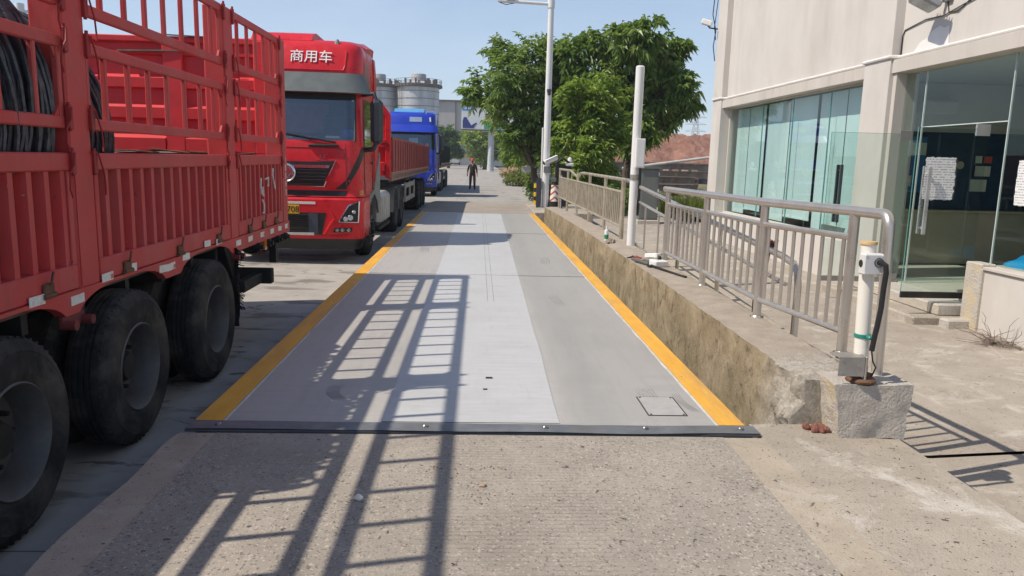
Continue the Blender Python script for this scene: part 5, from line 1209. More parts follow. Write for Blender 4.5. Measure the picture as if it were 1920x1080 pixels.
p.box(XP+0.1, 15, 19.05, 19.3, 0.0, 7.6); p.box(XP+0.2, 15, 1.5, 19.04, 7.3, 7.58)
p.build('wall', M_wallb, bl)
p = MB(); p.box(XP, XP+0.45, 18.64, 19.32, 0.0, 7.6, 0.006); p.build('pillar', M_wallb, bl)
p = MB(); p.box(XP, XP+0.45, 10.96, 11.70, 0.0, 7.6, 0.006); p.build('pillar', M_wallb, bl)
p = MB(); p.box(XP+0.03, XP+0.36, 11.703, 18.637, 3.215, 3.397, 0.004); p.build('lintel', M_trimb, bl)
p = MB(); p.box(XP+0.03, XP+0.36, 1.5, 10.957, 3.215, 3.397, 0.004); p.build('lintel', M_trimb, bl)
p = MB()
p.tube([(XP-0.012, 19.33, 3.455), (XP-0.012, 18.62, 3.455), (XP+0.10, 18.58, 3.452), (XP+0.105, 11.76, 3.445), (XP-0.012, 11.72, 3.445), (XP-0.012, 10.94, 3.445), (XP+0.10, 10.90, 3.44), (XP+0.105, 1.5, 3.435)], 0.024, 8); p.build('conduit', mat('white_conduit', (0.74, 0.72, 0.69), 0.5, var=0.1), bl)
p = MB()
pv = [(10.62, 3.47), (10.5, 3.58), (10.34, 3.61), (10.22, 3.69), (10.06, 3.73), (9.95, 3.68), (9.86, 3.70), (9.84, 3.47)]
p.prism(pv, 'X', XP+0.13, XP+0.137); p.build('plaster_patch', mat('fresh_white_filler', (0.76, 0.74, 0.72), 0.8, var=0.06), bl)
# window bay with blinds
p = MB(); p.box(XP+0.04, XP+0.40, 11.705, 18.635, 0.0, 0.72, 0.006); p.build('window_wall', M_wallb, bl)
wn = MB(); wn.box(XP+0.26, XP+0.272, 11.78, 18.56, 0.74, 3.21); 
wno = wn.build('window', M_glass, bl)
p = MB()
for y in (11.74, 18.60): p.box(XP+0.22, XP+0.31, y-0.03, y+0.03, 0.722, 3.212)
p.box(XP+0.22, XP+0.31, 11.77, 18.57, 0.722, 0.755); p.box(XP+0.22, XP+0.31, 11.77, 18.57, 3.19, 3.213)
p.build('frame', M_trimb, wno)
for y in (13.3, 14.9, 16.5):
    p = MB(); p.box(XP+0.255, XP+0.277, y-0.006, y+0.006, 0.756, 3.189); p.build('pane_joint', M_edge, wno)
yb = [(18.5, 17.70), (17.67, 16.66), (16.55, 15.36), (15.33, 14.10), (13.98, 12.98), (12.94, 12.10)]
for i, (a, b) in enumerate(yb):
    p = MB(); n = 14
    p.grid(lambda u, v: (XP+0.40+0.0025*math.sin(u*9+i), lerp(a, b, u), lerp(0.90 if i in (1, 3) else 0.76, 3.18, v)), 40, 2)
    if i in (1, 3): p.box(XP+0.39, XP+0.41, b, a, 0.87, 0.90)
    p.build('blind', M_blind, bl, recalc=False)
p = MB(); p.box(XP+0.42, 12, 12.96, 18.6, 0.28, 0.30); p.box(XP+0.9, XP+0.95, 12.75, 18.6, 0.3, 3.28); p.build('inner_partition', mat('room_grey_green', (0.16, 0.19, 0.185), 0.9), bl)
p = MB(); p.obox((XP+0.36, 12.55, 0.90), (0.02, 0.28, 0.20), Euler((0, R(18), 0)).to_matrix()); p.obox((XP+0.36, 12.95, 0.85), (0.012, 0.5, 0.10), Euler((R(20), R(30), 0)).to_matrix()); p.build('window_papers', M_whitep, bl)
p = MB(); p.box(XP+0.31, XP+0.36, 12.5, 13.35, 0.76, 0.88); p.build('window_ledge_box', M_greyf, bl)
# door bay
p = MB(); p.box(XP+0.06, XP+0.36, 10.86, 10.955, 0.28, 3.213); jo = p.build('door_jamb', M_trimb, bl)
def pane(name, x0, x1, y0, y1, z0, z1, m=None, parent=None):
    p = MB(); p.box(x0, x1, y0, y1, z0, z1); o = p.build(name, m or M_glass2, parent or bl); return o
fs = pane('fixed_pane', XP+0.20, XP+0.212, 10.35, 10.85, 0.32, 3.2, M_glass); 
pane('fixed_pane', XP+0.20, XP+0.212, 8.62, 10.34, 2.46, 3.2); pane('fixed_pane', XP+0.20, XP+0.212, 7.9, 8.60, 0.80, 3.2, M_glass)
pane('fixed_pane', XP+0.20, XP+0.212, 5.6, 7.88, 0.80, 3.2, M_glass); pane('fixed_pane', XP+0.20, XP+0.212, 3.2, 5.58, 0.80, 3.2, M_glass)
p = MB()
for y in (10.345, 8.61, 7.89, 5.59): p = MB(); p.box(XP+0.196, XP+0.216, y-0.006, y+0.006, 0.8 if y < 8.7 else 0.32, 3.2); p.build('glass_seam', mat('pale_sealant', (0.55, 0.62, 0.60), 0.4), bl)
p = MB(); p.box(XP+0.196, XP+0.216, 8.62, 10.335, 2.445, 2.457); p.build('glass_seam', mat('pale_sealant', (0.55, 0.62, 0.60), 0.4), bl)
p = MB(); p.box(XP+0.02, XP+0.34, 3.0, 8.60, 0.0, 0.76, 0.008); p.build('low_wall', M_wallb, bl)
p = MB(); p.box(XP-0.01, XP+0.36, 3.0, 8.62, 0.763, 0.80, 0.005); p.build('sill', M_trimb, bl)
p = MB(); p.box(XP-0.02, XP+0.15, 8.42, 8.72, 0.0, 0.83, 0.012); p.build('wall_end', M_block, bl)
# open glass door leaves
def leaf(yh, x0, x1, z0, z1, silver):
    o = pane('door_leaf', x0, x1, yh-0.006, yh+0.006, z0, z1, M_glass2)
    p = MB(); p.box(x0, x1, yh-0.018, yh+0.018, z0-0.075, z0, 0.003); p.build('bottom_rail', M_under if silver else M_greyf, o)
    p = MB(); p.box(x0-0.004, x0, yh-0.006, yh+0.006, z0, z1); p.box(x0, x1, yh-0.006, yh+0.006, z1, z1+0.004); p.build('glass_edge', M_edge, o)
    hx = x0+0.16
    for s_ in (-1, 1):
        p = MB(); p.box(hx-0.022, hx+0.022, yh+s_*0.055-0.012, yh+s_*0.055+0.012, 1.12, 1.92, 0.004); p.box(hx-0.012, hx+0.012, *sorted((yh+s_*0.006, yh+s_*0.055)), 1.18, 1.21); p.box(hx-0.012, hx+0.012, *sorted((yh+s_*0.006, yh+s_*0.055)), 1.83, 1.86)
        p.build('handle', mat('silver_handle', (0.62, 0.62, 0.62), 0.3, 0.6) if silver else mat('dark_handle', (0.06, 0.075, 0.085), 0.35), o)
    for za_, zb_ in ((z1-0.08, z1+0.05), (z0-0.05, z0+0.04)): p = MB(); p.box(x1-0.16, x1+0.01, yh-0.014, yh+0.014, za_, zb_, 0.003); p.build('hinge_patch', mat('brushed_hinge', (0.55, 0.55, 0.53), 0.35, 0.6) if silver else M_greyf, o)
    return o
lf1 = leaf(8.90, 5.13, 5.98, 0.42, 2.37, True)
lf2 = leaf(10.55, 4.86, 5.98, 0.36, 2.36, False)
# room behind the door
p = MB(); p.box(XP+0.41, 12, 1.5, 12.5, 0.245, 0.298); p.box(XP+0.22, XP+0.41, 1.5, 10.95, 0.24, 0.30); p.build('room_floor', mat('cream_tiles', (0.52, 0.52, 0.44), 0.35, var=0.06), bl)
p = MB(); p.box(XP+0.42, 12, 1.5, 18.9, 3.30, 3.39); p.box(9.6, 9.7, 1.5, 18.6, 0.3, 3.3); p.box(XP+0.42, 12, 1.5, 1.6, 0.3, 3.3); p.build('room_wall', mat('room_grey', (0.42, 0.43, 0.41), 0.9, var=0.05), bl)
p = MB(); p.box(6.78, 9.58, 12.6, 12.9, 0.30, 1.18, 0.01); p.box(6.76, 9.58, 12.5, 12.95, 1.18, 1.22, 0.006); p.build('counter', mat('beige_counter', (0.62, 0.54, 0.39), 0.6, var=0.06), bl)
p = MB(); p.box(6.78, 9.58, 12.66, 12.70, 1.225, 2.50); p.build('counter_screen', mat('dark_blue_screen', (0.010, 0.05, 0.10), 0.15, var=0.2), bl)
p = MB(); p.box(6.78, 9.58, 12.62, 12.74, 2.503, 3.29); p.build('counter_bulkhead', mat('room_grey', (0.30, 0.31, 0.30), 0.9, var=0.05), bl)
p = MB(); p.box(6.9, 7.45, 12.63, 12.655, 1.5, 2.42); p.build('blue_board', mat('blue_board', (0.03, 0.16, 0.40), 0.5, var=0.15), bl)
for i, (x, z, w, h) in enumerate(((7.30, 2.22, 0.28, 0.2), (7.16, 1.69, 0.15, 0.18), (7.78, 1.77, 0.28, 0.19), (7.78, 1.55, 0.28, 0.2), (8.45, 1.88, 0.26, 0.17), (8.40, 1.64, 0.28, 0.2), (8.52, 2.07, 0.13, 0.11), (8.36, 2.07, 0.11, 0.12))):
    p = MB(); p.box(x-w/2, x+w/2, 12.61, 12.625, z-h/2, z+h/2); p.build('notice', mat('pale_green_notice', (0.55, 0.62, 0.53), 0.7) if i != 6 else mat('red_notice', (0.50, 0.10, 0.10), 0.6), bl)
p = MB(); p.lathe([(0.065, 0.0), (0.065, -0.012), (0, -0.014)], (8.07, 12.65, 1.97), 'Y', 18); p.build('round_sign', mat('beige_disc', (0.46, 0.42, 0.32), 0.6), bl)
# paper notices on the glass
k = NT('printed_sheet'); o2 = k.mapping((1, 1, 1)); s3 = k.sep()
rows = k.math('FRACT', k.math('MULTIPLY', s3[2], 34.0)); wd = k.noise(60, 2, 0.5, k.mapping((1, 1, 0.4)))
ink = k.math('MULTIPLY', k.ramp(rows, [(0.40, 0.0), (0.45, 1.0), (0.8, 1.0), (0.85, 0.0)]), k.ramp(wd, [(0.45, 0.0), (0.5, 1.0)]))
c = k.mix(k.math('MULTIPLY', ink, 0.65), (0.76, 0.76, 0.755), (0.12, 0.12, 0.13)); k.set(col=c, rough=0.7); M_print = k.m
def sheet(x, y, z, w, h, axis, label, ragged=0.012):
    p = MB(); n = 14; pts = []
    for i in range(4*n):
        s_, t = divmod(i, n); t = t/n
        a, b = [(-0.5+t, -0.5), (0.5, -0.5+t), (0.5-t, 0.5), (-0.5, 0.5-t)][s_]
        q = 1-0.06*max(0, abs(a)+abs(b)-0.85)*3
        pts.append((a*w*q+ragged*noise.noise(Vector((i*0.8, z, 1))), b*h*q+ragged*noise.noise(Vector((i*0.8, z, 5)))))
    if axis == 'X': p.prism([(y+a, z+b) for a, b in pts], 'X', x-0.001, x+0.001)
    else: p.prism([(x+a, z+b) for a, b in pts], 'Y', y-0.001, y+0.001)
    return solo(p, 'paper_notice', M_print, label, 'notice', (x, y, z))
sheet(XP+0.196, 8.15, 1.76, 0.40, 0.50, 'X', 'ragged white printed notice stuck to the glass right of the open door')
sheet(5.44, 8.890, 1.78, 0.37, 0.50, 'Y', 'large grey printed notice stuck to the open glass door leaf', 0.02)
# steps and the odd rubble below the door
p = MB(); p.box(5.22, 5.98, 8.74, 11.2, 0.0, 0.145, 0.02)
solo(p, 'doorstep', M_shoulder, 'lower chipped concrete step below the office door', 'step', (5.6, 9.8, 0.02))
p = MB(); p.box(5.55, 6.01, 8.80, 10.95, 0.146, 0.285, 0.015)
solo(p, 'doorstep', M_block, 'upper step under the open glass doors of the office', 'step', (5.8, 9.8, 0.146))
p = MB(); p.obox((5.68, 8.60, 0.08), (0.36, 0.17, 0.15), Matrix.Rotation(R(4), 3, 'Z'), 0.02)
solo(p, 'kerb_stone', M_block, 'small mossy kerb stone lying against the end of the low wall of the office', 'kerb stone', (5.68, 8.6, 0.02))
pebble('plastic_bag', mat('bright_blue_plastic', (0.01, 0.30, 0.62), 0.35, var=0.15, scale=14), 'bright blue plastic bag behind the office glass', 'bag', (6.35, 8.35, 0.78), (0.45, 0.75, 0.32), 3.3)
p = MB(); p.box(6.15, 6.6, 7.7, 8.75, 0.30, 0.66, 0.02); solo(p, 'bench', mat('dark_bench', (0.08, 0.08, 0.085), 0.6), 'low dark bench behind the office glass under the blue bag', 'bench', (6.4, 8.2, 0.3))
p = MB(); p.box(7.2, 7.75, 12.35, 12.615, 2.78, 3.0, 0.03); p.box(7.24, 7.71, 12.335, 12.349, 2.80, 2.84)
solo(p, 'air_conditioner', mat('grey_ac', (0.45, 0.45, 0.44), 0.5), 'grey air conditioner high on the wall inside the office', 'air conditioner', (7.5, 12.5, 2.8))
# floodlight and its cables on the wall, camera at the corner
fl_ = thing('floodlight', 'grey floodlight on a bracket above the office door', 'floodlight', (XP+0.14, 9.95, 4.1))
rm = Euler((0, R(28), R(-14))).to_matrix(); cfl = Vector((5.66, 10.00, 4.00))
p = MB(); p.obox(cfl, (0.32, 0.42, 0.09), rm, 0.02)
for i in range(7): p.obox(cfl+rm @ Vector((0, -0.18+i*0.06, 0.06)), (0.26, 0.012, 0.04), rm)
ho = p.build('housing', mat('grey_floodlight', (0.30, 0.31, 0.32), 0.45, 0.3), fl_)
p = MB(); p.obox(cfl+rm @ Vector((0, 0, -0.048)), (0.26, 0.36, 0.006), rm); p.build('lens', mat('flood_lens', (0.32, 0.35, 0.36), 0.2, var=0.2, scale=30), ho)
p = MB(); p.bar((5.74, 9.98, 4.12), (XP+0.14, 9.93, 4.14), 0.05, 0.05, 0.01); p.box(XP+0.09, XP+0.14, 9.84, 10.02, 4.0, 4.25, 0.008); p.build('bracket', M_greyf, fl_)
p = MB()
p.tube([(XP+0.13, 9.95, 4.0), (XP+0.128, 9.9, 3.86), (XP+0.128, 9.7, 3.84), (XP+0.128, 9.4, 3.98), (XP+0.128, 9.1, 3.93), (XP+0.128, 8.6, 4.02), (XP+0.128, 8.45, 4.25)], 0.007, 6)
p.tube([(XP+0.13, 10.9, 3.80), (XP+0.126, 10.4, 3.86), (XP+0.126, 10.0, 3.84), (XP+0.126, 9.3, 3.95), (XP+0.126, 8.7, 4.00), (XP+0.126, 8.45, 4.3)], 0.008, 6)
p.tube([(XP+0.13, 10.9, 3.80), (XP+0.125, 10.94, 3.72), (XP+0.125, 10.94, 3.48), (XP+0.12, 10.935, 3.3), (XP+0.09, 10.93, 2.6), (XP+0.075, 10.945, 2.1), (XP+0.07, 10.925, 1.5), (XP+0.07, 10.94, 0.9)], 0.008, 6)
p.tube([(XP+0.125, 10.955, 3.4), (XP+0.09, 10.90, 3.0), (XP+0.09, 10.93, 2.5), (XP+0.075, 10.91, 2.0)], 0.007, 6)
solo(p, 'cable', M_cable, 'thin dark cables looping across the office wall and down its pillar', 'cable', (XP+0.13, 9.9, 3.9), recalc=False)
sc2 = thing('security_camera', 'small white security camera on an arm at the far corner of the office', 'camera', (5.80, 19.3, 5.1))
p = MB(); p.obox((5.52, 19.32, 5.30), (0.26, 0.14, 0.13), Euler((0, R(18), R(-20))).to_matrix(), 0.02); p.build('housing', M_white, sc2)
p = MB(); p.tube([(5.54, 19.32, 5.24), (5.60, 19.33, 5.18), (5.80, 19.33, 5.16)], 0.018, 8); p.build('arm', M_under, sc2)
p = MB(); p.tube([(5.78, 19.34, 7.4), (5.70, 19.34, 6.2), (5.66, 19.34, 5.5), (5.76, 19.34, 5.12), (5.72, 19.34, 4.75), (5.78, 19.34, 4.4)], 0.012, 6); p.tube([(5.79, 19.34, 7.4), (5.78, 19.34, 6), (5.72, 19.34, 5.2), (5.77, 19.34, 4.9)], 0.010, 6); p.build('cable', M_cable, sc2)
# dry twigs at the foot of the office wall
rnd = random.Random(21); p = MB()
for i in range(46):
    a = rnd.uniform(0, 6.28); b = Vector((5.62+rnd.gauss(0, 0.05), 7.75+rnd.gauss(0, 0.10), 0.05)); pts = [b]; d = Vector((math.cos(a)*0.7-0.2, math.sin(a), rnd.uniform(0.0, 0.9) if i % 3 == 0 else rnd.uniform(-0.05, 0.3))).normalized()
    for j in range(5):
        d = (d+Vector((rnd.gauss(0, .35), rnd.gauss(0, .35), rnd.gauss(-0.03, .22)))).normalized(); q = pts[-1]+d*rnd.uniform(0.05, 0.11); q.z = max(q.z, 0.05+0.004*j); q.x = min(q.x, XP+0.0); pts.append(q)
    p.tube(pts, [0.005, 0.0045, 0.004, 0.003, 0.0025, 0.0015], 5)
solo(p, 'dry_shrub', mat('dry_twigs', (0.20, 0.16, 0.13), 0.9, var=0.3, scale=20), 'tangle of dry bare twigs at the foot of the office wall', 'shrub', (5.65, 7.75, 0.04), recalc=False)

# long shed on the other side of the road (the office glass mirrors it)
fs_ = thing('shed', 'long low grey shed across the road, mirrored in the office glass', 'building', (-15, -5, 0))
p = MB(); p.box(-24, -14, -45, 17, -0.1, 4.6); p.build('wall', M_wallb, fs_)
p = MB(); p.prism([(-24.5, 4.605), (-13.4, 4.605), (-13.4, 4.9), (-19, 6.0), (-24.5, 4.9)], 'Y', -45.5, 17.4); p.build('roof', mat('grey_shed_roof', (0.22, 0.22, 0.21), 0.7, var=0.15), fs_)
p = MB()
for i in range(12): p.box(-13.99, -13.95, -40+i*4.6, -38.2+i*4.6, 1.0, 2.6)
p.build('window', mat('far_glass', (0.03, 0.04, 0.05), 0.1), fs_)
# ================================================================== trees and planting
def m_leaf(name, dark, mid, light, trans=0.35):
    k = NT(name); at = k.n.new('ShaderNodeAttribute'); at.attribute_name = 'hue'
    c = k.ramp(at.outputs['Fac'], [(0.0, dark), (0.5, mid), (1.0, light)])
    k.set(col=c, rough=0.38, spec=0.5)
    tl = k.n.new('ShaderNodeBsdfTranslucent'); k.link(k.mix(0.4, c, (0.22, 0.30, 0.02)), tl.inputs[0])
    mx = k.n.new('ShaderNodeMixShader'); mx.inputs[0].default_value = trans
    k.link(k.b.outputs[0], mx.inputs[1]); k.link(tl.outputs[0], mx.inputs[2]); k.link(mx.outputs[0], k.out.inputs[0])
    return k.m
L_dark = m_leaf('leaf_deep_green', (0.09, 0.175, 0.045), (0.23, 0.345, 0.08), (0.42, 0.50, 0.16), 0.5)
L_lime = m_leaf('leaf_fresh_green', (0.13, 0.23, 0.04), (0.28, 0.40, 0.065), (0.44, 0.54, 0.13), 0.48)
L_far = m_leaf('leaf_far_green', (0.06, 0.14, 0.035), (0.10, 0.20, 0.045), (0.16, 0.27, 0.06))
L_grass = m_leaf('grass_yellow_green', (0.09, 0.14, 0.02), (0.16, 0.20, 0.035), (0.27, 0.27, 0.07))
M_bark = mat('grey_brown_bark', (0.095, 0.075, 0.058), 0.9, var=0.3, scale=6, bump=0.6, bscale=14, streak=True)
class Leaves:
    def __init__(s): s.v = []; s.f = []; s.h = []
    def leaf(s, b, d, up, L, w, hue, fold=0.25, droop=0.25):
        side = d.cross(up)
        if side.length < 1e-4: side = Vector((1, 0, 0))
        side.normalize(); n = side.cross(d)
        m = b+d*(L*0.45)
        o = len(s.v)
        s.v += [tuple(b), tuple(m-side*w+n*(fold*w)), tuple(b+d*L-Vector((0, 0, droop*L))), tuple(m+side*w+n*(fold*w))]
        s.f += [(o, o+1, o+2), (o, o+2, o+3)]; s.h += [hue]*2
    def build(s, name, m, parent, loc=None):
        off = Vector(loc) if loc is not None else worldloc(parent)
        me = bpy.data.meshes.new(name)
        me.from_pydata([(p[0]-off.x, p[1]-off.y, p[2]-off.z) for p in s.v], [], s.f)
        a = me.attributes.new('hue', 'FLOAT', 'FACE'); a.data.foreach_set('value', s.h)
        me.materials.append(m)
        o = bpy.data.objects.new(name, me); COL.objects.link(o)
        if parent: o.parent = parent
        if loc is not None and parent is None: o.location = off
        return o
def spray(lv, rnd, c, ax, n, L, w, hue, droop):
    """a whorl of drooping leaves at a twig end"""
    up = Vector((0, 0, 1))
    for i in range(n):
        a = 6.283*i/n+rnd.uniform(-0.5, 0.5); e = rnd.uniform(-0.75, 0.55)
        d = (Vector((math.cos(a)*math.cos(e), math.sin(a)*math.cos(e), math.sin(e)-0.15))+ax*0.5).normalized()
        b = c+d*rnd.uniform(0.0, 0.05)+ax*rnd.uniform(-0.12, 0.12)
        lv.leaf(b, d, (up*0.55+ax*0.85+Vector((rnd.gauss(0, .35), rnd.gauss(0, .35), rnd.gauss(0, .2)))).normalized(), L*rnd.uniform(0.65, 1.2), w*rnd.uniform(0.7, 1.2), min(1, max(0, hue+rnd.gauss(0, 0.16))), droop=droop*rnd.uniform(0.4, 1.5))
def tree(name, label, base, trunk_r, lobes, ncl, L, w, leafm, seed, group='trees beyond the weighbridge', depth=0.9, droop=0.3, nl=9, sprigs=26, fork=0.35, dz=0.0):
    rnd = random.Random(seed); base = Vector(base)
    t = thing(name, label, 'tree', base, group)
    lobes = [(Vector((x, base.y+rnd.uniform(-0.6, 0.6)*depth*1.6, z+dz)), r) for x, _, z, r in lobes]
    top = sum((c*r for c, r in lobes), Vector())/sum(r for _, r in lobes)
    tb = MB(); f = base.lerp(top, fork); f.z = lerp(base.z, top.z, fork)
    pts = [base+Vector((0, 0, -0.2)), base.lerp(f, 0.4)+Vector((0.06, 0.03, 0)), base.lerp(f, 0.75)+Vector((-0.05, 0, 0)), f]
    tb.tube(pts, [trunk_r*1.35, trunk_r, trunk_r*0.92, trunk_r*0.85], 9)
    twigs = []
    for c, r in lobes:
        m = f.lerp(c, 0.5)+Vector((rnd.uniform(-.15, .15), rnd.uniform(-.3, .3), rnd.uniform(0.0, 0.25)))
        tb.tube([f+Vector((0, 0, -0.15)), f.lerp(m, 0.5), m, c], [trunk_r*0.55, trunk_r*0.42, trunk_r*0.3, trunk_r*0.14], 6)
        for i in range(5):
            d = Vector((rnd.gauss(0, 1), rnd.gauss(0, 1), rnd.gauss(0.15, 0.8))).normalized(); e = c+d*r*0.9
            tb.tube([c, c.lerp(e, 0.5)+Vector((0, 0, 0.05)), e], [trunk_r*0.13, trunk_r*0.09, trunk_r*0.04], 5)
    tb.build('trunk', M_bark, t, recalc=False)
    lv = Leaves(); wts = [r**2 for _, r in lobes]; tot = sum(wts)
    for (c, r), wt in zip(lobes, wts):
        n = max(6, int(ncl*wt/tot)); lob = rnd.gauss(0, 0.10)
        subs = [(Vector((rnd.gauss(0, 1), rnd.gauss(0, 1), rnd.gauss(0, 1))).normalized(), rnd.gauss(0, 0.15)) for _ in range(9)]
        for i in range(n):
            d = Vector((rnd.gauss(0, 1), rnd.gauss(0, 1), rnd.gauss(0, 1))).normalized()
            rad = r*(rnd.random()**0.38)*(1+0.32*noise.noise(d*2.1+c))
            p = c+Vector((d.x*rad, d.y*rad*depth, d.z*rad))
            if noise.noise(p*1.05+Vector((seed*3.3, 0, 0))) < -0.30: continue
            sb = max(subs, key=lambda q: q[0].dot(d)); hue = 0.45+lob+sb[1]+rnd.gauss(0, 0.06)
            ax = (d+Vector((0, 0, 0.25))).normalized()
            spray(lv, rnd, p, ax, nl, L, w, hue, droop)
    for i in range(sprigs):                                     # shoots that break the outline
        c, r = rnd.choice(lobes); d = Vector((rnd.gauss(0, 1), rnd.gauss(0, 0.5), abs(rnd.gauss(0.35, 0.6)))).normalized()
        p = c+d*r*0.9; ln = rnd.uniform(0.25, 0.6)*r
        for j in range(4): spray(lv, rnd, p+d*ln*j/3+Vector((0, 0, -0.03*j*j*L)), d, nl-2, L, w, 0.5+rnd.gauss(0, 0.1), droop)
    lv.build('crown', leafm, t)
    return t
A_ = [(1.41, 33, 5.31, 1.2), (0.37, 33, 4.94, 0.83), (0.9, 33, 6.33, 0.60), (2.56, 33, 5.99, 1.04), (2.33, 33, 4.18, 1.38), (0.95, 33, 3.8, 0.83), (-0.25, 33, 4.46, 0.48), (2.33, 33, 2.75, 1.04), (1.41, 33, 2.72, 0.55), (3.02, 33, 2.12, 0.65), (3.4, 33, 5.2, 1.1), (3.3, 33, 5.95, 0.75), (3.2, 33, 3.4, 0.9)]
B_ = [(3.75, 31, 6.07, 0.82), (4.83, 31, 6.21, 0.82), (5.98, 31, 6.42, 0.78), (6.50, 31, 7.16, 0.36), (5.72, 31, 7.08, 0.27), (7.18, 31, 6.16, 0.76), (7.92, 31, 6.4, 0.36), (7.95, 31, 4.88, 0.76), (6.96, 31, 4.6, 1.13), (7.40, 31, 3.7, 0.66), (5.87, 31, 5.0, 1.04), (6.38, 31, 3.11, 0.70), (6.10, 31, 2.52, 0.42), (8.36, 31, 4.09, 0.34), (4.6, 31, 4.9, 1.0)]
C_ = [(3.51, 28.5, 4.1, 0.68), (4.4, 28.5, 4.03, 0.86), (3.91, 28.5, 3.12, 0.94), (3.21, 28.5, 2.54, 0.58), (4.8, 28.5, 2.94, 0.66), (4.21, 28.5, 2.17, 0.60), (3.5, 28.5, 1.6, 0.6), (4.6, 28.5, 1.5, 0.6)]
D_ = [(-1.14, 125, 4.9, 1.9), (1.14, 125, 4.97, 2.1), (0.08, 125, 2.9, 2.1), (2.7, 125, 3.3, 1.57), (4.4, 125, 4.8, 2.1)]
E_ = [(-5.75, 130, 6.01, 1.27), (-4.65, 130, 4.95, 1.5), (-4.47, 130, 3.13, 1.35), (-3.3, 130, 2.5, 0.73), (-6.4, 130, 3.8, 1.6)]
F_ = [(2.9, 60, 2.33, 0.84), (2.3, 60, 1.9, 0.6), (3.7, 60, 2.77, 1.01), (3.3, 60, 1.84, 0.59), (4.8, 60, 2.6, 1.1)]
tree('broadleaf_tree', 'large green tree behind the lamp pole, its left branches hanging over the far road', (2.55, 33.4, 0.1), 0.16, A_, 1750, 0.28, 0.058, L_dark, 1, sprigs=60)
tree('broadleaf_tree', 'large dark green tree behind the tall plain white post, with shoots above its crown', (6.0, 31.3, 0.1), 0.17, B_, 1750, 0.31, 0.064, L_dark, 2, sprigs=70, droop=0.5)
tree('broadleaf_tree', 'lighter yellow-green young tree growing between the two poles', (4.1, 28.5, 0.1), 0.08, C_, 1150, 0.25, 0.052, L_lime, 3, sprigs=16)
tree('broadleaf_tree', 'round bushy green tree behind the billboard column', (0.8, 125, 0.1), 0.3, D_, 900, 0.55, 0.14, L_lime, 4, sprigs=10, nl=7)
tree('broadleaf_tree', 'dark tree far down the left side of the road beside the blue truck', (-5.2, 130, 0.1), 0.25, E_, 700, 0.5, 0.12, L_far, 5, sprigs=8, nl=7)
tree('broadleaf_tree', 'pale lime young tree to the right of the billboard column', (3.4, 60, 0.1), 0.09, F_, 700, 0.30, 0.06, L_lime, 6, sprigs=14, nl=8)
def bush(name, label, c, r, n, L, w, m, seed, group, blades=False, nl=8):
    rnd = random.Random(seed); lv = Leaves(); c = Vector(c)
    for i in range(n):
        if blades:
            a = rnd.uniform(0, 6.28); q = rnd.random()**0.5
            b = c+Vector((math.cos(a)*r[0]*q, math.sin(a)*r[1]*q, 0))
            d = Vector((math.cos(a)*0.35*q+rnd.gauss(0, .16), math.sin(a)*0.35*q+rnd.gauss(0, .16), 1)).normalized()
            lv.leaf(b, d, Vector((rnd.gauss(0, 1), rnd.gauss(0, 1), 0.1)).normalized(), L*rnd.uniform(0.5, 1.15), w, min(1, max(0, rnd.gauss(0.5, 0.22))), droop=rnd.uniform(0.05, 0.5))
        else:
            d = Vector((rnd.gauss(0, 1), rnd.gauss(0, 1), rnd.gauss(0, 1))).normalized(); q = rnd.random()**0.4*(1+0.3*noise.noise(d*2.5+c))
            p = c+Vector((d.x*r[0]*q, d.y*r[1]*q, r[2]*(0.5+0.5*d.z*q)+0.02))
            if noise.noise(p*2.0) < -0.28: continue
            spray(lv, rnd, p, (d+Vector((0, 0, .4))).normalized(), nl, L, w, rnd.gauss(0.45, 0.15), 0.3)
    o = lv.build(name, m, None, loc=c); tag(o, label, 'bush', group); return o
G = 'bushes behind the railings'
bush('bush', 'dark low bush at the foot of the large tree, left of the charcoal board', (2.75, 34.6, 0.1), (0.55, 0.6, 0.95), 260, 0.16, 0.045, L_dark, 31, G)
bush('bush', 'yellow-green weedy bush on the verge to the right of the billboard column', (3.0, 52.5, 0.1), (1.4, 2.0, 1.1), 420, 0.22, 0.04, L_grass, 32, G)
bush('bush', 'olive weedy bush on the verge behind the yellow and black bollard', (3.7, 47, 0.1), (0.9, 1.8, 1.2), 330, 0.22, 0.045, L_grass, 33, G)
bush('bush', 'green leafy bush above the far end of the dusty railing', (4.0, 28.6, 0.1), (0.8, 0.7, 1.35), 420, 0.15, 0.035, L_lime, 34, G)
bush('bush', 'grey-green shrub right of the dusty railing end, under the lamp standard', (5.0, 30.2, 0.1), (0.9, 0.7, 1.25), 420, 0.15, 0.038, L_far, 35, G)
bush('bush', 'dark clipped shrub behind the dusty railing, left of the tall plain white post', (4.55, 26.6, 0.05), (0.95, 0.5, 0.95), 380, 0.13, 0.035, L_dark, 36, G)
bush('bush', 'light shrub just left of the tall plain white post', (5.6, 27.6, 0.05), (0.5, 0.5, 1.0), 220, 0.15, 0.03, L_lime, 37, G)
bush('tall_grass', 'clump of tall yellow-green grass beside the corner of the office', (6.9, 24.6, 0.03), (0.75, 0.6, 0), 1500, 1.0, 0.012, L_grass, 38, None, True)
lv = Leaves(); rnd = random.Random(77)
for i in range(9000):
    y = 28+45*rnd.random()**1.6; x = far_x(y)+0.5+9*rnd.random()**1.5
    if noise.noise(Vector((x*0.8, y*0.4, 3))) < 0.0: continue
    lv.leaf(Vector((x, y, vergez(x, y)-0.08)), Vector((rnd.gauss(0, .3), rnd.gauss(0, .3), 1)).normalized(), Vector((rnd.gauss(0, 1), rnd.gauss(0, 1), .1)).normalized(), rnd.uniform(0.12, 0.42), 0.018, min(1, max(0, rnd.gauss(0.55, 0.25))), droop=0.3)
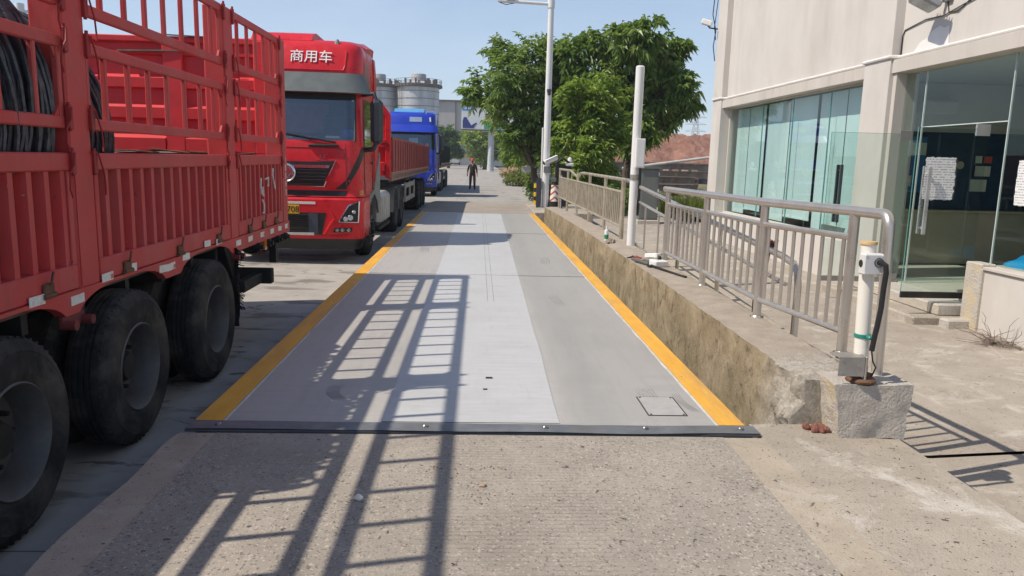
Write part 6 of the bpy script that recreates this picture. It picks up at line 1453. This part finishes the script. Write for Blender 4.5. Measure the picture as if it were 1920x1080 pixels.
g_ = lv.build('grass', L_grass, None, loc=(5, 40, 0)); tag(g_, 'patchy yellow-green weeds covering the verge', 'grass', kind='stuff')

# ================================================================== things behind the railings
cb = thing('electrical_cabinet', 'tall grey steel cabinet behind the tall plain white post', 'cabinet', (5.05, 23.2, 0.05))
p = MB(); p.box(4.86, 5.44, 23.0, 23.5, 0.16, 1.70, 0.01); p.prism([(4.80, 1.70), (5.50, 1.70), (5.46, 1.76), (4.84, 1.76)], 'Y', 22.94, 23.56)
M_cab = mat('grey_green_cabinet', (0.165, 0.18, 0.165), 0.5, var=0.08, dirt=(0.12, 0.12, 0.1), dirt_amt=0.4, streak=True); p.build('body', M_cab, cb)
p = MB(); p.box(4.90, 5.40, 22.985, 23.0, 0.22, 1.66, 0.004); dr = p.build('door', M_cab, cb)
p = MB(); 
for z in (0.45, 1.0, 1.5): p.box(5.40, 5.43, 22.975, 22.999, z, z+0.1)
p.build('hinge', M_whitep, dr)
p = MB(); p.box(4.80, 5.50, 22.9, 23.6, -0.05, 0.16, 0.02); p.build('plinth', M_block, cb)
gl_ = thing('lamp_standard', 'thin grey lamp standard with a small flat head in front of the lighter tree', 'lamp', (5.2, 33.0, 0.1))
p = MB(); p.cyl((5.2, 33.0, 0.1), (5.2, 33.0, 3.15), 0.07, 0.06, 10); p.build('pole', mat('grey_green_pole', (0.22, 0.25, 0.21), 0.5), gl_)
p = MB(); p.tube([(5.2, 33.0, 3.1), (5.2, 33, 3.22)], 0.05, 8); p.obox((5.30, 32.9, 3.30), (0.42, 0.25, 0.07), Euler((0, R(-14), 0)).to_matrix(), 0.02); p.build('head', mat('pale_lamp_head', (0.45, 0.46, 0.44), 0.5), gl_)
# stock of steel sections
M_beam = mat('weathered_steel_section', (0.30, 0.255, 0.22), 0.75, 0.1, var=0.25, scale=3, dirt=(0.20, 0.10, 0.06), dirt_amt=0.5)
M_beam2 = mat('primed_pale_section', (0.46, 0.46, 0.45), 0.6, var=0.15, scale=3, dirt=(0.25, 0.2, 0.17), dirt_amt=0.4)
def ibeam(label, c, L, h, rz, m, group):
    p = MB(); w = h*0.8; t_ = h*0.09
    p.M = Matrix.Translation(Vector(c)) @ Matrix.Rotation(rz, 4, 'Z')
    q = [(-w/2, 0), (w/2, 0), (w/2, t_), (t_/2, t_), (t_/2, h-t_), (w/2, h-t_), (w/2, h), (-w/2, h), (-w/2, h-t_), (-t_/2, h-t_), (-t_/2, t_), (-w/2, t_)]
    p.prism(q, 'X', -L/2, L/2)
    return solo(p, 'steel_beam', m, label, 'steel beam', c, group)
sp2 = [((8.2, 36.5, 0.55), 4.2, 0.34, 0.04, M_beam, 'front brown beam resting on timber trestles left of the office corner'), ((8.3, 37.0, 0.90), 4.4, 0.34, 0.02, M_beam, 'brown beam lying on top of the front beam left of the office corner'), ((8.6, 37.9, 0.55), 4.6, 0.34, 0.03, M_beam, 'brown beam behind the front pair by the office corner'),
       ((5.6, 42.0, 0.85), 5.0, 0.30, 0.02, M_beam2, 'pale beam behind the tall white post'), ((5.2, 43.4, 1.20), 5.6, 0.30, 0.0, M_beam2, 'highest pale beam behind the tall white post'), ((5.4, 40.4, 0.50), 4.6, 0.30, 0.05, M_beam2, 'lowest pale beam in the row behind the tall white post'),
       ((10.4, 44.5, 1.05), 6.5, 0.40, -0.03, M_beam, 'long brown beam in the middle of the stock'), ((10.9, 46.0, 1.5), 7.0, 0.36, 0.02, M_beam, 'topmost brown beam at the back of the stock')]
for c, L, h, rz, m, lb_ in sp2: ibeam(lb_, c, L, h, rz, m, 'stock of steel beams')
for (x, y, h) in ((7.0, 37.2, 0.55), (9.5, 37.2, 0.55), (4.0, 42, 0.5), (7.2, 42, 0.5), (8.4, 45.2, 1.05), (12.6, 45.2, 1.05)):
    p = MB()
    for s_ in (-0.5, 0.5): p.box(x-0.1, x+0.1, y+s_-0.08, y+s_+0.08, -0.3, h-0.12, 0.01)
    p.box(x-0.12, x+0.12, y-1.1, y+1.1, h-0.12, h-0.001, 0.01)
    if x < 8: lab = 'timber trestle carrying the pale beams' if y > 40 else 'timber trestle carrying the brown beams beside the office corner'
    else: lab = 'tall timber trestle under the long brown beams'
    solo(p, 'trestle', mat('old_timber', (0.15, 0.105, 0.07), 0.9, var=0.3, scale=5), lab+(', left one' if x in (7.0, 4.0, 8.4) else ', right one'), 'trestle', (x, y, 0.0), 'timber trestles under the steel')
p = MB(); p.cyl((8.2, 44.0, 1.5), (12.9, 43.0, 2.25), 0.09, 0.07, 10)
solo(p, 'steel_pipe', M_beam2, 'long pale pipe leaning up over the steel stock', 'pipe', (8.2, 44, 1.4))
for i in range(6):
    p = MB(); x = 10.6+i*0.62; p.obox((x, 48.5, 1.25), (0.28, 0.5, 1.0), Euler((R(-20), 0, R(6*math.sin(i*2)))).to_matrix(), 0.01); p.box(x-0.2, x+0.2, 48.2, 48.9, 0.2, 0.76)
    solo(p, 'steel_plate', mat('rust_brown_plate', (0.27, 0.15, 0.095), 0.8, var=0.3) if i % 2 else mat('pale_rust_plate', (0.40, 0.31, 0.25), 0.8, var=0.2), ('dark rust' if i % 2 else 'pale')+' upright plate before the earth mound, '+['first', 'second', 'third', 'fourth', 'fifth', 'sixth'][i]+' from the left', 'steel plate', (x, 48.5, 0.2), 'upright steel plates')
p = MB(); p.box(6.5, 24, 57.5, 58.2, -0.2, 1.9, 0.02)
for i in range(16): p.box(6.6+i*1.1, 6.68+i*1.1, 57.42, 57.5, -0.2, 1.88)
solo(p, 'site_wall', mat('dark_slate_panels', (0.055, 0.06, 0.068), 0.7, var=0.2), 'low dark panel wall at the foot of the earth mound', 'wall', (14, 58, -0.2))
# red earth mound
k = NT('red_soil'); pos = k.co()
c = k.ramp(k.noise(0.9, 9, 0.75, pos), [(0.3, (0.23, 0.105, 0.075)), (0.5, (0.35, 0.185, 0.14)), (0.7, (0.46, 0.28, 0.22))]); k.set(col=c, rough=0.95, spec=0.1); k.bump(k.noise(1.6, 8, 0.75, pos), 1.0, 0.35)
md = MB()
def mz(u, v):
    x = lerp(2, 90, u); y = lerp(61, 100, v)
    e = min(1, v*4.2)*min(1, u*12)
    h = 5.0*e*(0.93+0.07*noise.noise(Vector((x*0.1, y*0.1, 0))))
    h += (0.45*noise.noise(Vector((x*0.45, y*0.45, 1)))+0.35*noise.noise(Vector((x*1.1, y*1.1, 2)))+0.22*noise.noise(Vector((x*2.6, y*2.6, 5))))*min(1, e*1.6)
    return (x, y, -0.3+h)
md.grid(mz, 300, 110)
struct(md, 'earth_mound', k.m, 'long mound of broken red earth behind the steel stock', angle=80)

# ================================================================== far down the road
M_silo = mat('streaked_silo_metal', (0.52, 0.545, 0.57), 0.5, 0.2, var=0.12, scale=1.2, dirt=(0.30, 0.29, 0.28), dirt_amt=0.5, dirt_scale=0.5, streak=True)
M_silod = mat('silo_rust_band', (0.14, 0.115, 0.10), 0.7, 0.2, var=0.3, scale=2)
def silo(label, x, y, r, zt):
    t = thing('silo', label, 'silo', (x, y, 0), 'silos beyond the trucks')
    p = MB(); p.lathe([(r, 0), (r, zt-1.0)], (x, y, 0), 'Z', 56)
    p.lathe([(r*1.0, zt-1.0), (r*0.45, zt-0.2), (0, zt)], (x, y, 0), 'Z', 40); p.build('shell', M_silo, t)
    for i in range(9):
        z = zt-2.4-i*1.55; q = MB(); q.lathe([(r+0.01, -0.05), (r+0.07, -0.04), (r+0.07, 0.04), (r+0.01, 0.05)], (x, y, z), 'Z', 56); q.build('band', M_silod, t)
    q = MB(); q.lathe([(r+0.0, -0.1), (r+0.55, 0.0), (r+0.6, 0.55), (r+0.5, 0.6), (r, 0.55)], (x, y, zt-1.5), 'Z', 56); 
    for i in range(40):
        a = 6.283*i/40; q.obox((x+math.cos(a)*(r+0.62), y+math.sin(a)*(r+0.62), zt-1.22), (0.12, 0.10, 0.5), Matrix.Rotation(a, 3, 'Z'))
    q.build('walkway', M_silod, t)
    q = MB()
    for i in range(36): a = 6.283*i/36; q.cyl((x+math.cos(a)*(r+0.5), y+math.sin(a)*(r+0.5), zt-0.95), (x+math.cos(a)*(r+0.5), y+math.sin(a)*(r+0.5), zt+0.1), 0.035, n=5)
    for z in (zt-0.4, zt+0.1): q.tube([(x+math.cos(6.283*i/48)*(r+0.5), y+math.sin(6.283*i/48)*(r+0.5), z) for i in range(49)], 0.035, 5, False)
    q.build('guard_rail', M_silod, t)
    q = MB(); q.lathe([(r*0.36, zt-0.9), (r*0.36, zt+1.15), (r*0.33, zt+1.35), (0, zt+1.4)], (x+0.1, y, 0), 'Z', 24); q.build('hopper', mat('pale_hopper', (0.36, 0.35, 0.34), 0.7, var=0.15), t)
    rnd = random.Random(int(x*10)); q = MB()
    for i in range(14):
        a = rnd.uniform(3.3, 6.1); d = r*rnd.uniform(0.75, 1.05); h = rnd.uniform(0.5, 1.2)
        q.box(x+math.cos(a)*d-0.2, x+math.cos(a)*d+0.2, y+math.sin(a)*d-0.2, y+math.sin(a)*d+0.2, zt-0.95, zt-0.6+h*0.7, 0.03)
    q.build('vent', M_silod, t)
    q = MB(); ax = x-r*0.72; ay = y-r*0.70
    for s_ in (-0.3, 0.3): q.cyl((ax+s_, ay-0.15, 0), (ax+s_, ay-0.15, zt-1), 0.05, n=5)
    for i in range(int(zt*1.5)): q.cyl((ax-0.3, ay-0.15, 0.6*i), (ax+0.3, ay-0.15, 0.6*i), 0.03, n=4)
    q.build('ladder', M_silod, t)
silo('large pale grey silo above the blue truck', -13.45, 170, 4.55, 18.0)
silo('grey silo partly hidden behind the red cab', -22.3, 172, 4.6, 17.9)
p = MB()
for z in (10.0, 14.0, 16.6): p.bar((-18.1, 170, z), (-17.4, 170, z), 0.8, 0.25)
for s_ in (-18.0, -17.5): p.cyl((s_, 169.6, 0), (s_, 169.6, 17.5), 0.12, n=6)
solo(p, 'stair_tower', M_silod, 'narrow steel stair frame between the two silos', 'stairs', (-17.8, 170, 0))
fb = thing('factory_building', 'long pale grey factory shed beyond the silos', 'building', (-4, 205, 0))
M_fac = mat('pale_cladding', (0.50, 0.48, 0.46), 0.8, var=0.06, scale=0.4, dirt=(0.36, 0.33, 0.30), dirt_amt=0.45, dirt_scale=0.25, streak=True)
p = MB(); p.box(-60, 24, 200, 240, 7.6, 15.9); p.build('upper_wall', M_fac, fb)
p = MB(); p.box(-60, 24, 200.6, 239, 0, 7.59); p.build('lower_wall', mat('lower_cladding', (0.54, 0.54, 0.53), 0.8, var=0.05), fb)
p = MB(); p.box(-60, 24, 199.5, 240.5, 15.9, 16.3); p.box(-60, 24, 199.6, 200, 8.3, 8.6); p.box(-60, 24, 199.2, 200.0, 7.0, 7.5); p.build('eaves', M_silod, fb)
for x in (-30, -24, -18.4, -12.6, -6.3, -0.3): 
    p = MB(); p.box(x, x+0.18, 199.7, 199.98, 0, 15.9); p.build('downpipe', M_silod, fb)
p = MB()
for i in range(5): p.box(-8.6+i*1.1, -7.8+i*1.1, 200.4, 200.59, 2.5, 6.0)
p.build('window', mat('grey_blue_panes', (0.30, 0.38, 0.44), 0.3), fb)
p = MB(); p.box(-9, 3, 199.9, 200.55, 2.2, 3.0); p.build('sign_band', mat('faded_red_band', (0.48, 0.22, 0.18), 0.7), fb)
bb = thing('billboard', 'blue and white billboard on a thick pale column beside the far road', 'billboard', (1.7, 110, 0.1))
p = MB(); p.cyl((1.62, 110, 0), (1.62, 110, 5.9), 0.47, 0.40, 24); p.build('column', mat('pale_column', (0.50, 0.52, 0.53), 0.6, var=0.1, scale=0.8, dirt=(0.38, 0.37, 0.36), dirt_amt=0.4), bb)
p = MB(); p.box(-2.55, 7.5, 109.4, 110.6, 5.85, 10.25, 0.03); bo_ = p.build('panel', mat('billboard_white', (0.66, 0.70, 0.72), 0.5, var=0.05), bb)
p = MB(); p.box(-2.5, -0.9, 109.375, 109.395, 8.4, 10.2); p.build('blue_field', mat('billboard_blue', (0.06, 0.24, 0.60), 0.5, var=0.3, scale=1.2), bo_)
p = MB(); p.prism([(-2.2, 8.6), (-1.3, 8.6), (-1.2, 9.0), (-1.7, 9.3), (-1.75, 9.8), (-2.05, 9.8), (-2.1, 9.2)], 'Y', 109.36, 109.37); p.build('pale_figure', mat('billboard_pale_blue', (0.45, 0.62, 0.80), 0.5), bo_)
p = MB(); p.prism([(-2.4, 6.0), (-0.9, 6.0), (-0.4, 6.7), (-0.55, 6.8), (-1.2, 6.4), (-1.6, 7.0), (-1.9, 7.5), (-2.25, 7.5), (-2.42, 7.0)], 'Y', 109.37, 109.39); p.build('dark_figure', mat('billboard_navy', (0.02, 0.04, 0.20), 0.5), bo_)
p = MB(); p.box(0.6, 7.4, 109.375, 109.39, 5.95, 6.9); p.build('green_strip', mat('billboard_green', (0.05, 0.35, 0.16), 0.5), bo_)
p = MB(); p.box(-2.6, 7.55, 109.2, 110.8, 5.72, 5.84); p.build('catwalk', M_silod, bb)
def van(label, x, y, z, w, h, L, paint, boxy):
    t = thing('delivery_van' if not boxy else 'box_truck', label, 'van' if not boxy else 'truck', (x, y, z))
    p = MB()
    if boxy:
        p.box(x-w/2, x+w/2, y+1.9, y+L, z+0.9, z+h, 0.05); p.prism([(y, z+0.45), (y+1.8, z+0.45), (y+1.8, z+h*0.85), (y+0.45, z+h*0.85), (y+0.1, z+h*0.5)], 'X', x-w/2+0.05, x+w/2-0.05)
    else:
        p.prism([(y, z+0.35), (y+L, z+0.35), (y+L, z+h), (y+1.3, z+h), (y+0.45, z+h*0.58), (y+0.05, z+h*0.5)], 'X', x-w/2, x+w/2)
    p.build('body', paint, t)
    p = MB()
    if boxy: p.add([(x-w/2+0.15, y+0.12, z+h*0.52), (x+w/2-0.15, y+0.12, z+h*0.52), (x+w/2-0.2, y+0.40, z+h*0.82), (x-w/2+0.2, y+0.40, z+h*0.82)], [(0, 1, 2, 3)])
    else: p.add([(x-w/2+0.1, y+0.52, z+h*0.6), (x+w/2-0.1, y+0.52, z+h*0.6), (x+w/2-0.2, y+1.22, z+h*0.95), (x-w/2+0.2, y+1.22, z+h*0.95)], [(0, 1, 2, 3)])
    p.build('windscreen', mat('far_glass', (0.03, 0.04, 0.05), 0.1), t, recalc=False)
    for s_ in (-1, 1):
        for yy_ in (y+0.9, y+L-0.9):
            p = MB(); p.cyl((x+s_*(w/2-0.2), yy_, z+0.34), (x+s_*(w/2+0.01), yy_, z+0.34), 0.34, n=14); p.build('wheel', M_rubber, t)
        p = MB(); p.box(*sorted((x+s_*(w/2-0.35), x+s_*(w/2-0.1))), y-0.03, y+0.02, z+0.65, z+0.82); p.build('headlight', M_lampg, t)
    p = MB(); p.box(x-w/2+0.1, x+w/2-0.1, y-0.05, y+0.0, z+0.3, z+0.5); p.build('bumper', M_blackp, t)
van('small white van far down the road', -8.0, 215, 0.08, 1.9, 2.1, 4.8, mat('white_van_paint', (0.68, 0.70, 0.72), 0.35), False)
van('grey box truck at the far end of the road', -6.0, 190, 0.08, 2.3, 3.0, 6.5, mat('grey_box_paint', (0.42, 0.42, 0.40), 0.5), True)
py = thing('pylon', 'faint lattice power pylon on the skyline beside the office', 'pylon', (112, 400, 0))
p = MB()
for (sx, sy) in ((-1, -1), (1, -1), (1, 1), (-1, 1)): p.bar((112+sx*3.5, 400+sy*3.5, -1), (112+sx*0.5, 400+sy*0.5, 27), 0.22)
for i in range(9):
    z0, z1 = i*3, i*3+3; a0, a1 = lerp(3.5, .5, z0/27), lerp(3.5, .5, z1/27)
    for sy in (-1, 1): p.bar((112-a0, 400+sy*a0, z0), (112+a1, 400+sy*a1, z1), 0.12); p.bar((112+a0, 400+sy*a0, z0), (112-a1, 400+sy*a1, z1), 0.12)
p.build('tower', mat('pale_lattice_steel', (0.45, 0.46, 0.48), 0.6), py)
for z in (18.5, 22, 25.5):
    q = MB(); q.bar((106.5, 400, z), (117.5, 400, z), 0.25, 0.2); q.bar((106.5, 400, z), (111.5, 400, z+1.2), 0.12); q.bar((117.5, 400, z), (112.5, 400, z+1.2), 0.12); q.build('cross_arm', mat('pale_lattice_steel', (0.45, 0.46, 0.48), 0.6), py)
ll = thing('lamp_pole', 'grey pole with a side arm and lamp behind the stake trailer, at the upper left', 'lamp pole', (-22.55, 40, 0))
p = MB(); p.cyl((-22.55, 40, -0.3), (-22.55, 40, 8.75), 0.24, 0.20, 12); p.build('shaft', M_white, ll)
p = MB(); p.cyl((-22.55, 40, 8.35), (-20.4, 40, 8.55), 0.07, n=8); p.build('arm', M_white, ll)
p = MB(); p.obox((-20.9, 40, 8.72), (0.75, 0.4, 0.38), Euler((0.35, 0, 0)).to_matrix(), 0.05); p.build('lamp_head', M_greyf, ll)

# ================================================================== the person on the road
def person(x, y, z, H):
    t = thing('person', 'person in dark work clothes and a red helmet, standing in the far road', 'person', (x, y, z))
    s = H/1.75
    J = {}; E = []; Rr = {}
    def j(n, p, r, par=None): J[n] = Vector(p)*s; Rr[n] = (r[0]*s, r[1]*s) if isinstance(r, tuple) else (r*s, r*s); E.append((par, n)) if par else None
    j('pelvis', (0, 0, 0.95), (0.155, 0.11)); j('waist', (0, 0.0, 1.10), (0.165, 0.125), 'pelvis'); j('chest', (0, -0.01, 1.28), (0.185, 0.135), 'waist'); j('sh', (0, 0, 1.41), (0.12, 0.09), 'chest'); j('neck', (0, -0.01, 1.50), 0.055, 'sh'); j('head1', (0.0, -0.025, 1.58), (0.072, 0.085), 'neck'); j('head2', (0.0, -0.02, 1.68), (0.075, 0.09), 'head1')
    for n, q in (('L', 1), ('R', -1)):
        j('hip'+n, (q*0.10, 0, 0.90), 0.10, 'pelvis'); j('kn'+n, (q*(0.12 if q > 0 else 0.11), -0.07 if q > 0 else 0.02, 0.50), 0.082, 'hip'+n); j('ank'+n, (q*0.13 if q > 0 else -0.13, -0.06 if q > 0 else 0.10, 0.10), 0.060, 'kn'+n); j('toe'+n, (q*0.15, -0.21 if q > 0 else -0.04, 0.045), 0.042, 'ank'+n)
        j('shj'+n, (q*0.185, 0, 1.39), 0.065, 'sh'); j('elb'+n, (q*(0.245 if q > 0 else 0.27), 0.03, 1.13), 0.055, 'shj'+n); j('wr'+n, (q*(0.26 if q > 0 else 0.285), -0.08, 0.90), 0.040, 'elb'+n); j('palm'+n, (q*(0.265 if q > 0 else 0.295), -0.11, 0.82), (0.036, 0.022), 'wr'+n)
        for fi in range(4): j('f%d%s' % (fi, n), (q*(0.265 if q > 0 else 0.30)+0.002*fi*q, -0.14+0.022*fi, 0.74+0.006*abs(fi-1.5)), 0.010, 'palm'+n)
        j('th'+n, (q*(0.245 if q > 0 else 0.275), -0.15, 0.80), 0.011, 'palm'+n)
    j('nose', (0.0, -0.125, 1.615), 0.014, 'head1')
    names = list(J); me = bpy.data.meshes.new('body'); me.from_pydata([J[n] for n in names], [(names.index(a), names.index(b)) for a, b in E], [])
    o = bpy.data.objects.new('tmp', me); COL.objects.link(o)
    md_ = o.modifiers.new('s', 'SKIN'); md_.use_smooth_shade = True
    for i, n in enumerate(names): me.skin_vertices[0].data[i].radius = Rr[n]
    me.skin_vertices[0].data[0].use_root = True
    o.modifiers.new('ss', 'SUBSURF').levels = 2
    dg = bpy.context.evaluated_depsgraph_get(); dg.update()
    m2 = bpy.data.meshes.new_from_object(o.evaluated_get(dg)); bpy.data.objects.remove(o); m2.name = 'body'
    for mm in (mat('skin_tone', (0.36, 0.19, 0.13), 0.6), mat('dark_work_jacket', (0.050, 0.028, 0.025), 0.85, var=0.3), mat('dark_trousers', (0.035, 0.024, 0.023), 0.85, var=0.3), mat('worn_boots', (0.05, 0.045, 0.04), 0.8)): m2.materials.append(mm)
    for p_ in m2.polygons:
        c = p_.center/s
        p_.material_index = 0 if c.z > 1.47 or (abs(c.x) > 0.215 and c.z < 0.98) else 3 if c.z < 0.10 else 2 if c.z < 0.93 and abs(c.x) < 0.23 else 1
        p_.use_smooth = True
    b = bpy.data.objects.new('body', m2); COL.objects.link(b); b.parent = t
    h = MB(); hz = z+1.675*s
    h.lathe([(0.0, 0.125*s), (0.05*s, 0.12*s), (0.09*s, 0.095*s), (0.112*s, 0.05*s), (0.118*s, 0.0), (0.135*s, -0.008*s), (0.134*s, -0.016*s), (0.112*s, -0.014*s)], (x, y-0.015, hz), 'Z', 20); h.obox((x, y-0.15*s, hz-0.012*s), (0.15*s, 0.10*s, 0.012*s), Euler((R(12), 0, 0)).to_matrix(), 0.004); h.bar((x, y-0.09*s, hz+0.09*s), (x, y+0.08*s, hz+0.09*s), 0.03*s, 0.05*s, 0.008); h.build('helmet', mat('red_helmet', (0.55, 0.03, 0.03), 0.35), t)
    h = MB(); 
    for sx in (-0.03, 0.03): h.lathe([(0.0, 0.006), (0.011, 0.0), (0.0, -0.006)], (x+sx*s, y-0.105*s, z+1.635*s), 'Y', 8)
    h.build('eye', M_blackp, t)
    h = MB(); h.prism([(x-0.05*s, z+1.46*s), (x+0.05*s, z+1.46*s), (x+0.005*s, z+1.34*s)][::-1], 'Y', y-0.128*s, y-0.118*s); h.build('shirt_collar', mat('pale_undershirt', (0.55, 0.45, 0.44), 0.8), t)
    return t
person(-0.37, 44.0, 0.08, 1.74)

# ================================================================== hazy summer air
hz = MB(); hz.box(-130, 150, -60, 450, -1.6, 32)
k = NT('haze_air'); k.n.remove(k.b)
vol = k.n.new('ShaderNodeVolumePrincipled'); vol.inputs['Color'].default_value = (0.86, 0.90, 0.97, 1); vol.inputs['Density'].default_value = 0.0006; vol.inputs['Anisotropy'].default_value = 0.2
k.link(vol.outputs[0], k.out.inputs['Volume'])
ho_ = hz.build('haze', k.m, None); tag(ho_, 'thin pale haze in the summer air over the whole place', 'haze', kind='stuff')
